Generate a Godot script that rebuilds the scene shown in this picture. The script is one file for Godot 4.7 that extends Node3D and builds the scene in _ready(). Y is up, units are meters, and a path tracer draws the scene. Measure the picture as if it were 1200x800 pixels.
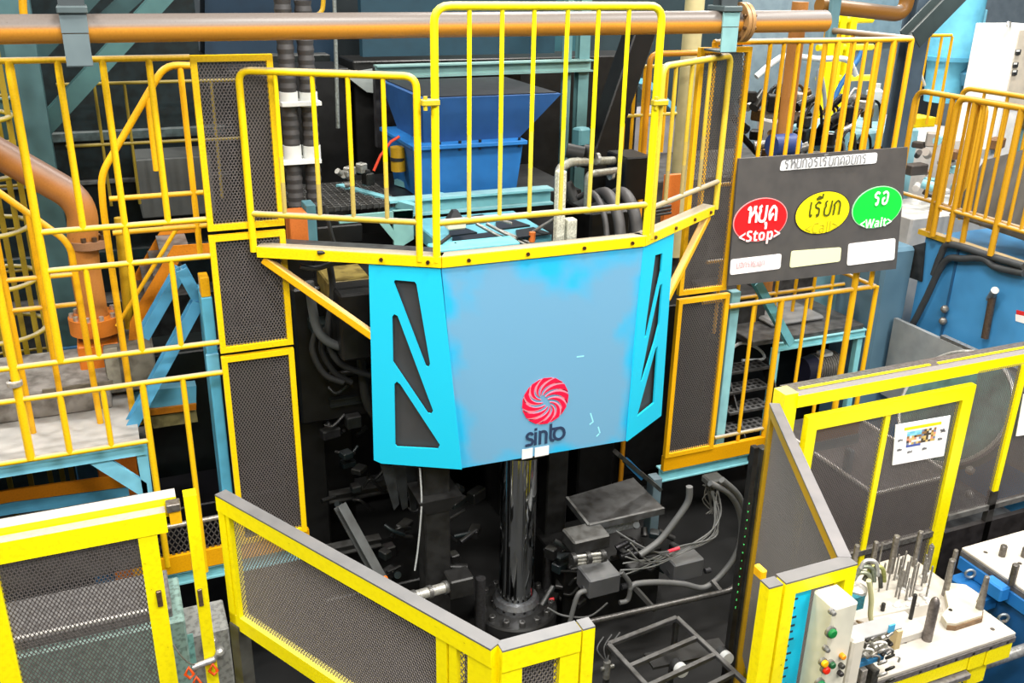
extends Node3D
# A foundry moulding line seen from a gallery: every pixel pair below is turned into a point on a real plane (metres, y up).

class Shape:
	var v = PackedVector3Array()
	var n = PackedVector3Array()
	var c = PackedColorArray()
	var col = Color(1, 1, 1)
	var dust = 0.0
	var dustcol = Color(0.32, 0.305, 0.29)
	var dlo = 0.5
	var dhi = 0.8
	func _init(colour = Color(1, 1, 1), dusty = 0.0):
		col = colour
		dust = dusty
	func tri(a, b, d, na, nb, nd):
		if (b - a).cross(d - a).dot(na + nb + nd) > 0.0:
			v.append_array(PackedVector3Array([a, d, b])); n.append_array(PackedVector3Array([na, nd, nb]))
			for m in [na, nd, nb]: c.append(col.lerp(dustcol, dust * smoothstep(dlo, dhi, m.y)))
		else:
			v.append_array(PackedVector3Array([a, b, d])); n.append_array(PackedVector3Array([na, nb, nd]))
			for m in [na, nb, nd]: c.append(col.lerp(dustcol, dust * smoothstep(dlo, dhi, m.y)))
	func quad(a, b, d, e, m):
		tri(a, b, d, m, m, m)
		tri(a, d, e, m, m, m)
	func quad4(a, b, d, e, na, nb, nd, ne):
		tri(a, b, d, na, nb, nd)
		tri(a, d, e, na, nd, ne)
	func box(ctr, size, B = Basis(), bev = 0.0):
		var h = size * 0.5
		bev = minf(bev, minf(h.x, minf(h.y, h.z)) * 0.8)
		for ax in 3:
			var u = (ax + 1) % 3
			var w = (ax + 2) % 3
			for s in [-1.0, 1.0]:
				var q = []
				for k in [[-1, -1], [1, -1], [1, 1], [-1, 1]]:
					var p = Vector3()
					p[ax] = s * h[ax]; p[u] = k[0] * (h[u] - bev); p[w] = k[1] * (h[w] - bev)
					q.append(ctr + B * p)
				var m = Vector3(); m[ax] = s
				quad(q[0], q[1], q[2], q[3], (B * m).normalized())
				if bev > 0.0:
					for t in [-1.0, 1.0]:   # edge along ax between faces u=s and w=t
						var e = []
						for k in [[-1, 0], [1, 0], [1, 1], [-1, 1]]:
							var p = Vector3()
							p[ax] = k[0] * (h[ax] - bev)
							p[u] = s * (h[u] - (bev if k[1] == 1 else 0.0)); p[w] = t * (h[w] - (0.0 if k[1] == 1 else bev))
							e.append(ctr + B * p)
						var m2 = Vector3(); m2[u] = s; m2[w] = t
						quad(e[0], e[1], e[2], e[3], (B * m2).normalized())
		if bev > 0.0:
			for sx in [-1.0, 1.0]:
				for sy in [-1.0, 1.0]:
					for sz in [-1.0, 1.0]:
						var m = (B * Vector3(sx, sy, sz)).normalized()
						tri(ctr + B * Vector3(sx * h.x, sy * (h.y - bev), sz * (h.z - bev)), ctr + B * Vector3(sx * (h.x - bev), sy * h.y, sz * (h.z - bev)), ctr + B * Vector3(sx * (h.x - bev), sy * (h.y - bev), sz * h.z), m, m, m)
	func span(lo, hi, bev = 0.0):   # axis-aligned box between two corners
		box((lo + hi) * 0.5, (hi - lo).abs(), Basis(), bev)
	func frame_of(a, b, up):
		var z = (b - a).normalized()
		if absf(z.dot(up)) > 0.98: up = Vector3(0, 0, 1) if absf(z.z) < 0.9 else Vector3(1, 0, 0)
		var x = up.cross(z).normalized()
		return Basis(x, z.cross(x).normalized(), z)
	func beam(a, b, w, h, up = Vector3.UP, bev = 0.0):
		box((a + b) * 0.5, Vector3(w, h, (b - a).length()), frame_of(a, b, up), bev)
	func channel(a, b, w, h, t = 0.008, up = Vector3.UP):   # I section
		var B = frame_of(a, b, up)
		var L = (b - a).length()
		var m = (a + b) * 0.5
		for s in [-1.0, 1.0]: box(m + B.y * s * (h - t) * 0.5, Vector3(w, t, L), B)
		box(m, Vector3(t, h - 2 * t, L), B)
	func rod(a, b, r, sides = 10, r2 = -1.0):
		if r2 < 0.0: r2 = r
		var B = frame_of(a, b, Vector3.UP)
		for i in sides:
			var t0 = TAU * i / sides
			var t1 = TAU * (i + 1) / sides
			var d0 = B.x * cos(t0) + B.y * sin(t0)
			var d1 = B.x * cos(t1) + B.y * sin(t1)
			quad4(a + d0 * r, a + d1 * r, b + d1 * r2, b + d0 * r2, d0, d1, d1, d0)
			tri(a, a + d0 * r, a + d1 * r, -B.z, -B.z, -B.z)
			tri(b, b + d0 * r2, b + d1 * r2, B.z, B.z, B.z)
	func tube(pts, r, sides = 8, closed = false):
		var k = pts.size()
		var tang = []
		for i in k:
			var p0 = pts[(i - 1 + k) % k] if closed or i > 0 else pts[i]
			var p1 = pts[(i + 1) % k] if closed or i < k - 1 else pts[i]
			tang.append((p1 - p0).normalized())
		var x = frame_of(Vector3.ZERO, tang[0], Vector3.UP).x
		var rings = []
		for i in k:
			x = (x - tang[i] * x.dot(tang[i])).normalized()
			var y = tang[i].cross(x)
			var ring = []
			for j in sides: ring.append(x * cos(TAU * j / sides) + y * sin(TAU * j / sides))
			rings.append(ring)
		for i in (k if closed else k - 1):
			var i2 = (i + 1) % k
			for j in sides:
				var j2 = (j + 1) % sides
				quad4(pts[i] + rings[i][j] * r, pts[i] + rings[i][j2] * r, pts[i2] + rings[i2][j2] * r, pts[i2] + rings[i2][j] * r, rings[i][j], rings[i][j2], rings[i2][j2], rings[i2][j])
		if not closed:
			for j in sides:
				var j2 = (j + 1) % sides
				tri(pts[0], pts[0] + rings[0][j] * r, pts[0] + rings[0][j2] * r, -tang[0], -tang[0], -tang[0])
				tri(pts[k - 1], pts[k - 1] + rings[k - 1][j] * r, pts[k - 1] + rings[k - 1][j2] * r, tang[k - 1], tang[k - 1], tang[k - 1])
	func lathe(prof, xf, sides = 24):   # prof: Vector2(radius, height along local y)
		for i in prof.size() - 1:
			var a = prof[i]
			var b = prof[i + 1]
			var d = (b - a).normalized()
			for j in sides:
				var t0 = TAU * j / sides
				var t1 = TAU * (j + 1) / sides
				var e0 = Vector3(cos(t0), 0, sin(t0))
				var e1 = Vector3(cos(t1), 0, sin(t1))
				var n0 = (xf.basis * (e0 * d.y - Vector3(0, d.x, 0))).normalized()
				var n1 = (xf.basis * (e1 * d.y - Vector3(0, d.x, 0))).normalized()
				var y0 = Vector3(0, a.y, 0)
				var y1 = Vector3(0, b.y, 0)
				if a.x > 0.0001: tri(xf * (e0 * a.x + y0), xf * (e1 * a.x + y0), xf * (e1 * b.x + y1), n0, n1, n1)
				if b.x > 0.0001: tri(xf * (e0 * a.x + y0), xf * (e1 * b.x + y1), xf * (e0 * b.x + y1), n0, n1, n0)
	func prism(poly, d, xf):   # a 2D outline in the local xy plane, thick by d towards -z
		var P = PackedVector2Array(poly)
		var ix = Geometry2D.triangulate_polygon(P)
		var nz = xf.basis.z.normalized()
		for i in range(0, ix.size(), 3):
			var q = [P[ix[i]], P[ix[i + 1]], P[ix[i + 2]]]
			tri(xf * Vector3(q[0].x, q[0].y, 0), xf * Vector3(q[1].x, q[1].y, 0), xf * Vector3(q[2].x, q[2].y, 0), nz, nz, nz)
			tri(xf * Vector3(q[0].x, q[0].y, -d), xf * Vector3(q[1].x, q[1].y, -d), xf * Vector3(q[2].x, q[2].y, -d), -nz, -nz, -nz)
		var turn = -1.0 if Geometry2D.is_polygon_clockwise(P) else 1.0
		for i in P.size():
			var a = P[i]
			var b = P[(i + 1) % P.size()]
			var e = (b - a).normalized() * turn
			var m = (xf.basis * Vector3(e.y, -e.x, 0)).normalized()
			quad(xf * Vector3(a.x, a.y, 0), xf * Vector3(b.x, b.y, 0), xf * Vector3(b.x, b.y, -d), xf * Vector3(a.x, a.y, -d), m)
	func stroke(pts, w, d, xf):   # a flat pen stroke in the local xy plane
		var k = pts.size()
		var l = []
		var r = []
		for i in k:
			var e0 = (pts[i] - pts[max(i - 1, 0)]).normalized()
			var e1 = (pts[min(i + 1, k - 1)] - pts[i]).normalized()
			if i == 0: e0 = e1
			if i == k - 1: e1 = e0
			var e = (e0 + e1).normalized()
			if e.length() < 0.5: e = e0
			var m = Vector2(-e.y, e.x) * w * 0.5 / maxf(e.dot(e1), 0.55)
			var p = pts[i]
			if i == 0: p -= e * w * 0.2
			if i == k - 1: p += e * w * 0.2
			var z = 0.00025 * i
			l.append(xf * Vector3(p.x + m.x, p.y + m.y, z))
			r.append(xf * Vector3(p.x - m.x, p.y - m.y, z))
		var nz = xf.basis.z.normalized()
		var back = -nz * d
		for i in k - 1:
			quad(l[i], l[i + 1], r[i + 1], r[i], nz)
			var side = (l[i] - r[i]).normalized()
			quad(l[i], l[i + 1], l[i + 1] + back, l[i] + back, side)
			quad(r[i], r[i + 1], r[i + 1] + back, r[i] + back, -side)
	func ball(ctr, r, sides = 10, squash = 1.0):
		var prof = []
		for i in 7: prof.append(Vector2(r * sin(PI * i / 6.0), -r * squash * cos(PI * i / 6.0)))
		lathe(prof, Transform3D(Basis(), ctr), sides)
	func mesh(material):
		var arr = []
		arr.resize(Mesh.ARRAY_MAX)
		arr[Mesh.ARRAY_VERTEX] = v; arr[Mesh.ARRAY_NORMAL] = n; arr[Mesh.ARRAY_COLOR] = c
		var m = ArrayMesh.new()
		m.add_surface_from_arrays(Mesh.PRIMITIVE_TRIANGLES, arr)
		m.surface_set_material(0, material)
		return m

const FOCAL = 1111.0
const EYE = Vector3(0, 4.8, 0)
var AX = Vector3(2790, 393, -1111).normalized()    # the scene's x and y axes as the lens sees them
var AY = Vector3(55, 2750, 1111).normalized()
var AZ = Vector3()

func setup_axes():
	AX = (AX - AY * AX.dot(AY)).normalized()
	AZ = AX.cross(AY)
func ray(px, py):
	var d = Vector3((px - 600.0) / FOCAL, -(py - 400.0) / FOCAL, -1.0)
	return Vector3(d.dot(AX), d.dot(AY), d.dot(AZ))
func X(px, py, x):
	var d = ray(px, py)
	return EYE + d * ((x - EYE.x) / d.x)
func Y(px, py, y):
	var d = ray(px, py)
	return EYE + d * ((y - EYE.y) / d.y)
func Z(px, py, z):
	var d = ray(px, py)
	return EYE + d * ((z - EYE.z) / d.z)
func ZZ(px, py, z, back):   # seen on the plane z, moved straight back to another
	var p = Z(px, py, z)
	return Vector3(p.x, p.y, back)
func on(px, py, o, nrm):
	var d = ray(px, py)
	return EYE + d * ((o - EYE).dot(nrm) / d.dot(nrm))

func C(r, g, b):
	return Color(r / 255.0, g / 255.0, b / 255.0).srgb_to_linear()

var names = {}
func numbered(s):
	names[s] = names.get(s, 0) + 1
	return s if names[s] == 1 else "%s_%03d" % [s, names[s] - 1]

func thing(called, label, category, group = ""):
	var o = Node3D.new()
	o.name = numbered(called)
	add_child(o, true)
	o.set_meta("label", label); o.set_meta("category", category); o.set_meta("kind", "thing")
	if group: o.set_meta("group", group)
	return o
func part(sh, called, material, parent, label = ""):
	var o = MeshInstance3D.new()
	o.name = called
	o.mesh = sh.mesh(material)
	o.cast_shadow = GeometryInstance3D.SHADOW_CASTING_SETTING_ON
	parent.add_child(o, true)
	if label: o.set_meta("label", label)
	return o
func obj(sh, called, label, category, material, group = ""):
	var o = MeshInstance3D.new()
	o.name = numbered(called)
	var lo = sh.v[0]
	var hi = sh.v[0]
	for p in sh.v:
		lo = lo.min(p); hi = hi.max(p)
	var base = Vector3((lo.x + hi.x) * 0.5, lo.y, (lo.z + hi.z) * 0.5)
	for i in sh.v.size(): sh.v[i] -= base
	o.mesh = sh.mesh(material)
	o.position = base
	add_child(o, true)
	o.set_meta("label", label); o.set_meta("category", category); o.set_meta("kind", "thing")
	if group: o.set_meta("group", group)
	return o
func struct(sh, called, material):
	var o = MeshInstance3D.new()
	o.name = called
	o.mesh = sh.mesh(material)
	add_child(o, true)
	o.set_meta("kind", "structure")
	o.set_meta("label", called.replace("_", " ") + " of the foundry hall")
	return o
func settle(o):   # put the thing's own origin at its base
	var lo = Vector3.INF
	var hi = -Vector3.INF
	for m in o.get_children():
		if m is MeshInstance3D:
			var b = m.mesh.get_aabb()
			lo = lo.min(b.position + m.position); hi = hi.max(b.end + m.position)
	if lo.x > hi.x: return
	var base = Vector3((lo.x + hi.x) * 0.5, lo.y, (lo.z + hi.z) * 0.5) - o.position
	o.position += base
	for m in o.get_children():
		if m is Node3D: m.position -= base

func bend(pts, rad, seg = 5):   # rounds the corners of a polyline
	var out = [pts[0]]
	for i in range(1, pts.size() - 1):
		var a = pts[i - 1]
		var b = pts[i]
		var d = pts[i + 1]
		var u = (a - b).normalized()
		var w = (d - b).normalized()
		var r = minf(rad, minf((a - b).length(), (d - b).length()) * 0.49)
		for k in seg + 1:
			var t = float(k) / seg
			var p = b + u * r * (1.0 - t)
			var q = b + w * r * t
			out.append(p.lerp(q, t))
	out.append(pts[pts.size() - 1])
	return out
func curve(pts, per = 6):   # a smooth line through points
	var out = []
	for i in pts.size() - 1:
		var p0 = pts[max(i - 1, 0)]
		var p3 = pts[min(i + 2, pts.size() - 1)]
		for k in per: out.append(pts[i].cubic_interpolate(pts[i + 1], p0, p3, float(k) / per))
	out.append(pts[pts.size() - 1])
	return out
func expanded(o, u, w, material, parent, colour, pitch = 0.0165, strand = 0.0046):   # expanded metal sheet over the parallelogram o, o+u, o+w
	var W = u.length()
	var H = w.length()
	var B = Basis(u.normalized(), w.normalized(), u.cross(w).normalized())
	var sh = Shape.new(colour)
	for s in [-1.0, 1.0]:
		var d = Vector2(s * 0.52, 0.854)
		var m = Vector2(d.y, -d.x)
		var lo = INF
		var hi = -INF
		for q in [Vector2(0, 0), Vector2(W, 0), Vector2(0, H), Vector2(W, H)]:
			lo = minf(lo, q.dot(m)); hi = maxf(hi, q.dot(m))
		var k = lo + pitch * 0.5
		while k < hi:
			var t0 = -INF
			var t1 = INF
			for ax in 2:
				var p = m[ax] * k
				var e = (0.0 - p) / d[ax]
				var f = ((W if ax == 0 else H) - p) / d[ax]
				t0 = maxf(t0, minf(e, f)); t1 = minf(t1, maxf(e, f))
			if t1 > t0 + 0.004:
				var a = m * k + d * t0
				var b = m * k + d * t1
				var off = m * strand * 0.5
				var th = B.z * 0.0012
				var q = []
				for p in [a + off, b + off, b - off, a - off]: q.append(o + B.x * p.x + B.y * p.y)
				sh.quad(q[0] + th, q[1] + th, q[2] + th, q[3] + th, B.z)
				sh.quad(q[0] - th, q[1] - th, q[2] - th, q[3] - th, -B.z)
				var mm = (B.x * m.x + B.y * m.y).normalized()
				sh.quad(q[0] - th, q[1] - th, q[1] + th, q[0] + th, mm)
				sh.quad(q[2] - th, q[3] - th, q[3] + th, q[2] + th, -mm)
			k += pitch
	var g = part(sh, "wire_mesh", material, parent)
	g.set_meta("kind", "stuff")
	return g

func surface(rough, metal = 0.0, wear = "", size = 1.5, spec = 0.5):
	var m = StandardMaterial3D.new()
	m.vertex_color_use_as_albedo = true
	m.roughness = rough
	m.metallic = metal
	m.metallic_specular = spec
	if wear:
		m.albedo_texture = worn[wear]
		m.uv1_triplanar = true
		m.uv1_world_triplanar = true
		m.uv1_scale = Vector3.ONE * size
	return m
var worn = {}
func noise_map(freq, oct, stops, cols, sd, kind = FastNoiseLite.TYPE_SIMPLEX_SMOOTH):
	var t = NoiseTexture2D.new()
	t.width = 512; t.height = 512; t.seamless = true
	var f = FastNoiseLite.new()
	f.seed = sd; f.frequency = freq; f.fractal_octaves = oct; f.noise_type = kind
	t.noise = f
	var g = Gradient.new()
	g.offsets = PackedFloat32Array(stops); g.colors = PackedColorArray(cols)
	t.color_ramp = g
	return t
var PAINT
var FENCE
var PLAIN
var STEEL
var CHROME
var RUBBER
var GREASE
var SCREEN
var PAPER
var YEL = C(255, 238, 0)      # bright fence paint
var YEL2 = C(236, 178, 16)    # older rail paint
var ORG = C(214, 132, 24)
var CYAN = C(52, 196, 226)
var SKYB = C(112, 178, 212)
var PALE = C(128, 192, 200)
var TEAL = C(70, 116, 118)
var BLUE = C(36, 112, 190)
var DARK = C(34, 35, 36)
var GREY = C(120, 118, 116)
var WHITE = C(232, 232, 228)

func _ready():
	setup_axes()
	var cam = Camera3D.new()
	cam.name = "camera"
	cam.fov = rad_to_deg(2.0 * atan(400.0 / FOCAL))
	# rows of the scene axes in the lens' frame -> columns of the camera's basis in the scene
	cam.basis = Basis(Vector3(AX.x, AY.x, AZ.x), Vector3(AX.y, AY.y, AZ.y), Vector3(AX.z, AY.z, AZ.z))
	cam.position = EYE
	cam.near = 0.05
	cam.far = 100.0
	add_child(cam)
	cam.current = true
	var we = WorldEnvironment.new()
	we.name = "world_environment"
	var env = Environment.new()
	env.background_mode = Environment.BG_COLOR
	env.background_color = Color(0.55, 0.6, 0.65)
	env.tonemap_mode = Environment.TONE_MAPPER_LINEAR
	env.tonemap_exposure = 1.0
	env.sdfgi_enabled = true
	env.ssao_enabled = true
	env.ssil_enabled = true
	we.environment = env
	add_child(we)
	# high-bay lamps under the roof, in rows over the line: lamp panel and its light together
	var lamp_at = 0
	for p in [[-3.5, -0.2], [1.0, 0.6], [5.5, 0.6], [-3.0, -4.2], [2.0, -3.2], [6.4, -3.6], [9.0, -6.6], [4.6, -8.6], [9.6, -1.0], [-3.5, -9.0], [9.0, -11.5], [-0.5, 3.4], [3.6, 3.4]]:  # the last ones are added to brighten the back right and front faces
		high_bay(p[0], p[1], ["by the left wall", "in front of the machine cover", "before the pattern plates", "above the walkway railing", "above the machine cover", "above the sliding mesh door", "above the platform railing", "above the pump set", "by the blue machine", "above the dark teal housing", "added as unseen fill above the white control cabinet", "added as front fill behind the viewer on the walkway's side", "added as front fill behind the viewer on the signal board's side"][lamp_at])
		lamp_at += 1
	materials()
	hall()
	machine_front()
	guards()
	mesh_columns()
	front_fences()
	right_fences()
	rails_behind()
	sign_board()
	overhead_pipes()
	machine_inside()
	machine_below()
	left_yard()
	right_yard()
	tables()
	for o in get_children():
		if o is Node3D and o.get_child_count() > 0 and not o is MeshInstance3D and not o is CSGShape3D and o.has_meta("category"):
			settle(o)

var lamp_mesh
func high_bay(x, z, where):
	var y = 8.6
	var t = thing("high_bay_lamp", "long white high bay lamp under the roof " + where, "lamp", "high bay lamps under the roof")
	var s = Shape.new(C(200, 200, 200))
	s.box(Vector3(x, y + 0.06, z), Vector3(1.7, 0.1, 0.7), Basis(), 0.02)
	for k in [-0.6, 0.6]: s.rod(Vector3(x + k, y + 0.1, z), Vector3(x + k, 9.42, z), 0.01, 6)
	var hm = StandardMaterial3D.new()
	hm.vertex_color_use_as_albedo = true
	part(s, "lamp_housing", hm, t)
	var d = Shape.new()
	d.box(Vector3(x, y, z), Vector3(1.6, 0.02, 0.6))
	var m = StandardMaterial3D.new()
	m.emission_enabled = true
	m.emission = Color(1, 1, 1)
	m.emission_energy_multiplier = 1.5
	part(d, "lamp_diffuser", m, t)
	var l = AreaLight3D.new()
	l.name = "lamp_light"
	l.area_size = Vector2(1.6, 0.6)
	l.light_color = Color(1.0, 0.985, 0.96)
	l.light_energy = LAMP_POWER
	l.light_specular = 1.0
	l.shadow_enabled = true
	l.set("area_range", 40.0)
	l.set("area_attenuation", 2.0)
	l.rotation_degrees = Vector3(-90, 0, 0)
	l.position = Vector3(x, y - 0.03, z)
	t.add_child(l)
const LAMP_POWER = 41.0

func materials():
	var brown = Color(0.30, 0.20, 0.12)
	worn.chips = noise_map(0.045, 5, [0.0, 0.075, 0.11, 0.5, 1.0], [brown, brown, Color(0.93, 0.91, 0.88), Color(0.98, 0.97, 0.96), Color(1, 1, 1)], 3)
	worn.grime = noise_map(0.012, 5, [0.0, 0.3, 0.6, 1.0], [Color(0.6, 0.59, 0.58), Color(0.76, 0.75, 0.74), Color(0.92, 0.92, 0.92), Color(1, 1, 1)], 8)
	worn.soft = noise_map(0.008, 3, [0.0, 0.5, 1.0], [Color(0.88, 0.89, 0.9), Color(0.95, 0.96, 0.965), Color(1, 1, 1)], 11)
	worn.metal = noise_map(0.02, 5, [0.0, 0.4, 0.7, 1.0], [Color(0.68, 0.66, 0.64), Color(0.86, 0.85, 0.84), Color(0.96, 0.96, 0.96), Color(1, 1, 1)], 21)
	worn.streak = noise_map(0.018, 4, [0.0, 0.35, 0.5, 1.0], [Color(0.66, 0.64, 0.63), Color(0.82, 0.83, 0.84), Color(0.95, 0.96, 0.97), Color(1, 1, 1)], 33)
	worn.clean = noise_map(0.05, 4, [0.0, 0.03, 0.06, 0.45, 1.0], [brown, brown, Color(0.94, 0.93, 0.90), Color(0.985, 0.98, 0.975), Color(1, 1, 1)], 4)
	FENCE = surface(0.4, 0.0, "clean", 1.1)
	PAINT = surface(0.42, 0.0, "chips", 2.6)
	PLAIN = surface(0.5, 0.0, "soft", 1.2)
	STEEL = surface(0.38, 0.6, "metal", 3.0)
	CHROME = surface(0.08, 1.0)
	RUBBER = surface(0.55, 0.0, "soft", 2.0)
	GREASE = surface(0.42, 0.1, "grime", 1.3)
	SCREEN = surface(0.5, 0.3)
	PAPER = surface(0.6)

func hall():
	var s = Shape.new(C(17, 17, 17))
	s.span(Vector3(-9, -0.3, -17), Vector3(17, 0, 6))
	struct(s, "floor", surface(0.7, 0.0, "grime", 0.5))
	var wm = surface(0.8, 0.0, "soft", 0.4)
	for w in [["wall_back", Vector3(-9, 0, -17.3), Vector3(17, 9.5, -17)], ["wall_front", Vector3(-9, 0, 6), Vector3(17, 9.5, 6.3)], ["wall_left", Vector3(-9.3, 0, -17.3), Vector3(-9, 9.5, 6.3)], ["wall_right", Vector3(17, 0, -17.3), Vector3(17.3, 9.5, 6.3)]]:
		s = Shape.new(C(84, 92, 98))
		s.span(w[1], w[2])
		struct(s, w[0], wm)
	s = Shape.new(C(96, 98, 98))
	s.span(Vector3(-9.3, 9.5, -17.3), Vector3(17.3, 9.8, 6.3))
	struct(s, "ceiling", wm)

# ---------------------------------------------------------------- the moulding machine's apron and guards
const DECK = 3.16
var A0 = Vector3(1.70, 0, -5.0)
var A1 = Vector3(3.05, 0, -5.0)
var W0 = Vector3(0.74, 0, -5.56)
var W1 = Vector3(3.93, 0, -5.54)

func slotted(called, o, u, pixels, outline, parent, colour):
	# a bent side sheet with three slots cut through it
	var nz = u.cross(Vector3.UP).normalized()
	if nz.z < 0.0: nz = -nz
	var loc = func(px):
		var p = on(px.x, px.y, o, nz) - o
		return Vector2(p.dot(u), p.y)
	var csg = CSGCombiner3D.new()
	csg.name = called
	var m = StandardMaterial3D.new()
	m.roughness = 0.5
	m.albedo_color = colour.linear_to_srgb()
	var xb = Basis(u, Vector3.UP, u.cross(Vector3.UP))
	var sheet = CSGPolygon3D.new()
	var pl = PackedVector2Array()
	for p in outline: pl.append(loc.call(p))
	sheet.polygon = pl
	sheet.depth = 0.012
	sheet.material = m
	csg.add_child(sheet)
	for hole in pixels:
		var h = CSGPolygon3D.new()
		var hp = PackedVector2Array()
		for p in hole: hp.append(loc.call(p))
		h.polygon = hp
		h.depth = 0.06
		h.position.z = 0.03
		h.operation = CSGShape3D.OPERATION_SUBTRACTION
		h.material = m
		csg.add_child(h)
	csg.transform = Transform3D(xb, o)
	parent.add_child(csg, true)
	var back = Shape.new(C(62, 62, 64))
	var q = []
	for p in outline: q.append(loc.call(p) * 1.0)
	var ctr = Vector2.ZERO
	for p in q: ctr += p / q.size()
	for i in q.size(): q[i] = ctr + (q[i] - ctr) * 0.96
	back.prism(q, 0.01, Transform3D(xb, o - nz * 0.03))
	part(back, "backing_plate", PLAIN, parent, "dark grey plate behind the slots")

func machine_front():
	var t = thing("machine_apron", "blue faceted machine cover with a red swirl emblem and slotted side sheets", "machine cover")
	var s = Shape.new(C(104, 176, 216))
	var q = [Vector2(1.70, 3.12), Vector2(3.05, 3.12), Vector2(3.035, 1.745), Vector2(1.815, 1.775)]
	s.prism(q, 0.012, Transform3D(Basis(), Vector3(0, 0, -5.002)))
	# the paint has faded in the middle and kept its cyan along the edges
	var fn = FastNoiseLite.new()
	fn.seed = 6
	fn.frequency = 1.6
	fn.fractal_octaves = 3
	var nq = 40
	var shade = func(u, w):
		var edge = minf(minf(u, 1.0 - u) * 3.5, minf(w * 1.6, (1.0 - w) * 6.0))
		var f = clampf(0.25 + edge * 3.2 + fn.get_noise_2d(u * 2.0, w * 2.0) * 1.3, 0.0, 1.0)
		return C(34, 172, 220).lerp(C(106, 158, 192), f)
	for i in nq:
		for j in nq:
			var v4 = []
			for k in [[0, 0], [1, 0], [1, 1], [0, 1]]:
				var u = float(i + k[0]) / nq
				var w = float(j + k[1]) / nq
				var p = q[0].lerp(q[1], u).lerp(q[3].lerp(q[2], u), w)
				v4.append([Vector3(p.x, p.y, -5.0), shade.call(u, w)])
			for tr in [[0, 1, 2], [0, 2, 3]]:
				var n0 = s.c.size()
				s.tri(v4[tr[0]][0], v4[tr[1]][0], v4[tr[2]][0], Vector3(0, 0, 1), Vector3(0, 0, 1), Vector3(0, 0, 1))
				for m in 3:
					for e in tr:
						if v4[e][0] == s.v[n0 + m]: s.c[n0 + m] = v4[e][1]
	part(s, "front_sheet", surface(0.45), t)
	var sc = Shape.new(C(150, 226, 244))
	for k in [[692, 484, 695, 494], [695, 494, 691, 497], [701, 500, 703, 507], [702, 508, 699, 511], [676, 418, 684, 417]]:
		var pa = Z(k[0], k[1], -5.0)
		var pb = Z(k[2], k[3], -5.0)
		sc.stroke([Vector2.ZERO, Vector2(pb.x - pa.x, pb.y - pa.y)], 0.009, 0.0004, Transform3D(Basis(), pa + Vector3(0, 0, 0.0008)))
	part(sc, "scuff_mark", PAPER, t)
	var ul = (W0 - A0).normalized()
	var la = [Vector2(432, 309), Vector2(438, 539), Vector2(447, 543), Vector2(541, 550), Vector2(516, 315)]
	var ls = [
		[Vector2(462.5, 328), Vector2(486, 330), Vector2(488, 333), Vector2(504, 426), Vector2(502, 430), Vector2(499, 429), Vector2(461.5, 331)],
		[Vector2(459.5, 371), Vector2(462, 368), Vector2(466, 370), Vector2(507.5, 481), Vector2(505, 485), Vector2(501, 484), Vector2(460.5, 424)],
		[Vector2(462, 450), Vector2(465, 447), Vector2(469, 450), Vector2(515.5, 521), Vector2(513, 526), Vector2(465, 523.5), Vector2(463, 521)]]
	slotted("side_sheet", A0 + Vector3(0, 2.4, 0), -ul, ls, la, t, C(24, 192, 228))
	var ur = (W1 - A1).normalized()
	var ra = [Vector2(754.5, 285), Vector2(735, 517), Vector2(775, 487), Vector2(790, 273)]
	var rs = [
		[Vector2(768, 299), Vector2(776.5, 296.5), Vector2(775, 318), Vector2(758, 394), Vector2(755.5, 396), Vector2(757, 380)],
		[Vector2(773.5, 334), Vector2(776.5, 332), Vector2(772.5, 380), Vector2(767, 402), Vector2(753, 446), Vector2(750.5, 447), Vector2(759.5, 400)],
		[Vector2(768.5, 408), Vector2(771, 405), Vector2(766.5, 472), Vector2(746.5, 488)]]
	slotted("side_sheet", A1 + Vector3(0, 2.4, 0), ur, rs, ra, t, C(24, 192, 228))
	# emblem: red blades on a pink ring
	var ec = Z(639, 469.5, -5.0)
	var pink = Shape.new(C(250, 140, 160))
	var red = Shape.new(C(240, 8, 60))
	var R = 0.166
	var nb = 12
	for i in nb:
		var a0 = TAU * i / nb
		var outl = []
		var inl = []
		var outp = []
		var inp = []
		for k in 9:
			var f = k / 8.0
			var ell = func(ang): return Vector2(0.6, -0.8) * 0.055 * cos(ang + 0.93) + Vector2(0.8, 0.6) * 0.02 * sin(ang + 0.93)
			for e in [[0.06, 0.30, outl], [0.36, 0.68, inl], [-0.06, 0.3, outp], [0.1, 1.0, inp]]:
				var turn = a0 - 1.35 * f
				var ang = turn + (e[0] if e[2] == outl or e[2] == outp else e[1]) * TAU / nb * (0.25 + 0.95 * f)
				var p = ell.call(ang).lerp(Vector2(cos(ang), sin(ang)) * R, f)
				e[2].append(p)
		inl.reverse(); inp.reverse()
		red.prism(outl + inl, 0.002, Transform3D(Basis(), ec + Vector3(0, 0, 0.005)))
		pink.prism(outp + inp, 0.002, Transform3D(Basis(), ec + Vector3(0, 0, 0.0025)))
	part(pink, "emblem_outline", PAPER, t)
	part(red, "emblem", PAPER, t, "red swirl emblem")
	# lettering under the emblem, drawn with a pen of even width
	var le = Shape.new(C(38, 54, 84))
	var lo = Z(616, 522.5, -5.0) + Vector3(0, 0, 0.005)
	var lx = Transform3D(Basis(), lo)
	var w = 0.019
	var arc = func(cx, cy, rx, ry, a, b):
		var o = []
		for k in 15: o.append(Vector2(cx + rx * cos(lerpf(a, b, k / 14.0)), cy + ry * sin(lerpf(a, b, k / 14.0))))
		return o
	le.stroke(arc.call(0.026, 0.070, 0.020, 0.021, 0.3, PI * 1.45) + arc.call(0.024, 0.028, 0.022, 0.020, PI * 0.45, -PI * 0.65) + [Vector2(-0.004, 0.008)], w, 0.002, lx)
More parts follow.
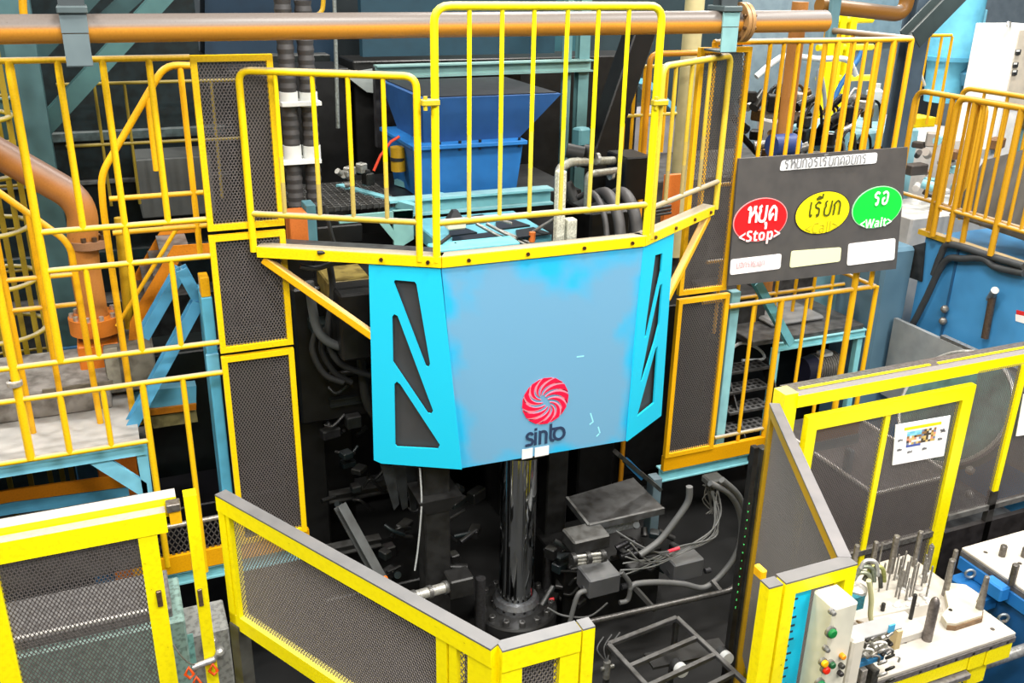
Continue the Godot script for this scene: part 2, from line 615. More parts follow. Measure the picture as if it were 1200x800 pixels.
	le.stroke([Vector2(0.068, 0.0), Vector2(0.068, 0.088)], w, 0.002, lx)
	le.stroke([Vector2(0.068, 0.106), Vector2(0.068, 0.118)], w, 0.002, lx)
	le.stroke([Vector2(0.1, 0.0), Vector2(0.1, 0.086)] + arc.call(0.121, 0.066, 0.022, 0.022, PI * 0.7, 0.0) + [Vector2(0.143, 0.0)], w, 0.002, lx)
	le.stroke([Vector2(0.176, 0.13), Vector2(0.176, 0.03), Vector2(0.183, 0.012), Vector2(0.2, 0.006)], w, 0.002, lx)
	le.stroke([Vector2(0.176, 0.092), Vector2(0.225, 0.092)], w, 0.002, lx)
	le.stroke(arc.call(0.238, 0.051, 0.038, 0.042, 0.0, TAU), w, 0.002, lx)
	part(le, "lettering", PAPER, t)
	for p in [[612, 527, 624, 536], [627, 525, 643, 532.5]]:
		var st = Shape.new(WHITE)
		var a = Z(p[0], p[1], -4.996)
		var b = Z(p[2], p[3], -4.996)
		st.span(Vector3(a.x, b.y, -4.999), Vector3(b.x, a.y, -4.996))
		part(st, "label_sticker", PAPER, t)
	# yellow angle round the deck with its bolts
	var d = thing("deck_edge", "yellow angle rail bolted along the top edge of the blue machine cover", "edge rail")
	for seg in [[W0, A0], [A0, A1], [A1, W1]]:
		var a = seg[0] + Vector3(0, DECK, 0)
		var b = seg[1] + Vector3(0, DECK, 0)
		var nn = (b - a).normalized().cross(Vector3.UP)
		if nn.z < 0: nn = -nn
		var y = Shape.new(C(250, 216, 6), 0.9)
		y.beam(a + nn * 0.006, b + nn * 0.006, 0.012, 0.062)
		y.beam(a - nn * 0.035 + Vector3(0, 0.032, 0), b - nn * 0.035 + Vector3(0, 0.032, 0), 0.09, 0.006)
		part(y, "angle_rail", PAINT, d)
		for f in [0.12, 0.4, 0.68, 0.93]:
			if seg[0] == W0 and f < 0.5: continue
			var bo = Shape.new(C(90, 60, 50))
			var c = a.lerp(b, f) + nn * 0.012
			bo.rod(c, c + nn * 0.012, 0.012, 6)
			part(bo, "bolt", STEEL, d)
	var k = 0
	for br in [[Vector2(310, 303), Vector2(440, 396), W0, A0, "left"], [Vector2(832, 252), Vector2(783, 352), A1, W1, "right"]]:
		var u = (br[3] - br[2]).normalized()
		var nn = u.cross(Vector3.UP).normalized()
		var o = br[2] + Vector3(0, 3.1, 0)
		var y = Shape.new(YEL2, 0.5)
		var a = on(br[0].x, br[0].y, o, nn)
		var b = on(br[1].x, br[1].y, o, nn)
		y.beam(a - Vector3(0, 0.01, 0.03), b - Vector3(0, 0, 0.03), 0.05, 0.05, Vector3.UP, 0.006)
		obj(y, "deck_brace", ["long yellow square brace running down from the deck corner to the slotted cover's wide side", "greyish yellow brace under the deck corner beside the tall black mesh panels"][k], "brace", PAINT)
		k += 1
	# the deck's steel floor plates
	var fl = Shape.new(C(70, 72, 72))
	fl.prism([Vector2(0.75, 5.56), Vector2(1.7, 5.03), Vector2(1.75, 5.25), Vector2(0.9, 5.75)], 0.012, Transform3D(Basis(Vector3.RIGHT, Vector3(0, 0, -1), Vector3.UP), Vector3(0, DECK + 0.015, 0)))
	obj(fl, "deck_plate", "dark steel walkway plate behind the wide slotted side of the machine cover", "plate", GREASE)

func guard_tube(pts, t, called, r = 0.021, rad = 0.07, colour = YEL, dusty = 0.8):
	var s = Shape.new(colour, dusty)
	s.tube(bend(pts, rad), r, 10)
	return part(s, called, PAINT, t)
func bars(t, list, r = 0.0135, colour = YEL, called = "bar", dusty = 0.0, worn_foot = 0.0):
	for b in list:
		var s = Shape.new(colour, dusty)
		if worn_foot > 0.0:   # paint rubbed off towards the lower end
			s.col = colour.lerp(C(150, 140, 110), worn_foot)
			s.rod(b[0], b[0].lerp(b[1], 0.24), r * 0.99, 8)
			s.col = colour.lerp(C(150, 140, 110), worn_foot * 0.45)
			s.rod(b[0].lerp(b[1], 0.24), b[0].lerp(b[1], 0.42), r * 0.995, 8)
			s.col = colour
			s.rod(b[0].lerp(b[1], 0.42), b[1], r, 8)
		else: s.rod(b[0], b[1], r, 8)
		part(s, called, PAINT, t)

func guards():
	# centre gate
	var t = thing("guard_gate", "tall yellow tube gate with six bars standing over the middle of the blue machine cover", "gate")
	var z = -5.02
	var y1 = Z(640, 7, z).y
	var ym = Z(640, 250, z).y
	var x0 = Z(510, 150, z).x
	var x1 = Z(766, 150, z).x
	guard_tube([Vector3(x0, DECK, z), Vector3(x0, y1, z), Vector3(x1, y1, z), Vector3(x1, DECK, z)], t, "frame_tube", 0.023, 0.09)
	guard_tube([Vector3(x0, ym, z), Vector3(x1, ym, z)], t, "lower_rail", 0.02, 0.07, C(216, 188, 40), 1.0)
	var l = []
	for px in [550, 588.5, 626, 665, 701, 736.5]:
		var x = Z(px, 25, z).x
		l.append([Vector3(x, ym, z), Vector3(x, y1, z)])
	bars(t, l, 0.0135, YEL, "bar", 0.0, 0.55)
	# side guards on the slanting deck edges
	for g in [[W0, A0, [285, 150], [489, 150], 86.0, 255.0, [322, 365.5, 407, 448.5], "yellow tube guard rail with four bars beside the black hoses, hinged to the tall gate"],
			[W1, A1, [851, 120], [774, 120], 72.0, 224.0, [793, 812, 833], "dusty yellow guard rail with three bars between the tall gate and the black mesh panels"]]:
		var gt = thing("guard_rail", g[7], "guard rail")
		var u = (g[1] - g[0]).normalized()
		var nn = u.cross(Vector3.UP).normalized()
		var o = g[0] + Vector3(0, 4, 0)
		var e0 = on(g[2][0], g[2][1], o, nn)
		var e1 = on(g[3][0], g[3][1], o, nn)
		var yt = on((g[2][0] + g[3][0]) * 0.5, g[4], o, nn).y
		var yl = on((g[2][0] + g[3][0]) * 0.5, g[5], o, nn).y
		var at = func(p, y): return Vector3(p.x, y, p.z)
		guard_tube([at.call(e0, DECK), at.call(e0, yt), at.call(e1, yt), at.call(e1, DECK)], gt, "frame_tube", 0.021, 0.07, C(250, 216, 6) if g[2][0] < 600 else C(222, 196, 60))
		guard_tube([at.call(e0, yl), at.call(e1, yl)], gt, "lower_rail", 0.018, 0.07, C(206, 178, 50) if g[2][0] < 600 else C(168, 156, 120), 1.0)
		var gl = []
		for px in g[6]:
			var p = on(px, g[4], o, nn)
			gl.append([at.call(p, yl), at.call(p, yt)])
		bars(gt, gl, 0.0135, C(250, 216, 6) if g[2][0] < 600 else C(206, 176, 50), "bar", 0.0, 0.7)
	for p in [[504, 120], [773, 120]]:
		var c = Z(p[0], p[1], -5.0)
		var s = Shape.new(C(200, 180, 40), 0.5)
		s.box(c, Vector3(0.1, 0.036, 0.05), Basis(), 0.006)
		s.rod(c + Vector3(-0.03, -0.04, 0.01), c + Vector3(-0.03, 0.035, 0.01), 0.012, 8)
		obj(s, "gate_latch", "small yellow latch joining the tall gate to the %s" % ["four-bar guard rail by the hoses" if p[0] < 600 else "three-bar guard rail by the mesh panels"], "latch", PAINT)

# a flat frame with an expanded metal sheet in it; o is the lower corner, u along, sizes in metres
func mesh_panel(called, label, o, u, wid, hei, bar, depth, colour, sheetcol, group = "", cap = 0.0, chips = null):
	var t = thing(called, label, "mesh panel", group)
	var nn = u.cross(Vector3.UP).normalized()
	if nn.z < 0: nn = -nn
	var hb = Vector3(0, bar * 0.5, 0)
	var top = Shape.new(colour, cap)
	top.beam(o + Vector3(0, hei, 0) - hb, o + u * wid + Vector3(0, hei, 0) - hb, depth, bar)
	part(top, "top_rail", PAINT, t)
	var bot = Shape.new(colour, cap * 0.6)
	bot.beam(o + hb, o + u * wid + hb, depth, bar)
	part(bot, "bottom_rail", PAINT, t)
	for k in [bar * 0.5, wid - bar * 0.5]:
		var st = Shape.new(colour)
		st.beam(o + u * k + Vector3(0, bar, 0), o + u * k + Vector3(0, hei - bar, 0), bar, depth, nn)
		part(st, "stile", PAINT, t)
	expanded(o + u * bar * 0.5 + hb, u * (wid - bar), Vector3(0, hei - bar, 0), SCREEN, t, sheetcol)
	return t

func mesh_columns():
	var z = -5.6
	var grey = C(116, 110, 108)
	var xl0 = 0.475
	var xl1 = 0.915
	for p in [[3.30, 4.28, "uppermost mesh panel of the stack beside the four-bar guard rail, yellow frame"], [2.535, 3.27, "middle mesh panel of the stack next to the slotted blue cover, yellow frame"], [1.16, 2.505, "tall bottom mesh panel of the stack by the light blue column, yellow frame"]]:
		mesh_panel("mesh_screen", p[2], Vector3(xl0, p[0], z), Vector3.RIGHT, xl1 - xl0, p[1] - p[0], 0.034, 0.04, C(248, 206, 8), grey, "mesh panels beside the machine")
	var dk = C(104, 100, 98)
	for p in [[2.52, 4.27, "tall upper black mesh panel between the guard rail and the signal board", 3.735, 4.15], [1.16, 2.485, "lower black mesh panel under the signal board's edge, yellow frame", 3.74, 4.19]]:
		mesh_panel("mesh_screen", p[2], Vector3(p[3], p[0], z), Vector3.RIGHT, p[4] - p[3], p[1] - p[0], 0.034, 0.04, YEL2, dk, "mesh panels beside the machine")
	# channel beams under both sides
	for b in [[-0.2, 0.93, "yellow kick plate on a light blue beam under the mesh panels by the blue column"], [3.74, 4.78, "yellow kick plate on a pale blue beam under the mesh panel by the hanging hoses"]]:
		var t = thing("kick_beam", b[2], "beam")
		var s = Shape.new(C(222, 160, 12))
		s.span(Vector3(b[0], 1.04, -5.63), Vector3(b[1], 1.165, -5.59))
		part(s, "kick_plate", PAINT, t)
		s = Shape.new(PALE)
		s.channel(Vector3(b[0], 0.985, -5.65), Vector3(b[1], 0.985, -5.65), 0.1, 0.1, 0.012)
		part(s, "beam", PLAIN, t)

# ---------------------------------------------------------------- bright yellow fence in front
func post(called, label, a, b, w, d, colour, cap = 0.0, cat = "post", mat = null):
	var s = Shape.new(colour, cap)
	s.span(Vector3(a.x - w * 0.5, a.y, a.z - d * 0.5), Vector3(a.x + w * 0.5, b, a.z + d * 0.5))
	return obj(s, called, label, cat, PAINT if mat == null else mat)

func front_fences():
	var z = -4.17
	var grey = C(112, 106, 104)
	var t = thing("sliding_gate", "bright yellow sliding gate with wire mesh in the near corner under the walkway rails", "gate")
	var s = Shape.new(YEL, 1.0)
	s.dustcol = C(150, 146, 142)
	s.span(Vector3(-3.4, 2.25, z - 0.03), Vector3(0.03, 2.36, z + 0.03))
	part(s, "top_rail", FENCE, t)
	for x in [[-0.105, -0.02], [-0.785, -0.7], [-3.4, -3.32]]:
		s = Shape.new(YEL)
		s.span(Vector3(x[0], 0.4, z - 0.025), Vector3(x[1], 2.25, z + 0.025))
		part(s, "stile", FENCE, t)
	s = Shape.new(YEL)
	s.span(Vector3(-3.4, 0.32, z - 0.025), Vector3(-0.02, 0.4, z + 0.025))
	part(s, "bottom_rail", FENCE, t)
	expanded(Vector3(-0.7, 0.4, z), Vector3(0.6, 0, 0), Vector3(0, 1.86, 0), SCREEN, t, grey)
	expanded(Vector3(-3.4, 0.4, z), Vector3(2.62, 0, 0), Vector3(0, 1.86, 0), SCREEN, t, grey)
	s = Shape.new(C(120, 100, 80))
	s.box(Z(187, 701, z + 0.03), Vector3(0.025, 0.09, 0.02), Basis(), 0.004)
	part(s, "lock_plate", STEEL, t)
	t = thing("gate_track", "yellow overhead track with a white worn top behind the sliding gate's upper rail", "track")
	s = Shape.new(YEL, 1.0)
	s.dustcol = C(170, 168, 164)
	s.span(Vector3(-3.4, 2.295, -4.29), Vector3(0.085, 2.395, -4.208))
	part(s, "track_rail", FENCE, t)
	s = Shape.new(C(130, 124, 118))
	s.span(Vector3(0.035, 2.35, -4.2), Vector3(0.1, 2.392, -4.14), 0.004)
	part(s, "end_plate", STEEL, t)
	s = Shape.new(YEL2)
	s.span(Vector3(0.045, 2.28, -4.205), Vector3(0.098, 2.345, -4.15))
	part(s, "end_stop", FENCE, t)
	t = thing("gate_post", "slim yellow post with a worn strike plate standing beside the sliding gate", "post")
	s = Shape.new(YEL)
	s.span(Vector3(0.118, 0, -4.22), Vector3(0.176, 2.415, -4.15))
	part(s, "post", FENCE, t)
	s = Shape.new(C(130, 110, 90))
	s.box(Z(235, 700, -4.145), Vector3(0.022, 0.1, 0.012), Basis(), 0.003)
	part(s, "strike_plate", STEEL, t)
	t = thing("padlock", "silver lock pin with orange tags hanging on the slim yellow post", "lock")
	var c = Z(238, 779, -4.13)
	s = Shape.new(C(200, 200, 200))
	s.rod(c + Vector3(-0.05, 0, 0), c + Vector3(0.06, 0.02, 0), 0.017, 10)
	s.rod(c + Vector3(0.06, 0.02, 0), c + Vector3(0.075, 0.05, 0), 0.012, 8)
	part(s, "lock_pin", STEEL, t)
	for k in [[-0.07, -0.015], [0.045, -0.03], [-0.04, -0.085]]:
		s = Shape.new(C(232, 84, 20))
		s.tube([c + Vector3(k[0], k[1] + 0.03, 0.01), c + Vector3(k[0] - 0.02, k[1], 0.02), c + Vector3(k[0], k[1] - 0.03, 0.02), c + Vector3(k[0] + 0.02, k[1] - 0.01, 0.02)], 0.008, 6, true)
		part(s, "tag", PLAIN, t, "orange tag")
	s = Shape.new(C(150, 150, 150))
	s.tube(curve([Z(203, 755, -4.14), Z(212, 768, -4.12), Z(222, 777, -4.12), Z(230, 779, -4.13)]), 0.004, 5)
	part(s, "cord", STEEL, t)
	# slanting section
	var P0 = Vector3(0.285, 0, -4.16)
	var P1 = Vector3(1.105, 0, -2.66)
	var u = (P1 - P0).normalized()
	var L = (P1 - P0).length()
	var nn = u.cross(Vector3.UP).normalized()
	var au = func(px, py): return (on(px, py, P0 + Vector3(0, 2, 0), nn) - P0).dot(u)
	t = thing("fence_section", "long yellow mesh fence section slanting towards the chrome ram, worn grey top", "fence")
	var lowy = 1.68
	var cap = Shape.new(C(104, 103, 103))
	cap.beam(P0 + Vector3(0, 2.4, 0), P1 + Vector3(0, 2.4, 0), 0.062, 0.008)
	part(cap, "top_cap", PLAIN, t)
	s = Shape.new(YEL)
	s.beam(P0 + Vector3(0, 2.355, 0), P1 + Vector3(0, 2.355, 0), 0.06, 0.082)
	part(s, "top_rail", FENCE, t)
	var e1 = au.call(516, 760)
	s = Shape.new(YEL, 0.3)
	s.beam(P0 + Vector3(0, lowy, 0), P0 + u * e1 + Vector3(0, lowy, 0), 0.05, 0.085)
	part(s, "bottom_rail", FENCE, t)
	var e2 = au.call(531, 770)
	for st in [[0.0, 0.05, 1.66, YEL], [0.06, 0.085, 1.72, YEL], [e1, e2 - 0.012, 0.0, YEL], [e2, e2 + 0.04, 0.0, YEL], [L - 0.12, L, 0.0, YEL]]:
		s = Shape.new(st[3])
		var m = P0 + u * (st[0] + st[1]) * 0.5
		s.beam(m + Vector3(0, st[2], 0), m + Vector3(0, 2.315, 0), st[1] - st[0], 0.05, nn)
		part(s, "stile", FENCE, t)
	s = Shape.new(C(78, 78, 74))
	s.beam(P0 + u * 0.04, P0 + u * 0.04 + Vector3(0, 1.66, 0), 0.07, 0.07, nn)
	part(s, "leg", GREASE, t, "bare dark steel leg")
	expanded(P0 + u * 0.085 + Vector3(0, lowy + 0.03, 0), u * (e1 - 0.085), Vector3(0, 2.32 - lowy - 0.03, 0), SCREEN, t, C(128, 122, 120), 0.015, 0.0046)
	expanded(P0 + u * (e2 + 0.035), u * (L - 0.12 - e2 - 0.035), Vector3(0, 0, 0) + Vector3(0, 2.28, 0), SCREEN, t, C(128, 122, 120))
	# front section
	t = thing("fence_section", "short yellow mesh fence section with a small window at the corner before the ram", "fence")
	z = -2.65
	var xa = 1.115
	var xb = 1.445
	cap = Shape.new(C(112, 111, 111))
	cap.span(Vector3(xa, 2.396, z - 0.03), Vector3(xb, 2.404, z + 0.03))
	part(cap, "top_cap", PLAIN, t)
	s = Shape.new(YEL)
	s.span(Vector3(xa, 2.30, z - 0.03), Vector3(xb, 2.396, z + 0.03))
	part(s, "top_rail", FENCE, t)
	for k in [[xa, xa + 0.085], [xb - 0.085, xb]]:
		s = Shape.new(YEL)
		s.span(Vector3(k[0], 0, z - 0.025), Vector3(k[1], 2.3, z + 0.025))
		part(s, "stile", FENCE, t)
	expanded(Vector3(xa + 0.08, 1.2, z), Vector3(xb - xa - 0.16, 0, 0), Vector3(0, 1.1, 0), SCREEN, t, C(128, 122, 120))
	t = thing("fence_post", "yellow end post standing at the free end of the short fence section", "post")
	s = Shape.new(YEL)
	s.span(Vector3(1.452, 0, z - 0.03), Vector3(1.505, 2.396, z + 0.03))
	part(s, "post", FENCE, t)
	cap = Shape.new(C(112, 111, 111))
	cap.span(Vector3(1.452, 2.396, z - 0.03), Vector3(1.505, 2.404, z + 0.03))
	part(cap, "post_cap", PLAIN, t)

func right_fences():
	var grey = C(112, 106, 104)
	var z = -2.6
	var s
	# short front section with the operator's panel
	var t = thing("fence_section", "yellow fence end section with a grey top that carries the push button box", "fence")
	var cap = Shape.new(C(104, 101, 100))
	cap.span(Vector3(2.375, 2.396, z - 0.04), Vector3(2.755, 2.404, z + 0.03))
	part(cap, "top_cap", PLAIN, t)
	for k in [[2.375, 2.755, 2.335, 2.396], [2.375, 2.435, 0.0, 2.335], [2.70, 2.755, 0.0, 2.335]]:
		s = Shape.new(YEL)
		s.span(Vector3(k[0], k[2], z - 0.03), Vector3(k[1], k[3], z + 0.03))
		part(s, "stile" if k[2] == 0.0 else "top_rail", FENCE, t)
	s = Shape.new(C(8, 206, 244))
	s.span(Vector3(2.44, 0.9, z), Vector3(2.535, 2.33, z + 0.012))
	part(s, "blue_strip", PLAIN, t, "light blue strip with dark tick marks")
	var ticks = Shape.new(C(30, 44, 70))
	var rg = RandomNumberGenerator.new()
	rg.seed = 5
	var y = 2.29
	while y > 1.6:
		var w = rg.randf_range(0.012, 0.035)
		ticks.span(Vector3(2.443, y - 0.005, z + 0.012), Vector3(2.443 + w, y + 0.005, z + 0.0135))
		y -= rg.randf_range(0.03, 0.05)
	part(ticks, "tick_mark", PAPER, t)
	t = thing("fence_post", "yellow post with a grey cap beside the blue strip of the fence end section", "post")
	s = Shape.new(YEL)
	s.span(Vector3(2.29, 0, z - 0.03), Vector3(2.36, 2.396, z + 0.03))
	part(s, "post", FENCE, t)
	cap = Shape.new(C(104, 101, 100))
	cap.span(Vector3(2.29, 2.396, z - 0.03), Vector3(2.36, 2.404, z + 0.03))
	part(cap, "post_cap", PLAIN, t)
	s = Shape.new(YEL2)
	s.box(Vector3(2.325, 2.4, z - 0.08), Vector3(0.03, 0.05, 0.06), Basis(), 0.006)
	part(s, "hinge", FENCE, t)
	# push button boxes
	t = thing("push_button_box", "tall cream push button box with green, red and yellow buttons on the fence end section", "control box")
	s = Shape.new(C(224, 218, 198), 0.8)
	var zf = z + 0.17
	s.span(Vector3(2.525, 1.45, z + 0.03), Vector3(2.655, 2.335, zf), 0.012)
	part(s, "housing", PLAIN, t)
	for b in [[973, 715, 0.011, C(110, 108, 104), "indicator"], [972, 739, 0.021, C(20, 130, 60), "push_button"], [966, 758, 0.011, C(110, 108, 104), "indicator"], [963, 774, 0.016, C(240, 180, 10), "push_button"], [965, 782, 0.017, C(226, 40, 14), "push_button"], [972, 776, 0.015, C(30, 90, 50), "push_button"], [959, 799, 0.02, C(20, 120, 70), "push_button"]]:
		var c = Z(b[0], b[1], zf)
		var bt = Shape.new(C(150, 148, 144))
		bt.lathe([Vector2(b[2] * 1.25, 0), Vector2(b[2] * 1.25, 0.012), Vector2(b[2], 0.014)], Transform3D(Basis(Vector3.RIGHT, -PI / 2).inverse(), c), 16)
		var ring = part(bt, b[4], STEEL, t)
		var cp = Shape.new(b[3])
		cp.lathe([Vector2(b[2], 0.0), Vector2(b[2], 0.024), Vector2(b[2] * 0.8, 0.028), Vector2(0.0, 0.029)], Transform3D(Basis(Vector3.RIGHT, PI / 2), c), 16)
		part(cp, "button_cap", PLAIN, ring)
	t = thing("push_button_box", "small cream push button box hung beside the tall one", "control box")
	s = Shape.new(C(214, 206, 190), 0.8)
	s.span(Vector3(2.665, 1.72, z + 0.06), Vector3(2.735, 2.12, z + 0.17), 0.01)
	part(s, "housing", PLAIN, t)
	for b in [[985.5, 767, 0.013, C(244, 150, 20)], [984.5, 778, 0.012, C(60, 56, 52)], [983, 787, 0.012, C(46, 42, 40)]]:
		var c = Z(b[0], b[1], zf)
		var cp = Shape.new(b[3])
		cp.lathe([Vector2(b[2], 0.0), Vector2(b[2], 0.018), Vector2(b[2] * 0.8, 0.022), Vector2(0.0, 0.023)], Transform3D(Basis(Vector3.RIGHT, PI / 2), c), 14)
		part(cp, "push_button", PLAIN, t)
	# side section running back
	var Q0 = Vector3(3.42, 0, -4.02)
	var Q1 = Vector3(2.735, 0, -2.63)
	var u = (Q1 - Q0).normalized()
	var L = (Q1 - Q0).length()
	var nn = u.cross(Vector3.UP).normalized()
	t = thing("fence_section", "mesh fence section with a long grey top edge slanting back beside the hanging hoses", "fence")
	cap = Shape.new(C(112, 109, 108))
	cap.beam(Q0 + Vector3(0, 2.4, 0), Q1 + Vector3(0, 2.4, 0), 0.06, 0.01)
	part(cap, "top_cap", PLAIN, t)
	s = Shape.new(C(200,160,30))
	s.beam(Q0 + Vector3(0, 2.365, 0), Q1 + Vector3(0, 2.365, 0), 0.055, 0.06)
	part(s, "top_rail", FENCE, t)
	for k in [0.03, L - 0.03]:
		s = Shape.new(C(190, 150, 30))
		s.beam(Q0 + u * k, Q0 + u * k + Vector3(0, 2.34, 0), 0.05, 0.05, nn)
		part(s, "stile", FENCE, t)
	expanded(Q0 + u * 0.03 + Vector3(0, 0.6, 0), u * (L - 0.06), Vector3(0, 1.75, 0), SCREEN, t, C(112, 108, 106), 0.014, 0.0042)
	# rear section with its sliding door
	z = -4.08
	t = thing("door_track", "long yellow overhead track with a grey grooved top above the sliding mesh door", "track")
	s = Shape.new(YEL, 1.0)
	s.dustcol = C(128, 124, 124)
	s.span(Vector3(3.62, 2.325, z - 0.03), Vector3(8.4, 2.405, z + 0.03))
	part(s, "track_rail", FENCE, t)
	s = Shape.new(C(128, 124, 124))
	s.span(Vector3(3.62, 2.38, z - 0.15), Vector3(8.4, 2.398, z - 0.03))
	part(s, "track_cover", STEEL, t)
	for k in [[3.7, 4.75], [4.82, 5.75], [5.8, 6.8]]:
		s = Shape.new(YEL)
		s.span(Vector3(k[0], 2.398, z - 0.075), Vector3(k[1], 2.403, z - 0.055))
		part(s, "stripe", FENCE, t)
	t = thing("fence_post", "thick yellow corner post at the end of the long overhead track", "post")
	s = Shape.new(YEL, 0.5)
	s.span(Vector3(3.53, 0, z - 0.09), Vector3(3.625, 2.42, z + 0.02))
	part(s, "post", FENCE, t)
	z = -4.05
	t = thing("sliding_mesh_gate", "yellow sliding mesh door with a poster, hanging under the long overhead track", "door")
	var xl = 3.70
	var xr = 5.07
	for k in [[xl, xr, 2.16, 2.255, "top_rail"], [xl, xl + 0.075, 0.5, 2.16, "stile"], [xr - 0.095, xr, 0.5, 2.16, "stile"], [xl, xr, 0.42, 0.5, "bottom_rail"]]:
		s = Shape.new(YEL)
		s.span(Vector3(k[0], k[2], z - 0.02), Vector3(k[1], k[3], z + 0.025))
		part(s, k[4], FENCE, t)
	var xm = Z(1033, 520, z).x
	s = Shape.new(YEL)
	s.span(Vector3(xm - 0.02, 0.5, z - 0.015), Vector3(xm + 0.02, 2.16, z + 0.015))
	part(s, "mullion", FENCE, t)
	expanded(Vector3(xl + 0.07, 0.5, z), Vector3(xr - xl - 0.16, 0, 0), Vector3(0, 1.66, 0), SCREEN, t, grey, 0.014, 0.0038)
	s = Shape.new(C(140, 136, 132))
	s.span(Vector3(xl, 1.1, z - 0.02), Vector3(xr - 0.09, 1.14, z + 0.02))
	part(s, "middle_rail", STEEL, t)
	t = thing("fence_section", "fixed wire mesh fence section beyond the sliding door, with one thin yellow upright", "fence")
	xm = Z(1187, 480, z).x
	for k in [[xm - 0.022, xm + 0.022, 1.35, 2.325, "stile", YEL], [xr + 0.02, 8.4, 1.2, 1.24, "bottom_rail", C(110, 108, 106)], [xm - 0.03, xm + 0.03, 0.0, 1.35, "leg", C(70, 68, 66)], [xr + 0.02, 8.4, 0.1, 1.1, "lower_plate", C(48, 46, 45)]]:
		s = Shape.new(k[5])
		s.span(Vector3(k[0], k[2], z - 0.02), Vector3(k[1], k[3], z + 0.02))
		part(s, k[4], FENCE if k[5] == YEL else GREASE, t)
	expanded(Vector3(xr + 0.02, 1.24, z), Vector3(2.4, 0, 0), Vector3(0, 1.1, 0), SCREEN, t, grey, 0.014, 0.003)
	poster()

func poster():
	var z = -4.02
	var t = thing("poster", "white poster with a colour photograph and small captions on the sliding mesh door", "poster")
	var nz = Vector3(0, 0, 1)
	var corner = [Z(1050, 498, z), Z(1114, 487, z), Z(1106, 534, z), Z(1046, 545, z)]
	var s = Shape.new(C(248, 248, 246))
	var q = []
	for p in corner: q.append(Vector2(p.x, p.y))
	s.prism(q, 0.006, Transform3D(Basis(), Vector3(0, 0, z)))
	part(s, "sheet", PAPER, t)
	var uv = func(a, b):   # place on the sheet, 0..1
		var m = corner[0].lerp(corner[1], a).lerp(corner[3].lerp(corner[2], a), b)
		return Vector2(m.x, m.y)
	var mark = func(a0, b0, a1, b1, colour, sh):
		sh.col = colour
		sh.prism([uv.call(a0, b0), uv.call(a1, b0), uv.call(a1, b1), uv.call(a0, b1)], 0.001, Transform3D(Basis(), Vector3(0, 0, z + 0.002)))
	var b = Shape.new()
	mark.call(0.16, 0.10, 0.84, 0.17, C(236, 220, 10), b)
	part(b, "yellow_heading", PAPER, t)
	var ph = Shape.new()
	var rg = RandomNumberGenerator.new()
	rg.seed = 14
	var pal = [C(110, 190, 220), C(140, 214, 230), C(220, 190, 120), C(200, 170, 90), C(240, 235, 225), C(150, 110, 60), C(70, 60, 50), C(230, 150, 120), C(120, 130, 160)]
	for j in 7:
		for i in 12:
			var cc = pal[rg.randi_range(0, 1)] if j < 2 and i < 6 else pal[rg.randi_range(2, 8)]
			if j == 6: cc = C(70, 90, 170) if i < 6 else C(236, 236, 240)
			mark.call(0.22 + i * 0.045, 0.22 + j * 0.055, 0.22 + (i + 1) * 0.045, 0.22 + (j + 1) * 0.055, cc, ph)
	part(ph, "printed_picture", PAPER, t)
	var cp = Shape.new()
	for p in [[0.1, 0.38], [0.1, 0.62], [0.88, 0.3], [0.86, 0.52], [0.3, 0.72], [0.58, 0.7], [0.9, 0.34]]:
		for k in 5:
			mark.call(p[0] - 0.04 + 0.018 * k, p[1] - 0.02 + rg.randf() * 0.02, p[0] - 0.028 + 0.018 * k, p[1] + 0.03 + rg.randf() * 0.02, C(90, 90, 96), cp)
	part(cp, "caption", PAPER, t)
	t = thing("paper_sign", "white paper notice on the fixed mesh section at the picture's edge", "notice")
	s = Shape.new(C(246, 246, 244))
	q = []
	for p in [Vector2(1200, 462), Vector2(1218, 459), Vector2(1212, 508), Vector2(1191, 511)]:
		var m = Z(p.x, p.y, z)
		q.append(Vector2(m.x, m.y))
	s.prism(q, 0.006, Transform3D(Basis(), Vector3(0, 0, z)))
	part(s, "sheet", PAPER, t)

# ---------------------------------------------------------------- walkway railings behind the machine
func rail(t, a, b, r = 0.016, colour = YEL2, called = "rail", dusty = 0.8):
	var s = Shape.new(colour, dusty)
	s.rod(a, b, r, 10)
	return part(s, called, PAINT, t)

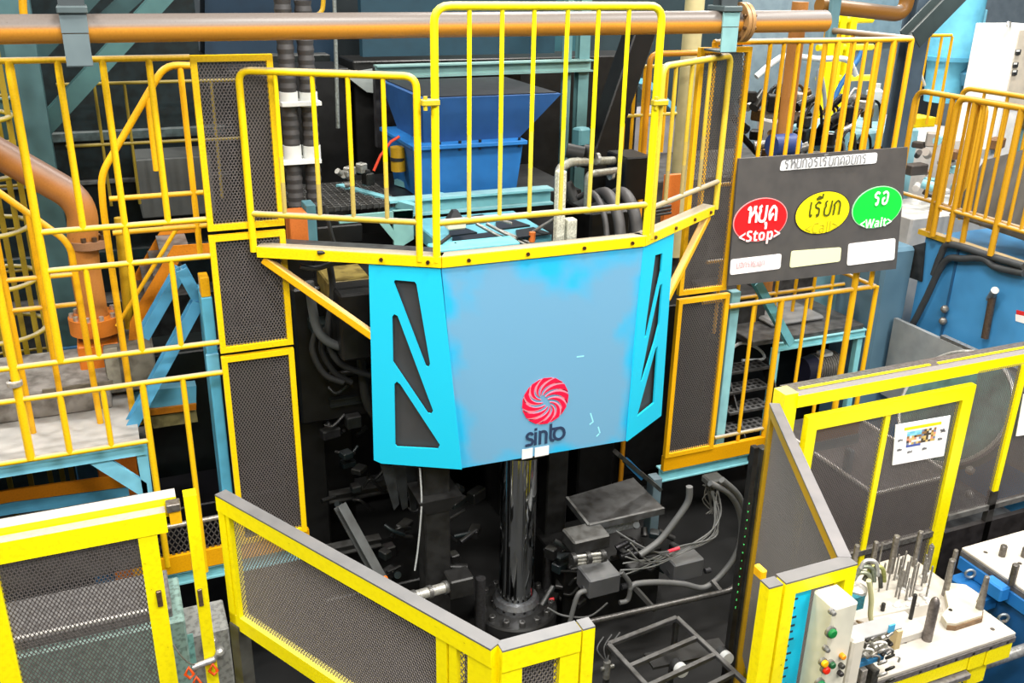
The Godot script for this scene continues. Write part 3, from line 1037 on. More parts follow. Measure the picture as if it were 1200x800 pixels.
func rails_behind():
	var z = -5.6
	var y2 = C(242, 196, 14)
	var t = thing("walkway_railing", "long yellow walkway railing of three tiers left of the stacked mesh panels", "railing")
	for r in [[4.27, -2.9, 0.475], [3.37, -0.4, 0.475], [3.15, -0.4, 0.475], [2.605, -2.9, 0.475], [2.405, -2.9, 0.475], [2.02, -2.9, 0.0]]:
		rail(t, Vector3(r[1], r[0], z), Vector3(r[2], r[0], z), 0.017, y2, "rail", 0.9)
	for b in [[-0.405, 2.605, 4.27, 0.022], [-0.18, 3.37, 4.27, 0.018], [0.035, 2.605, 4.27, 0.018], [0.265, 3.37, 4.27, 0.018], [-0.2, 2.605, 3.15, 0.016], [0.255, 2.605, 3.15, 0.016], [-0.44, 2.02, 2.405, 0.019], [-0.21, 2.02, 2.405, 0.017], [0.01, 1.1, 2.405, 0.02], [0.24, 1.0, 2.405, 0.017], [-0.65, 2.02, 4.27, 0.025], [-0.9, 2.02, 4.27, 0.018], [-1.15, 2.02, 4.27, 0.018], [-1.4, 2.02, 4.27, 0.018], [-1.8, 2.02, 4.27, 0.022], [-2.2, 2.02, 4.27, 0.018], [-2.6, 2.02, 4.27, 0.018], [-2.9, 2.02, 4.27, 0.022]]:
		bars(t, [[Vector3(b[0], b[1], z), Vector3(b[0], b[2], z)]], b[3], y2)
	var s = Shape.new(C(210, 206, 200))
	s.lathe([Vector2(0.026, -0.02), Vector2(0.042, -0.012), Vector2(0.042, 0.012), Vector2(0.026, 0.02)], Transform3D(Basis(), Z(17, 449, z)), 16)
	part(s, "clamp", STEEL, t, "pale clamp ring")
	# stair handrail behind it
	z = -6.1
	t = thing("stair_handrail", "yellow tube handrail with a bent sloping top behind the long walkway railing", "handrail")
	s = Shape.new(YEL2, 0.3)
	s.tube(bend([Z(228, 77, z), Z(193, 76, z), Z(118, 205, z), Z(121, 245, z), Vector3(Z(121, 245, z).x, 2.0, z)], 0.08), 0.021, 10)
	part(s, "frame_tube", PAINT, t)
	for b in [[173, 115, 182, 200], [211, 79, 226, 298]]:
		var p = Z(b[0], b[1], z)
		rail(t, p, Vector3(p.x, Z(b[2], b[3], z).y, z), 0.018, YEL2, "bar", 0.0)
	for r in [[128, 233, 238, 225], [132, 273, 244, 264]]:
		var p = Z(r[0], r[1], z)
		var q = Z(r[2], r[3], z)
		rail(t, p, Vector3(q.x, p.y, z), 0.016, YEL2, "rail", 0.4)
	# stair with an orange stringer and blue treads' carriage
	t = thing("access_stair", "short access stair with an orange stringer beside the orange flanged pipe", "stair")
	z = -6.5
	s = Shape.new(ORG)
	var q = []
	for p in [[152, 378], [165, 352], [203, 288], [248, 285], [248, 300], [212, 303], [174, 372], [174, 398], [150, 415]]:
		var m = Z(p[0], p[1], z)
		q.append(Vector2(m.x, m.y))
	s.prism(q, 0.012, Transform3D(Basis(), Vector3(0, 0, z)))
	part(s, "stringer", PAINT, t)
	s = Shape.new(ORG)
	var q2 = []
	for v in q: q2.append(v)
	s.prism(q2, 0.012, Transform3D(Basis(), Vector3(0, 0, z - 0.65)))
	part(s, "stringer", PAINT, t)
	var sa = Z(168, 372, z)
	var sb = Z(208, 296, z)
	for k in 4:
		var tr = Shape.new(C(96, 92, 88), 0.4)
		tr.box(sa.lerp(sb, (k + 0.5) / 4.0) + Vector3(0.03, 0, -0.33), Vector3(0.2, 0.02, 0.63))
		part(tr, "tread", GREASE, t)
	rail(t, Z(137, 382, z + 0.05), Z(207, 268, z + 0.05), 0.014, YEL2, "handrail", 0.3)
	# handrail with rungs and the ladder cage at the picture's edge
	z = -6.0
	t = thing("sloping_handrail", "yellow handrail sloping down in front of the teal column with two level rails", "handrail")
	s = Shape.new(YEL2, 0.3)
	s.tube(bend([Z(-20, 212, z), Z(82, 285, z), Vector3(Z(82, 285, z).x + 0.01, 1.9, z)], 0.08), 0.02, 10)
	part(s, "frame_tube", PAINT, t)
	for r in [[-20, 333, 88, 321], [-20, 369, 90, 356]]:
		var p = Z(r[2], r[3], z)
		rail(t, Vector3(Z(r[0], r[1], z).x, p.y, z), p, 0.015, YEL2, "rail", 0.7)
	for px in [33, -10]:
		var p = Z(px, 250, z)
		rail(t, p, Vector3(p.x, 2.0, z), 0.018, YEL2, "bar", 0.0)
	t = thing("ladder_cage", "dull yellow ladder with safety hoops at the edge of the walkway", "ladder")
	z = -7.0
	var c = Z(2, 265, z)
	for k in [0.0, 0.36, 0.72, -0.36, -0.72, -1.08]:
		var hoop = []
		for i in 17: hoop.append(Vector3(c.x - 0.1 + 0.27 * sin(TAU * i / 22.0 - 0.6), c.y + k, z + 0.3 * cos(TAU * i / 22.0 - 0.6)))
		var hs = Shape.new(C(186, 166, 40), 0.8)
		hs.tube(hoop, 0.017, 8)
		part(hs, "hoop", PAINT, t)
	for dx in [-0.24, -0.12, 0.0, 0.09, 0.16]:
		var b = Shape.new(C(150, 128, 30))
		b.beam(Vector3(c.x + dx, 0.4, z - 0.1 + absf(dx)), Vector3(c.x + dx, 4.3, z - 0.1 + absf(dx)), 0.035, 0.012, Vector3(0, 0, 1))
		part(b, "upright", PAINT, t)
	for k in 12:
		rail(t, Vector3(c.x - 0.2, 0.6 + k * 0.3, z - 0.2), Vector3(c.x + 0.16, 0.6 + k * 0.3, z - 0.2), 0.011, C(150, 128, 30), "rung", 0.4)
	# right railing over and under the signal board
	z = -5.62
	t = thing("corner_railing", "yellow corner railing standing above the signal board with closely set uprights", "railing")
	var xr = 5.6
	var zr = X(970, 31, xr).z
	s = Shape.new(YEL2, 0.9)
	s.tube([Vector3(3.86, 4.3, z), Vector3(xr, 4.3, z)], 0.02, 8)
	part(s, "rail", PAINT, t)
	s = Shape.new(C(150, 124, 92), 0.7)
	s.tube([Vector3(xr, 4.3, z), Vector3(xr, 4.3, zr)], 0.024, 8)
	part(s, "rail", PAINT, t)
	for p in [[3.87, z], [xr, zr]]:
		rail(t, Vector3(p[0], 3.1, p[1]), Vector3(p[0], 4.3, p[1]), 0.022, YEL2, "post", 0.0)
	for px in [903, 919, 936, 951, 982, 1001, 1015, 1028]:
		var x = Z(px, 52, z).x
		rail(t, Vector3(x, 3.3, z), Vector3(x, 4.3, z), 0.015 if px != 982 else 0.022, YEL2, "bar", 0.0)
	for k in [1.0 / 6, 2.0 / 6, 3.0 / 6, 4.0 / 6, 5.0 / 6]:
		var zz = lerpf(z, zr, k)
		rail(t, Vector3(xr, 3.3, zz), Vector3(xr, 4.3, zz), 0.015, YEL2, "bar", 0.0)
	for x in [Z(1047, 52, z).x, xr]:
		rail(t, Vector3(x, 2.35, z), Vector3(x, 4.3, z), 0.02, YEL2, "bar", 0.0)
	rail(t, Vector3(3.87, 3.32, z), Vector3(xr, 3.32, z), 0.016, YEL2, "rail", 0.8)
	t = thing("lower_railing", "yellow railing below the signal board with a dusty grey top rail", "railing")
	var yt = 2.365
	rail(t, Vector3(4.22, yt, z), Vector3(5.65, yt, z), 0.021, YEL2, "rail", 1.0)
	for b in [[883, 363, 0.015], [915, 359, 0.024], [945, 356, 0.015], [973, 353, 0.015], [999, 350, 0.026], [1026, 344, 0.02]]:
		var x = Z(b[0], b[1], z).x
		rail(t, Vector3(x, 1.17, z), Vector3(x, yt + (0.25 if b[2] == 0.026 else 0.0), z), b[2], YEL2, "bar", 0.0)
	rail(t, Vector3(4.22, 1.235, z), Vector3(4.74, 1.235, z), 0.016, C(170, 150, 90), "rail", 1.0)
	rail(t, Vector3(5.65, yt, z), Vector3(5.65, yt, -6.6), 0.018, YEL2, "rail", 1.0)
	t = thing("rear_railing", "yellow railing crossing behind the signal board's lower edge over the cyan stand", "railing")
	z = -6.5
	for y in [2.42, 2.05]: rail(t, Vector3(4.6, y, z), Vector3(6.6, y, z), 0.018, YEL2, "rail", 1.0)
	for k in 9: rail(t, Vector3(4.75 + k * 0.21, 1.75, z), Vector3(4.75 + k * 0.21, 2.42, z), 0.016, YEL2, "bar", 0.0)

# ---------------------------------------------------------------- signal board
var PEN = {
	"ho": [[[0.0, 0.82], [0.06, 0.98], [0.16, 0.94], [0.14, 0.0]], [[0.14, 0.3], [0.4, 0.62], [0.56, 0.98], [0.42, 0.96], [0.46, 0.72], [0.62, 0.52], [0.62, 0.0]]],
	"yo": [[[0.2, 1.0], [0.04, 0.9], [0.16, 0.7], [0.04, 0.5], [0.06, 0.1], [0.2, 0.0], [0.54, 0.0], [0.56, 1.0]]],
	"u": [[[0.0, -0.16], [0.12, -0.14], [0.1, -0.5]]],
	"do": [[[0.36, 0.42], [0.24, 0.34], [0.12, 0.0], [0.02, 0.55], [0.3, 1.0], [0.56, 0.75], [0.56, 0.0]]],
	"e": [[[0.08, 1.0], [0.08, 0.12], [0.2, 0.0], [0.26, 0.14]]],
	"ro": [[[0.06, 0.78], [0.26, 1.0], [0.46, 0.88]], [[0.06, 0.78], [0.1, 0.6], [0.42, 0.54], [0.42, 0.04], [0.26, 0.0], [0.24, 0.16]]],
	"ii": [[[0.0, 1.18], [0.18, 1.38], [0.44, 1.22], [0.0, 1.18]], [[0.44, 1.22], [0.46, 1.5]]],
	"go": [[[0.1, 0.0], [0.12, 0.58], [0.02, 0.72], [0.26, 1.0], [0.54, 0.82], [0.54, 0.0]]],
	"o": [[[0.04, 0.86], [0.28, 1.0], [0.54, 0.84], [0.54, 0.12], [0.3, 0.0], [0.08, 0.1], [0.04, 0.46], [0.2, 0.5]]],
}
func pen(sh, word, at, h, w, slant = 0.0):
	var lift = 0.0
	var x = 0.0
	for g in word:
		var back = g[1] if g is Array else 0.0
		var key = g[0] if g is Array else g
		for line in PEN[key]:
			var pts = []
			for p in line: pts.append(Vector2((x - back + p[0] + slant * p[1]) * h, p[1] * h))
			var soft = [pts[0]]
			for i in range(1, pts.size() - 1):
				for f in [0.25, 0.5, 0.75]: soft.append(pts[i].lerp(pts[i - 1], 0.45).lerp(pts[i], f).lerp(pts[i].lerp(pts[i].lerp(pts[i + 1], 0.45), f), f))
			soft.append(pts[pts.size() - 1])
			lift += 0.0009
			sh.stroke(soft, w, 0.002, Transform3D(Basis(), at + Vector3(0, 0, lift)))
		if not g is Array: x += 0.78 if key != "e" else 0.42
func lettering(txt, at, h, colour, parent, called, bold = false):
	var tm = TextMesh.new()
	var f = SystemFont.new()
	f.font_names = PackedStringArray(["Droid Sans"])
	f.font_weight = 700 if bold else 400
	tm.font = f
	tm.text = txt
	tm.font_size = 48
	tm.pixel_size = h / 48.0 * 1.35
	tm.depth = 0.003
	var m = StandardMaterial3D.new()
	m.albedo_color = colour.linear_to_srgb()
	m.roughness = 0.6
	tm.material = m
	var o = MeshInstance3D.new()
	o.name = called
	o.mesh = tm
	o.position = at
	parent.add_child(o, true)
	return o

func sign_board():
	var z = -5.52
	var t = thing("signal_board", "dark grey signal board with red, yellow and green ovals on the corner railing", "sign")
	var at = func(p): var m = Z(p[0], p[1], z); return Vector2(m.x, m.y)
	var s = Shape.new(C(84, 80, 79))
	var q = []
	for p in [[866, 186], [1064, 172.5], [1050, 315], [853, 335]]: q.append(at.call(p))
	s.prism(q, 0.02, Transform3D(Basis(), Vector3(0, 0, z)))
	part(s, "board", PLAIN, t)
	for e in [[859.6, 922.3, 230.6, 284.4, C(236, 16, 22), "red_oval"], [931.8, 995.6, 222.5, 275.6, C(244, 232, 6), "yellow_oval"], [999, 1056.6, 217, 268.4, C(10, 206, 60), "green_oval"]]:
		var c = at.call([(e[0] + e[1]) * 0.5, (e[2] + e[3]) * 0.5])
		var rx = (at.call([e[1], (e[2] + e[3]) * 0.5]).x - at.call([e[0], (e[2] + e[3]) * 0.5]).x) * 0.5
		var ry = (at.call([(e[0] + e[1]) * 0.5, e[2]]).y - at.call([(e[0] + e[1]) * 0.5, e[3]]).y) * 0.47
		for k in [[1.0, 0.004, C(40, 38, 36) if e[5] == "yellow_oval" else C(240, 150, 150) if e[5] == "red_oval" else C(170, 240, 180)], [0.965, 0.006, e[4]]]:
			var el = []
			for i in 40: el.append(c + Vector2(cos(TAU * i / 40.0) * rx, sin(TAU * i / 40.0) * ry) * k[0])
			var o = Shape.new(k[2])
			o.prism(el, 0.004, Transform3D(Basis(), Vector3(0, 0, z + k[1])))
			part(o, e[5] if k[0] < 1.0 else "oval_border", PAPER, t)
	for l in [[[856, 304], [915.5, 297], [914, 314.5], [855, 322], C(246, 240, 240)], [[927, 294], [985.5, 289.5], [984, 306], [925, 313.5], C(244, 244, 190)], [[994, 285.5], [1049, 279], [1047.5, 304], [992, 311], C(252, 250, 246)], [[916, 188], [1028, 178.5], [1026.5, 191], [913, 200], C(240, 240, 240)]]:
		var o = Shape.new(l[4])
		var lq = []
		for k in 4: lq.append(at.call(l[k]))
		# round the corners a little
		var rq = []
		for k in 4:
			var a = lq[(k + 3) % 4]
			var b = lq[k]
			var d = lq[(k + 1) % 4]
			var ra = b + (a - b).normalized() * 0.018
			var rd = b + (d - b).normalized() * 0.018
			for f in [0.0, 0.5, 1.0]: rq.append(ra.lerp(b, f).lerp(b.lerp(rd, f), f))
		o.prism(rq, 0.004, Transform3D(Basis(), Vector3(0, 0, z + 0.005)))
		part(o, "white_blank", PAPER, t)
	var p0 = func(px, py): return Z(px, py, z) + Vector3(0, 0, 0.0085)
	var wt = Shape.new(C(250, 236, 236))
	pen(wt, ["ho", "yo", ["u", 0.22], "do"], p0.call(875, 260.5), 0.115, 0.02)
	part(wt, "lettering", PAPER, t, "white Thai word")
	lettering("<Stop>", p0.call(889.5, 275.5), 0.086, C(252, 220, 220), t, "lettering", true)
	var bk = Shape.new(C(74, 78, 10))
	pen(bk, ["e", "ro", ["ii", 0.72], "yo", "go"], p0.call(946, 254), 0.112, 0.014, 0.05)
	part(bk, "lettering", PAPER, t, "dark Thai word")
	lettering("<Call>", p0.call(962, 266), 0.085, C(190, 178, 10), t, "lettering")
	var w2 = Shape.new(C(240, 250, 240))
	pen(w2, ["ro", "o"], p0.call(1022, 240), 0.1, 0.018, 0.05)
	part(w2, "lettering", PAPER, t, "white Thai word")
	lettering("<Wait>", p0.call(1025.5, 261), 0.072, C(230, 250, 230), t, "lettering", true)
	var hd = Shape.new(C(120, 120, 122))
	pen(hd, ["ro", "ho", "yo", "go", "o", "ro", "e", "ro", ["ii", 0.72], "yo", "go", "do", "o", "yo", "go", "ro"], p0.call(918, 197.5), 0.066, 0.008)
	part(hd, "lettering", PAPER, t, "faded grey heading")
	var pk = Shape.new(C(236, 180, 184))
	pen(pk, ["yo", "o", "go", "ro", "ho", "yo", "do", "go"], p0.call(862, 313.5), 0.04, 0.006)
	part(pk, "lettering", PAPER, t, "faint pink line")

# ---------------------------------------------------------------- pipes overhead
func overhead_pipes():
	var z = -5.42
	var org = C(206, 142, 48)
	var t = thing("overhead_pipe", "long orange pipe with a grey dusty top crossing above the guard gate", "pipe")
	var s = Shape.new(org, 1.0)
	s.dustcol = C(104, 97, 92)
	s.dlo = -0.05
	s.dhi = 0.3
	var a = Vector3(-2.2, 4.43, z)
	var b = Vector3(4.6, 4.445, z)
	var r = 0.07
	s.rod(a, b, r, 32)
	part(s, "pipe", PAINT, t)
	s = Shape.new(C(158, 120, 74))
	var fx = Z(868, 28, z).x
	for k in [-0.014, 0.018]:
		s.rod(Vector3(fx + k - 0.013, 4.44, z), Vector3(fx + k + 0.013, 4.44, z), 0.125, 28)
	part(s, "flange", PAINT, t)
	for i in 8:
		var bo = Shape.new(C(110, 84, 60))
		var d = Vector3(0, cos(TAU * i / 8.0 + 0.3), sin(TAU * i / 8.0 + 0.3)) * 0.1
		bo.rod(Vector3(fx - 0.045, 4.44, z) + d, Vector3(fx + 0.05, 4.44, z) + d, 0.012, 6)
		part(bo, "bolt", STEEL, t)
	for h in [[85, "grey steel hanger bracket round the overhead pipe above the walkway railing", C(104, 118, 122)], [844, "pale teal hanger bracket round the overhead pipe by its flange", C(132, 176, 176)]]:
		var x = Z(h[0] + 3, 35, z).x
		var ht = thing("pipe_hanger", h[1], "bracket")
		s = Shape.new(h[2], 0.3)
		s.span(Vector3(x - 0.062, 4.42, z + 0.072), Vector3(x + 0.062, 4.51, z + 0.084))
		s.span(Vector3(x - 0.06, 4.265, z + 0.074), Vector3(x + 0.06, 4.415, z + 0.086))
		part(s, "front_strap", PLAIN, ht)
		s = Shape.new(C(80, 92, 94))
		s.span(Vector3(x - 0.07, 4.51, z - 0.1), Vector3(x + 0.07, 4.545, z + 0.1), 0.006)
		part(s, "saddle", PLAIN, ht)
		s = Shape.new(C(80, 92, 94))
		s.span(Vector3(x - 0.062, 4.26, z - 0.1), Vector3(x + 0.062, 4.272, z + 0.084))
		part(s, "lower_strap", PLAIN, ht)
		s = Shape.new(C(64, 72, 74))
		s.channel(Vector3(x, 4.54, z), Vector3(x, 5.9, z), 0.12, 0.1, 0.01, Vector3(0, 0, 1))
		part(s, "drop_leg", PLAIN, ht)
	# a steel girder overhead carries the hangers (above the frame)
	s = Shape.new(C(80, 96, 98))
	s.channel(Vector3(-4, 6.0, z), Vector3(9, 6.0, z), 0.16, 0.22, 0.014)
	obj(s, "roof_girder", "teal grey steel girder that carries the pipe hangers", "girder", PLAIN)
	t = thing("branch_pipe", "shorter brown pipe with an upward elbow beyond the end of the overhead pipe", "pipe")
	z = -6.6
	s = Shape.new(C(150, 104, 46), 1.0)
	s.dustcol = C(140, 128, 118)
	s.tube(bend([Z(960, 6, z), Z(1062, 18, z), Z(1066, -60, z)], 0.16, 8), 0.062, 20)
	part(s, "pipe", PAINT, t)
	s = Shape.new(C(110, 150, 160))
	s.box(Z(978, 10, z + 0.1), Vector3(0.09, 0.5, 0.05), Basis(), 0.006)
	obj(s, "pipe_strap", "pale blue strap where the overhead pipe's end meets the brown branch pipe", "bracket", PLAIN)
	# small yellow conduits above the pipe
	z = -6.4
	s = Shape.new(C(224, 168, 16))
	s.tube([Z(25, -40, z), Z(27, 10, z), Z(31, 45, z)], 0.022, 8)
	obj(s, "conduit", "short yellow upright conduit above the overhead pipe near the teal column", "conduit", PAINT)
	s = Shape.new(C(200, 160, 30), 0.6)
	s.tube(bend([Z(240, 22, z), Z(378, 18, z), Z(381, -40, z)], 0.06), 0.015, 8)
	obj(s, "conduit", "thin yellow conduit bending upward above the overhead pipe", "conduit", PAINT)
	s = Shape.new(C(170, 180, 180))
	s.tube([Z(391, -30, z), Z(396, 150, z)], 0.013, 8)
	obj(s, "conduit", "thin grey upright conduit behind the four-bar guard rail", "conduit", STEEL)

# ---------------------------------------------------------------- the machine behind and under the cover
func hexa(sh, lo, hi):   # lo, hi: four corners each, same order round
	var c = Vector3.ZERO
	for p in lo + hi: c += p / 8.0
	var f = [lo, hi]
	for i in 4: f.append([lo[i], lo[(i + 1) % 4], hi[(i + 1) % 4], hi[i]])
	for q in f:
		var m = (q[1] - q[0]).cross(q[2] - q[0]).normalized()
		if m.dot((q[0] + q[2]) * 0.5 - c) < 0.0: m = -m
		sh.quad(q[0], q[1], q[2], q[3], m)
func rect(x0, x1, z0, z1, y):
	return [Vector3(x0, y, z0), Vector3(x1, y, z0), Vector3(x1, y, z1), Vector3(x0, y, z1)]
func hose(pts, r, called, label, cat, colour, mat, group = "", dusty = 0.0, sides = 10):
	var s = Shape.new(colour, dusty)
	s.tube(curve(pts, 7), r, sides)
	return obj(s, called, label, cat, mat, group)
func block(lo, hi, called, label, cat, colour, mat, bev = 0.01, dusty = 0.0, group = ""):
	var s = Shape.new(colour, dusty)
	s.span(lo, hi, bev)
	return obj(s, called, label, cat, mat, group)

func machine_inside():
	var s
	var t
	# dark frame of the moulding machine
	t = thing("moulding_machine", "black greasy frame of the moulding machine behind and below the blue cover", "machine")
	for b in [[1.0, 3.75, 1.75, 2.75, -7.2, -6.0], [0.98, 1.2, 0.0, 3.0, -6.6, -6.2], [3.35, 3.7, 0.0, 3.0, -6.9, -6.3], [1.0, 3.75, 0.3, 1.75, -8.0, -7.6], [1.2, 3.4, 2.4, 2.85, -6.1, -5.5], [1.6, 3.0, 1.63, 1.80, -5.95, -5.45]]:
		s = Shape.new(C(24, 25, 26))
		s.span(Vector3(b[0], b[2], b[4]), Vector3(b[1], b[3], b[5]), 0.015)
		part(s, "frame_block", GREASE, t)
	for k in 5:
		s = Shape.new(C(38, 42, 42))
		s.channel(Vector3(1.2, 1.9 + k * 0.2, -5.98), Vector3(3.5, 1.9 + k * 0.2, -5.98), 0.05, 0.06, 0.008)
		part(s, "rib", GREASE, t)
	# pale blue bed with bars, seen through the gate
	t = thing("machine_bed", "pale blue machine bed of plates and bars behind the tall guard gate", "machine bed")
	var y = 3.13
	s = Shape.new(C(92, 158, 172))
	s.span(Vector3(1.85, y - 0.1, -6.1), Vector3(2.62, y, -5.45), 0.008)
	part(s, "plate", PLAIN, t)
	s = Shape.new(C(110, 196, 208))
	s.span(Vector3(1.74, y - 0.06, -5.4), Vector3(2.3, y + 0.03, -5.24), 0.008)
	part(s, "front_bar", PLAIN, t)
	s = Shape.new(C(128, 190, 198), 0.3)
	s.channel(Vector3(1.75, 3.17, -6.3), Vector3(3.0, 3.17, -6.3), 0.12, 0.12, 0.016)
	part(s, "cross_beam", PLAIN, t)
	s = Shape.new(C(120, 180, 188))
	s.beam(Vector3(1.55, 3.2, -6.9), Vector3(1.9, 3.2, -6.1), 0.06, 0.05)
	part(s, "diagonal_bar", PLAIN, t)
	s = Shape.new(C(120, 180, 188))
	s.beam(Vector3(2.0, 3.2, -6.95), Vector3(2.2, 3.2, -6.36), 0.03, 0.04)
	part(s, "diagonal_bar", PLAIN, t)
	s = Shape.new(C(40, 42, 42))
	s.span(Vector3(1.7, 3.1, -7.4), Vector3(3.3, 3.17, -6.38))
	part(s, "dark_plate", GREASE, t)
	for p in [[1.95, 2.15, -5.7], [2.3, 2.55, -5.75], [1.9, 2.3, -5.5], [2.35, 2.6, -5.52], [2.15, 2.4, -5.95]]:
		s = Shape.new(C(26, 28, 28))
		hexa(s, [Vector3(p[0], y + 0.002, p[2] + 0.12), Vector3(p[1], y + 0.002, p[2] + 0.1), Vector3(p[1] - 0.05, y + 0.002, p[2] - 0.08), Vector3(p[0] + 0.06, y + 0.002, p[2] - 0.05)], [Vector3(p[0], y + 0.012, p[2] + 0.12), Vector3(p[1], y + 0.012, p[2] + 0.1), Vector3(p[1] - 0.05, y + 0.012, p[2] - 0.08), Vector3(p[0] + 0.06, y + 0.012, p[2] - 0.05)])
		part(s, "dark_gap_plate", GREASE, t)
	# small cream box and linkage rods on the bed
	t = thing("sensor_box", "small cream sensor box with a black cap on the pale blue bed", "box")
	var c = Z(533, 262, -5.55)
	s = Shape.new(C(226, 220, 190), 0.2)
	s.box(c, Vector3(0.12, 0.06, 0.1), Basis(), 0.01)
	part(s, "housing", PLAIN, t)
	s = Shape.new(C(40, 42, 44))
	hexa(s, rect(c.x - 0.05, c.x + 0.05, c.z - 0.04, c.z + 0.04, c.y + 0.03), rect(c.x - 0.015, c.x + 0.015, c.z - 0.02, c.z + 0.02, c.y + 0.09))
	part(s, "cap", PLAIN, t)
	t = thing("linkage_rods", "bundle of grey steel linkage rods with an orange joint crossing the pale blue bed", "linkage")
	for r in [[558, 262, 612, 292], [570, 262, 622, 290], [580, 256, 600, 262], [586, 270, 630, 288], [624, 272, 650, 256]]:
		s = Shape.new(C(150, 150, 146))
		s.rod(Z(r[0], r[1], -5.5), Z(r[2], r[3], -5.4), 0.011, 8)
		part(s, "rod", STEEL, t)
	s = Shape.new(C(214, 110, 40))
	s.rod(Z(624, 272, -5.42), Z(623, 283, -5.42), 0.022, 10)
	part(s, "joint", PLAIN, t, "orange joint")
	# hopper
	t = thing("hopper", "dark blue sand hopper on a lighter blue lower box behind the tall guard gate", "hopper")
	s = Shape.new(C(36, 80, 134))
	hexa(s, rect(2.1, 2.84, -6.55, -7.2, 3.55), rect(2.08, 3.16, -6.5, -7.6, 3.875))
	part(s, "upper_box", PLAIN, t)
	s = Shape.new(C(42, 42, 44))
	hexa(s, rect(2.12, 3.14, -6.54, -7.56, 3.877), rect(2.12, 3.14, -6.54, -7.56, 3.882))
	part(s, "mouth", GREASE, t)
	s = Shape.new(C(40, 118, 190))
	s.span(Vector3(1.98, 3.53, -7.3), Vector3(2.86, 3.56, -6.42), 0.004)
	part(s, "flange", PLAIN, t)
	for k in 6:
		s = Shape.new(C(60, 70, 84))
		s.rod(Vector3(2.03 + k * 0.155, 3.51, -6.45), Vector3(2.03 + k * 0.155, 3.58, -6.45), 0.012, 6)
		part(s, "bolt", STEEL, t)
	s = Shape.new(C(32, 100, 164))
	hexa(s, rect(2.03, 2.8, -6.48, -7.1, 3.18), rect(2.0, 2.84, -6.46, -7.2, 3.53))
	part(s, "lower_box", PLAIN, t)
	# steel frame behind the hopper
	t = thing("hopper_gantry", "grey teal steel frame standing behind the blue hopper", "frame")
	s = Shape.new(C(122, 160, 156), 0.2)
	s.channel(Z(440, 84, -7.7), Z(692, 76, -7.7), 0.12, 0.1, 0.012)
	part(s, "cross_beam", PLAIN, t)
	for px in [682, 664]:
		s = Shape.new(C(98, 140, 142))
		var p = Z(px, 75, -7.75)
		s.channel(Vector3(p.x, 0.0, p.z), Vector3(p.x, 5.6, p.z), 0.1 if px == 682 else 0.05, 0.09, 0.01, Vector3(0, 0, 1))
		part(s, "post", PLAIN, t)
	s = Shape.new(C(58, 58, 60))
	s.span(Vector3(2.1, 3.3, -7.9), Vector3(3.4, 3.95, -7.82))
	part(s, "back_plate", GREASE, t)
	s = Shape.new(C(30, 64, 80))
	s.span(Vector3(2.1, 4.0, -8.3), Vector3(3.9, 5.0, -8.2))
	part(s, "teal_panel", PLAIN, t)
	s = Shape.new(C(16, 16, 17))
	s.beam(Z(752, 30, -6.7), Z(694, 200, -6.6), 0.18, 0.2, Vector3(0, 0, 1), 0.01)
	obj(s, "inclined_column", "black inclined square column leaning behind the tall guard gate", "column", GREASE)
	# hydraulic pipes and pillars at the gate's right half
	t = thing("hydraulic_pipes", "dirty white hydraulic pipes with an elbow and black couplings by the inclined column", "pipework")
	var pw = C(206, 206, 190)
	s = Shape.new(pw, 0.2)
	s.tube(bend([Z(655, 290, -5.5), Z(655, 198, -5.6), Z(668, 190, -5.8), Z(724, 188, -6.1)], 0.06, 6), 0.03, 12)
	part(s, "pipe", STEEL, t)
	s = Shape.new(C(170, 170, 160))
	s.tube(bend([Z(688, 250, -5.75), Z(689, 204, -5.75), Z(722, 200, -5.9)], 0.05, 6), 0.026, 12)
	part(s, "pipe", STEEL, t)
	for r in [[664, 176, 684, 180, 0.05], [664, 214, 674, 236, 0.04], [686, 178, 694, 180, 0.055]]:
		s = Shape.new(C(40, 40, 40))
		s.rod(Z(r[0], r[1], -5.95), Z(r[2], r[3], -5.9), r[4], 16)
		part(s, "coupling", RUBBER, t)
	for r in [[700, 186], [716, 204], [676, 189]]:
		s = Shape.new(C(190, 190, 184))
		var p = Z(r[0], r[1], -5.9)
		s.rod(p - Vector3(0.012, 0, 0), p + Vector3(0.012, 0, 0), 0.042, 14)
		part(s, "clamp", STEEL, t)
	for p in [[654, 293, 200, 0.034], [667, 293, 256, 0.04]]:
		s = Shape.new(C(226, 224, 206))
		var a = Z(p[0], p[1], -5.35)
		s.box(Vector3(a.x, (a.y + Z(p[0], p[2], -5.35).y) * 0.5, a.z), Vector3(p[3] * 1.7, Z(p[0], p[2], -5.35).y - a.y, p[3] * 1.7), Basis(), 0.006)
		obj(s, "white_pillar", "chipped white square pillar %s by the hydraulic pipes" % ["reaching the lower rail, the tall one" if p[2] == 200 else "below the lower rail, the short one"], "pillar", surface(0.5, 0.0, "metal", 5.0))
	var hl = ["inner", "middle", "outer"]
	for k in 3:
		var dx = [0, 16, 36][k]
		hose([Z(676 + dx, 232, -5.9), Z(694 + dx, 226, -5.7), Z(706 + dx, 245, -5.5), Z(711 + dx, 275, -5.4), Z(710 + dx, 305, -5.35)], [0.02, 0.04, 0.042][k], "hydraulic_hose", "thick black hydraulic hose arching down behind the gate, the %s one of three" % hl[k], "hose", C(64, 63, 62), RUBBER, "hydraulic hoses behind the gate")
	block(Z(731, 236, -5.9), ZZ(765, 183, -5.9, -6.2), "black_box", "black electrical box behind the tall gate's hinge post", "box", C(18, 18, 18), GREASE)
	t = thing("orange_plate", "orange steel plate behind the right guard rail's lower end", "plate")
	s = Shape.new(C(206, 116, 50))
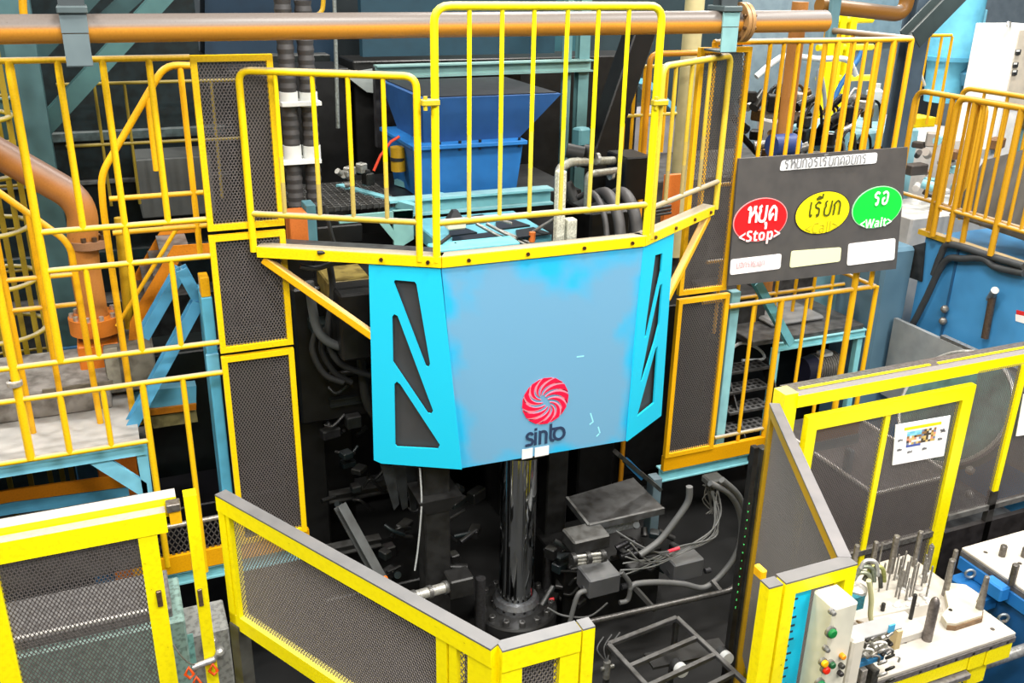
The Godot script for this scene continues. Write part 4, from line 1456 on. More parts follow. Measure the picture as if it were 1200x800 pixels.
	s.span(Vector3(Z(778, 240, -5.75).x, 3.0, -5.78), Vector3(Z(796, 240, -5.75).x, Z(785, 205, -5.75).y, -5.74))
	part(s, "plate", PAINT, t)
	for k in 3:
		var hp = Shape.new(C(50, 50, 52))
		hp.rod(Z(768, 244 + k * 4, -5.6), Z(786, 241 + k * 4, -5.6), 0.012, 8)
		part(hp, "hose_end", RUBBER, t)
	# wire cages, deck grating and boxes at the left half
	t = thing("deck_grating", "black open grating beside the hoses behind the four-bar guard rail", "grating")
	s = Shape.new(C(64, 66, 66), 0.3)
	var gx0 = 1.1
	for k in 17: s.beam(Vector3(gx0 + k * 0.045, 3.2, -7.0), Vector3(gx0 + k * 0.045, 3.2, -6.25), 0.008, 0.03)
	for k in 15: s.beam(Vector3(gx0, 3.2, -7.0 + k * 0.052), Vector3(gx0 + 0.73, 3.2, -7.0 + k * 0.052), 0.01, 0.03)
	var g = part(s, "grating_bars", GREASE, t)
	g.set_meta("kind", "stuff")
	t = thing("teal_bracket", "pale teal machine bracket with a diagonal web below the deck grating", "bracket")
	var z = -5.95
	for q in [[[398, 254], [484, 246], [484, 256], [398, 262]], [[461, 247], [484, 246], [485, 280], [466, 292], [462, 290]], [[440, 256], [452, 256], [474, 288], [470, 292]]]:
		var pl = []
		for p in q: pl.append(Vector2(Z(p[0], p[1], z).x, Z(p[0], p[1], z).y))
		s = Shape.new(C(136, 186, 180))
		s.prism(pl, 0.03, Transform3D(Basis(), Vector3(0, 0, z)))
		part(s, "web", PLAIN, t)
	block(Z(341, 288, -5.85), ZZ(360, 249, -5.85, -6.0), "orange_box", "orange box behind the foot of the four-bar guard rail", "box", C(206, 116, 50), PAINT, 0.006)
	block(Z(362, 300, -5.9), ZZ(370, 240, -5.9, -6.05), "teal_upright", "narrow teal upright beside the orange box", "upright", C(84, 130, 140), PLAIN, 0.004)
	block(Z(372, 289, -6.3), ZZ(425, 262, -6.3, -6.7), "dark_motor_box", "black box in the gap under the deck grating", "box", C(22, 23, 23), GREASE)
	# corrugated hoses in white brackets
	var bk = thing("hose_bracket", "white bracket shelves holding the two black corrugated hoses", "bracket")
	for yy in [121, 189]:
		s = Shape.new(C(226, 226, 222))
		var a = Z(328, yy, -6.3)
		var b = Z(374, yy - 1, -6.3)
		s.span(Vector3(a.x, a.y - 0.012, -6.4), Vector3(b.x, a.y + 0.012, -6.22))
		part(s, "shelf", PLAIN, bk)
	for k in 2:
		var px = [347, 369][k]
		s = Shape.new(C(62, 61, 60))
		var prof = []
		var h = 1.3
		for i in 45: prof.append(Vector2(0.056 if i % 2 == 0 else 0.05, h * i / 44.0))
		var base = Z(px, 240, -6.3)
		var top = Vector3(base.x, base.y + 1.0, base.z)
		var up = (top - base).normalized()
		var xx = Vector3(0, 0, 1).cross(up).normalized() * -1.0
		s.lathe(prof, Transform3D(Basis(xx, up, xx.cross(up)), base), 14)
		var ht = thing("corrugated_hose", "black corrugated hose standing in the white bracket, %s" % ["the one nearer the mesh panels" if k == 0 else "the one nearer the guard rail bars"], "hose", "corrugated hoses in the white bracket")
		part(s, "hose", RUBBER, ht)
		for yy in [[112, 124], [168, 186]]:
			s = Shape.new(C(216, 216, 212))
			var a = Vector3(base.x, Z(px - 4, yy[1], -6.3).y, base.z)
			s.lathe([Vector2(0.05, 0), Vector2(0.06, 0.0), Vector2(0.06, 0.09), Vector2(0.05, 0.09)], Transform3D(Basis(xx, up, xx.cross(up)), a), 14)
			part(s, "tape_band", PLAIN, ht)
	# silver valve clutter and red/orange lines
	t = thing("valve_cluster", "silver valve cluster with a red line, behind the four-bar guard rail's right bars", "valve")
	var rg = RandomNumberGenerator.new()
	rg.seed = 41
	for k in 9:
		var p = Z(rg.randf_range(398, 442), rg.randf_range(192, 218), -6.6)
		s = Shape.new(C(170, 170, 164) if k % 3 else C(60, 60, 58))
		if k % 2: s.box(p, Vector3(rg.randf_range(0.05, 0.1), rg.randf_range(0.04, 0.09), 0.07), Basis(Vector3.UP, rg.randf()), 0.008)
		else: s.rod(p, p + Vector3(rg.randf_range(-0.1, 0.1), rg.randf_range(0.0, 0.1), 0.02), 0.022, 10)
		part(s, "valve_body", STEEL, t)
	s = Shape.new(C(220, 66, 30))
	s.tube([Z(438, 200, -6.5), Z(446, 182, -6.5), Z(458, 166, -6.5), Z(468, 160, -6.5)], 0.01, 6)
	part(s, "red_line", PLAIN, t, "thin red line")
	t = thing("yellow_drum", "small yellow and black drum beside the hopper's lower box", "drum")
	s = Shape.new(C(190, 150, 30))
	s.rod(Z(467, 200, -6.75), Z(466, 172, -6.75), 0.055, 16)
	part(s, "drum", PAINT, t)
	s = Shape.new(C(40, 40, 40))
	s.rod(Z(466, 188, -6.75), Z(466, 184, -6.75), 0.057, 16)
	part(s, "band", PLAIN, t)
	# cables lying along the deck
	var cl = [[[372, 296], [420, 294], [470, 292], [515, 298], [535, 285]], [[430, 298], [480, 300], [505, 292], [528, 276]], [[380, 240], [400, 300], [440, 300]]]
	var cn = ["lying along the deck edge under the guard rail", "crossing from the guard rail to the pale blue bed", "drooping from the orange box to the deck"]
	for k in 3:
		var pts = []
		for p in cl[k]: pts.append(Z(p[0], p[1], -5.35 if k < 2 else -5.7))
		hose(pts, 0.012, "black_cable", "black cable %s" % cn[k], "cable", C(36, 36, 36), RUBBER)

func machine_below():
	var s
	var t
	# under the left part of the deck
	t = thing("tan_box", "dirty tan and yellow box under the left part of the deck", "box")
	s = Shape.new(C(150, 132, 70))
	s.span(Z(386, 362, -5.75), ZZ(436, 326, -5.75, -6.1), 0.01)
	part(s, "body", GREASE, t)
	s = Shape.new(C(206, 176, 20))
	s.span(Z(392, 362, -5.745), ZZ(434, 352, -5.745, -5.75))
	part(s, "yellow_edge", PAINT, t)
	s = Shape.new(C(40, 50, 52))
	s.span(Z(366, 392, -5.85), ZZ(436, 372, -5.85, -6.0), 0.006)
	obj(s, "dark_beam", "dark teal cross beam under the tan box", "beam", GREASE)
	var hs = [[[352, 312], [372, 314], [398, 306], [420, 302], [440, 303]], [[362, 330], [372, 385], [395, 405], [436, 410]], [[384, 300], [390, 340], [384, 392], [398, 425], [436, 440]], [[372, 384], [366, 410], [380, 438], [402, 448]], [[382, 384], [377, 410], [392, 436], [412, 448]], [[420, 400], [424, 430], [430, 470], [446, 500], [450, 540]], [[436, 390], [424, 420], [432, 450], [440, 500]]]
	for k in hs.size():
		var pts = []
		for p in hs[k]: pts.append(Z(p[0], p[1], -5.55 - 0.06 * k))
		hose(pts, [0.016, 0.03, 0.022, 0.02, 0.02, 0.034, 0.022][k], "rubber_hose", ["grey cable sagging under the left deck edge", "thick dark hose looping under the deck brace", "dark hose dropping past the tan box", "left one of two parallel dark hoses under the dark beam", "right one of two parallel dark hoses under the dark beam", "thick dark hose hugging the blue cover's outer edge", "dark hose beside the blue cover, curving out to the left"][k], "hose", C(78, 80, 80) if k < 2 else C(44, 46, 46), RUBBER)
	# dark housings filling the pit behind
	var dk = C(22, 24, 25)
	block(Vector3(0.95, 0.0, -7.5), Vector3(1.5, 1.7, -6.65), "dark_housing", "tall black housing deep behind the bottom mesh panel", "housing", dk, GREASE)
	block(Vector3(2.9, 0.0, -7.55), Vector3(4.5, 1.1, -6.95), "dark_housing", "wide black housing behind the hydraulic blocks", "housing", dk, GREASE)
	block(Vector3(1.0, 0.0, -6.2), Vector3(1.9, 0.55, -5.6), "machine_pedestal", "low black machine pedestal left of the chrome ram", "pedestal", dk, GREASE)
	for k in [[1.0, 1.7, 0.95, -6.3], [1.05, 1.5, 0.75, -5.9]]:
		s = Shape.new(C(44, 46, 46), 0.3)
		s.channel(Vector3(k[0], k[2], k[3]), Vector3(k[1], k[2], k[3]), 0.08, 0.07, 0.01)
		obj(s, "black_crossbar", "%s black crossbar in the dark left of the ram" % ["upper" if k[2] > 0.9 else "lower"], "bar", GREASE)
	t = thing("sloping_channel", "dark steel channel sloping down behind the slanting fence's top edge", "channel")
	s = Shape.new(C(66, 68, 70), 0.3)
	s.channel(Z(398, 592, -5.2), Z(452, 690, -4.9), 0.07, 0.05, 0.008)
	part(s, "channel", GREASE, t)
	s = Shape.new(C(40, 41, 42))
	var ft = Z(449, 684, -4.92)
	s.beam(ft, Vector3(ft.x, 0.0, ft.z), 0.06, 0.06, Vector3(0, 0, 1))
	part(s, "prop", GREASE, t)
	s = Shape.new(C(224, 110, 30))
	s.lathe([Vector2(0.018, 0), Vector2(0.018, 0.015), Vector2(0.0, 0.02)], Transform3D(Basis(Vector3.RIGHT, PI / 2), Z(451, 677, -4.9)), 12)
	obj(s, "orange_button", "small orange button at the lower end of the sloping channel", "button", PLAIN)
	# guide columns under the cover
	for k in 2:
		var x0 = [1.62, Z(640, 600, -5.78).x][k]
		var zc = [-5.16, -5.78][k]
		t = thing("guide_column", "%s black square guide column under the blue cover" % ["flanged" if k == 0 else "plain"] + [", beside the hanging plates", ", just behind the chrome ram"][k], "column")
		s = Shape.new(C(40, 41, 42))
		s.span(Vector3(x0, 0.0, zc - 0.16), Vector3(x0 + 0.18, 1.75, zc), 0.01)
		part(s, "column", GREASE, t)
		if k == 0:
			s = Shape.new(C(44, 44, 45))
			hexa(s, rect(x0 + 0.01, x0 + 0.17, -5.15, -5.3, 1.38), rect(x0 - 0.06, x0 + 0.24, -5.08, -5.36, 1.52))
			part(s, "flange", GREASE, t)
	for k in 3:
		s = Shape.new(C(48, 52, 54))
		var q = []
		for p in [[446 + k * 14, 545], [462 + k * 14, 548], [468 + k * 10, 590 + k * 4], [462 + k * 10, 598]]: q.append(Vector2(Z(p[0], p[1], -5.3 - 0.06 * k).x, Z(p[0], p[1], -5.3 - 0.06 * k).y))
		s.prism(q, 0.02, Transform3D(Basis(), Vector3(0, 0, -5.3 - 0.06 * k)))
		obj(s, "hanging_plate", "thin black plate hanging under the cover's wide side, %s of three" % ["nearest", "middle", "deepest"][k], "plate", GREASE)
	hose([Z(492, 548, -5.12), Z(494, 590, -5.1), Z(490, 640, -5.1), Z(486, 668, -5.1)], 0.006, "hanging_line", "thin pale line hanging along the flanged guide column", "line", C(170, 172, 172), RUBBER)
	# chrome ram on its bolted flange
	var cx = Z(606, 640, -5.36).x
	var c = Vector3(cx, 0, -5.36)
	t = thing("hydraulic_ram", "large chrome hydraulic ram standing on a black bolted flange under the blue cover", "hydraulic ram")
	s = Shape.new(C(206, 210, 214))
	s.rod(c + Vector3(0, 0.3, 0), c + Vector3(0, 1.72, 0), 0.132, 40)
	part(s, "rod", CHROME, t, "polished chrome rod")
	var yb = 0.34
	s = Shape.new(C(120, 122, 126))
	s.lathe([Vector2(0.132, 0.06), Vector2(0.155, 0.055), Vector2(0.175, 0.02), Vector2(0.178, -0.03)], Transform3D(Basis(), c + Vector3(0, yb, 0)), 40)
	part(s, "gland_ring", STEEL, t)
	s = Shape.new(C(44, 45, 46))
	s.lathe([Vector2(0.17, -0.02), Vector2(0.30, -0.03), Vector2(0.31, -0.045), Vector2(0.31, -0.13), Vector2(0.24, -0.13), Vector2(0.24, -0.34)], Transform3D(Basis(), c + Vector3(0, yb, 0)), 40)
	part(s, "flange", GREASE, t)
	for i in 14:
		var d = Vector3(cos(TAU * i / 14.0), 0, sin(TAU * i / 14.0))
		s = Shape.new(C(92, 92, 92))
		s.lathe([Vector2(0.024, -0.03), Vector2(0.024, 0.008), Vector2(0.02, 0.012), Vector2(0.011, 0.012), Vector2(0.011, 0.0), Vector2(0.0, 0.0)], Transform3D(Basis(), c + d * 0.262 + Vector3(0, yb, 0)), 14)
		part(s, "bolt", STEEL, t)
		s = Shape.new(C(22, 22, 22))
		s.rod(c + d.rotated(Vector3.UP, 0.2) * 0.168 + Vector3(0, yb + 0.012, 0), c + d.rotated(Vector3.UP, 0.2) * 0.18 + Vector3(0, yb + 0.01, 0), 0.011, 8)
		part(s, "gland_screw", GREASE, t)
	s = Shape.new(C(30, 31, 32))
	s.lathe([Vector2(0.0, 1.80), Vector2(0.24, 1.80), Vector2(0.24, 1.66), Vector2(0.17, 1.63), Vector2(0.13, 1.63)], Transform3D(Basis(), c), 32)
	part(s, "head", GREASE, t)
	for k in 2:
		var p = [Z(563, 714, -5.2), Z(640, 700, -5.45)][k]
		p.y = 0.0
		s = Shape.new(C(72, 73, 74))
		s.rod(p, p + Vector3(0, 0.74 if k == 0 else 0.66, 0), 0.036, 14)
		obj(s, "guide_pin", "dark round guide pin standing %s the ram's flange" % ["on the sloping channel's side of", "beside the hydraulic blocks near"][k], "pin", STEEL)
	s = Shape.new(C(230, 50, 60))
	s.rod(c + Vector3(0.21, yb + 0.0, 0.08), c + Vector3(0.27, yb + 0.01, 0.1), 0.013, 8)
	obj(s, "red_clip", "small red clip lying on the ram's flange", "clip", PLAIN)
	# silver air cylinder by the fence edge
	t = thing("air_cylinder", "silver air cylinder lying above the slanting fence beside the flanged column", "cylinder")
	var a = Z(484, 699, -4.95)
	var b = Z(522, 688, -5.0)
	s = Shape.new(C(196, 196, 190))
	s.rod(a, b, 0.036, 16)
	part(s, "barrel", STEEL, t)
	for k in [0.0, 0.5, 1.0]:
		s = Shape.new(C(120, 120, 118))
		var m = a.lerp(b, k)
		var d = (b - a).normalized() * 0.014
		s.rod(m - d, m + d, 0.045, 14)
		part(s, "collar", STEEL, t)
	s = Shape.new(C(206, 206, 200))
	s.rod(b, b + (b - a) * 0.25, 0.014, 10)
	part(s, "piston_rod", CHROME, t)
	block(Z(528, 704, -4.95), ZZ(556, 676, -4.95, -5.1), "dark_clevis", "black clevis block at the silver air cylinder's rod end", "block", C(36, 36, 37), GREASE)
	hydraulic_corner()

func pit_fittings():
	var rg = RandomNumberGenerator.new()
	rg.seed = 88
	for area in [[446, 560, 572, 680, -5.5, 34, "black pipe fittings and brackets in the dark left of the ram"], [644, 690, 632, 706, -5.15, 22, "black valves and pipe ends between the ram and the junction boxes"], [725, 790, 615, 676, -5.15, 22, "black pipe fittings crowded behind the two junction boxes"], [362, 436, 430, 600, -5.9, 26, "black pipes and brackets in the dark beside the bottom mesh screen"]]:
		var t = thing("pipe_fittings", area[6], "fittings")
		for k in area[5]:
			var p = Z(rg.randf_range(area[0], area[1]), rg.randf_range(area[2], area[3]), area[4] - rg.randf() * 0.25)
			var g = rg.randi_range(22, 46)
			var s = Shape.new(C(g, g + 1, g + 2) if k % 7 else C(30, 44, 48), 0.1)
			if k % 3 == 0: s.box(p, Vector3(rg.randf_range(0.04, 0.15), rg.randf_range(0.03, 0.1), 0.08), Basis(Vector3.UP, rg.randf()), 0.008)
			elif k % 3 == 1: s.rod(p, p + Vector3(rg.randf_range(-0.16, 0.16), rg.randf_range(-0.12, 0.12), 0.05), rg.randf_range(0.01, 0.03), 10)
			else: s.tube(curve([p, p + Vector3(0.05, rg.randf_range(-0.06, 0.08), 0.03), p + Vector3(0.14, rg.randf_range(-0.12, 0.06), 0.0)], 5), 0.012, 7)
			part(s, ["bracket", "pipe_end", "hose"][k % 3], GREASE, t)
	var s = Shape.new(C(90, 140, 146))
	s.box(Z(681, 160, -6.6), Vector3(0.12, 0.14, 0.1), Basis(Vector3.UP, 0.3), 0.015)
	s.rod(Z(679, 165, -6.6), Z(677, 190, -6.6), 0.03, 12)
	obj(s, "teal_actuator", "small teal actuator above the black pipe couplings at the gate's right half", "actuator", PLAIN)

func hydraulic_corner():
	pit_fittings()
	var s
	var t
	t = thing("drip_tray", "dark grey dusty tray plate behind the hydraulic blocks", "tray")
	var y = 1.0
	s = Shape.new(C(44, 46, 48), 0.15)
	hexa(s, [Y(664, 585, y), Y(690, 618, y), Y(778, 598, y), Y(742, 562, y)], [Y(664, 585, y) + Vector3(0, 0.02, 0), Y(690, 618, y) + Vector3(0, 0.02, 0), Y(778, 598, y) + Vector3(0, 0.02, 0), Y(742, 562, y) + Vector3(0, 0.02, 0)])
	part(s, "plate", GREASE, t)
	s = Shape.new(C(150, 156, 160), 0.4)
	s.beam(Y(696, 622, y - 0.03), Y(748, 609, y - 0.03), 0.02, 0.1)
	part(s, "worn_edge", STEEL, t)
	for q in [[664, 585, 690, 618], [690, 618, 778, 598]]:
		s = Shape.new(C(80, 82, 84), 0.4)
		s.beam(Y(q[0], q[1], y + 0.03), Y(q[2], q[3], y + 0.03), 0.02, 0.05)
		part(s, "rim", GREASE, t)
	s = Shape.new(C(96, 114, 122))
	s.span(Vector3(3.64, 0.3, -5.66), Vector3(3.72, 1.0, -5.56), 0.004)
	obj(s, "support_strut", "grey blue support strut under the end of the pale blue beam", "strut", PLAIN)
	s = Shape.new(C(30, 96, 140))
	s.beam(Z(734, 540, -5.4), Z(752, 558, -5.4), 0.06, 0.05)
	obj(s, "blue_bracket", "small blue bracket in the shade under the cover's narrow slotted side", "bracket", PLAIN)
	s = Shape.new(C(52, 54, 55), 0.4)
	s.beam(Z(722, 530, -5.4), Z(772, 572, -5.4), 0.08, 0.03)
	obj(s, "dark_slide_bar", "long dark slide bar under the cover's narrow slotted side", "bar", GREASE)
	var z = -4.95
	t = thing("valve_block", "black hydraulic valve block with a silver spool behind the two junction boxes", "valve")
	s = Shape.new(C(44, 45, 46), 0.3)
	s.span(Z(672, 652, z), ZZ(716, 626, z, z - 0.2), 0.012)
	part(s, "body", GREASE, t)
	for k in 3:
		s = Shape.new(C(190, 190, 184))
		s.rod(Z(670, 653 + k * 4, z + 0.1), Z(708, 648 + k * 4, z + 0.1), 0.014, 10)
		part(s, "spool", STEEL, t, "silver spool rod")
	for k in 3:
		s = Shape.new(C(70, 70, 70))
		var p = Z(672 + k * 17, 655 - k * 2, z + 0.1)
		s.rod(p - Vector3(0.015, 0, 0), p + Vector3(0.015, 0, 0), 0.045, 12)
		part(s, "collar", STEEL, t)
	for k in 4:
		s = Shape.new(C(52, 52, 53))
		s.rod(Z(722 + k * 5, 642 + (k % 2) * 10, z), Z(738 + k * 3, 634 + (k % 2) * 14, z), 0.02, 10)
		part(s, "fitting", STEEL, t)
	# junction boxes
	for j in [[690, 703, 728, 672, -4.75, "dark junction box with cables at both ends, the nearer of two", 0.2], [789, 684, 826, 654, -4.85, "dark junction box on the hydraulic rail, the farther of two", 0.2]]:
		t = thing("junction_box", j[5], "junction box", "junction boxes by the ram")
		s = Shape.new(C(74, 75, 77), 0.55)
		s.dustcol = C(120, 120, 120)
		s.span(Z(j[0], j[1], j[4]), ZZ(j[2], j[3], j[4], j[4] - j[6]), 0.01)
		part(s, "housing", PLAIN, t)
		s = Shape.new(C(52, 52, 54))
		var a = Z(j[0], (j[1] + j[3]) * 0.5, j[4] - 0.08)
		s.rod(a - Vector3(0.05, 0.0, 0), a, 0.022, 10)
		a = Z(j[2], (j[1] + j[3]) * 0.5, j[4] - 0.08)
		s.rod(a, a + Vector3(0.045, 0, 0), 0.022, 10)
		part(s, "gland", RUBBER, t)
	# hydraulic rail
	t = thing("hydraulic_rail", "grey round rail with two stub arms in front of the junction boxes", "rail")
	z = -4.7
	s = Shape.new(C(82, 82, 82), 0.3)
	s.tube(bend([Z(680, 731, z), Z(855, 692, z), Z(864, 684, z - 0.02), Z(866, 640, z - 0.1)], 0.05), 0.022, 10)
	part(s, "rail", STEEL, t)
	for k in [[742, 686, 768, 715], [834, 680, 846, 695]]:
		s = Shape.new(C(70, 70, 70), 0.3)
		s.beam(Z(k[0], k[1], z - 0.1), Z(k[2], k[3], z), 0.03, 0.03)
		part(s, "stub_arm", GREASE, t)
	# hanging hoses and cable bundle
	var hd = [[[[832, 566], [856, 580], [868, 606], [866, 640], [850, 668], [826, 688], [800, 684], [770, 682], [745, 684], [738, 690]], 0.022, "thick dark hose looping from the blue beam round to the nearer junction box"],
		[[[846, 562], [866, 582], [875, 615], [872, 650], [864, 685]], 0.024, "thick dark hose hanging in an outer arc beside the light curtain"],
		[[[808, 570], [806, 588], [790, 612], [772, 634], [750, 650]], 0.024, "thick grey hose slanting down from under the blue beam to the valve block"],
		[[[690, 692], [678, 696], [670, 720], [664, 745]], 0.018, "dark hose bending down from the nearer junction box"],
		[[[728, 670], [738, 684], [736, 702], [726, 706]], 0.018, "dark hose curling round the nearer junction box's end"],
		[[[642, 712], [660, 721], [690, 722], [712, 706]], 0.007, "thin dark cable lying between the ram and the nearer junction box"]]
	for h in hd:
		var pts = []
		for p in h[0]: pts.append(Z(p[0], p[1], -4.8))
		hose(pts, h[1], "hanging_hose", h[2], "hose", C(92, 92, 92), RUBBER, "", 0.2)
	var rg = RandomNumberGenerator.new()
	rg.seed = 9
	var ends = ["valve block", "nearer junction box", "farther junction box", "silver spool", "hydraulic rail", "drip tray"]
	for k in 6:
		var j = func(): return rg.randf_range(-5, 5)
		var pts = [Z(836 + j.call(), 575, -5.0), Z(842 + j.call(), 602, -4.95), Z(834 + j.call(), 628 + j.call(), -4.9), Z(792 + j.call(), 646 + j.call(), -4.85), Z(758 + j.call(), 660 + j.call(), -4.82), Z(724 + k * 3, 676 - k * 8, -4.8)]
		hose(pts, 0.006, "signal_cable", "thin grey cable in the bundle, the one ending by the %s" % ends[k], "cable", C(120, 120, 118), RUBBER, "thin cables over the junction boxes", 0.0, 6)
	for k in 3:
		var pts = [Z(722 + 6 * k, 622 + 5 * k, -4.95), Z(752 + 4 * k, 640 + 3 * k, -4.85), Z(784, 652 - 3 * k, -4.8)]
		hose(pts, 0.006, "signal_cable", "thin dark cable from the valve block to the bundle, %s of three" % ["topmost", "middle one", "lowest"][k], "cable", C(90, 90, 90), RUBBER, "thin cables over the junction boxes", 0.0, 6)
	s = Shape.new(C(230, 60, 80))
	s.rod(Z(783, 646, -4.84), Z(796, 642, -4.84), 0.013, 8)
	obj(s, "red_tape", "red tape wrapped round the thin cables", "tape", PLAIN)
	t = thing("cable_entry", "dark cable entry with a loose wire nest under the blue beam", "cable entry")
	s = Shape.new(C(66, 64, 62))
	s.box(Z(836, 562, -5.0), Vector3(0.14, 0.06, 0.12), Basis(), 0.012)
	part(s, "clamp", RUBBER, t)
	for k in 10:
		s = Shape.new(C(84, 82, 78))
		s.tube(curve([Z(824 + k * 2, 568, -5.0), Z(822 + rg.randf() * 24, 585, -5.0), Z(826 + rg.randf() * 24, 602, -4.98)], 4), 0.005, 5)
		part(s, "wire", RUBBER, t)
	# light curtain with green lights
	t = thing("light_curtain", "slim black light curtain with a row of tiny green lights beside the hanging hoses", "safety device")
	z = -3.95
	var a = Z(894, 530, z)
	var b = Z(872, 720, z)
	s = Shape.new(C(40, 42, 42))
	s.span(Vector3(a.x - 0.016, 0.0, z - 0.1), Vector3(a.x + 0.02, a.y, z - 0.06))
	part(s, "housing", GREASE, t)
	for k in 14:
		var gl = Shape.new(C(90, 240, 130))
		gl.box(Vector3(a.x - 0.004, lerpf(1.75, 0.98, k / 13.0), z - 0.058), Vector3(0.006, 0.008 if k < 10 else 0.014, 0.003))
		part(gl, "green_light", PAPER, t)
	s = Shape.new(C(64, 64, 62))
	s.span(Vector3(a.x + 0.06, 0.0, z - 0.14), Vector3(a.x + 0.11, 2.1, z - 0.08), 0.006)
	obj(s, "dark_post", "dark steel post right behind the slanting mesh fence section's edge", "post", GREASE)
	# black rack in the foreground pit
	t = thing("black_rack", "black square tube rack with cross rungs at the bottom edge below the junction boxes", "rack")
	y = 0.75
	var p = [Y(713, 755, y), Y(793, 724, y), Y(880, 806, y), Y(800, 850, y)]
	for k in 4:
		s = Shape.new(C(66, 66, 67), 0.3)
		s.beam(p[k], p[(k + 1) % 4], 0.032, 0.032, Vector3.UP, 0.004)
		part(s, "rim_tube", GREASE, t)
	for f in [0.3, 0.55, 0.8]:
		s = Shape.new(C(66, 66, 67), 0.3)
		s.beam(p[0].lerp(p[3], f), p[1].lerp(p[2], f), 0.028, 0.028)
		part(s, "rung", GREASE, t)
	for k in 4:
		s = Shape.new(C(56, 56, 57))
		s.beam(p[k] - Vector3(0, 0.01, 0), Vector3(p[k].x, 0, p[k].z), 0.03, 0.03, Vector3(0, 0, 1))
		part(s, "leg", GREASE, t)
	s = Shape.new(C(50, 51, 52))
	s.beam(Y(760, 775, 0.55), Y(848, 756, 0.55), 0.14, 0.02)
	part(s, "shelf_plate", GREASE, t)
	for k in [[799, 786], [852, 772]]:
		var c = Y(k[0], k[1], 0.62)
		t = thing("round_lamp", "white capped round sensor on the black rack, %s" % ["under its middle rung" if k[0] == 799 else "beyond its outer rim"], "sensor", "round sensors on the black rack")
		s = Shape.new(C(54, 54, 54))
		s.rod(c - Vector3(0, 0.0, 0.08), c + Vector3(0, 0.0, 0.0), 0.042, 16)
		part(s, "housing", RUBBER, t)
		s = Shape.new(C(206, 206, 204))
		s.rod(c - Vector3(0, 0.0, 0.03), c + Vector3(0, 0.005, 0.012), 0.044, 16)
		part(s, "white_ring", PLAIN, t)
	t = thing("air_fitting", "small silver air fitting with thin lines beside the black rack", "fitting")
	var c = Y(711, 782, 0.6)
	s = Shape.new(C(150, 150, 146))
	s.rod(c - Vector3(0, 0.08, 0), c + Vector3(0, 0.05, 0), 0.024, 10)
	s.rod(c + Vector3(-0.04, 0.0, 0), c + Vector3(0.05, 0.0, 0), 0.014, 8)
	part(s, "fitting", STEEL, t)
	for k in 3:
		s = Shape.new(C(60, 60, 60))
		s.tube(curve([c + Vector3(0, 0.04, 0), c + Vector3(-0.05 + 0.05 * k, 0.12, -0.05), c + Vector3(0.02 + 0.06 * k, 0.16, -0.1)], 5), 0.006, 6)
		part(s, "line", RUBBER, t)
	block(Vector3(1.75, 0, -5.0), Vector3(2.1, 0.3, -4.6), "machine_pedestal", "black machine pedestal in front of the ram's flange", "pedestal", C(26, 27, 28), GREASE)
	block(Vector3(2.75, 0.0, -5.9), Vector3(3.6, 0.55, -5.3), "machine_pedestal", "low black machine pedestal under the valve block", "pedestal", C(24, 25, 26), GREASE)

# ---------------------------------------------------------------- left: walkway structure, pipe, far machinery
func poly_at(z, pixels):
	var q = []
	for p in pixels:
		var m = Z(p[0], p[1], z)
		q.append(Vector2(m.x, m.y))
	return q
func slab(z, pixels, depth, called, label, cat, colour, mat, dusty = 0.0):
	var s = Shape.new(colour, dusty)
	s.prism(poly_at(z, pixels), depth, Transform3D(Basis(), Vector3(0, 0, z)))
	return obj(s, called, label, cat, mat)

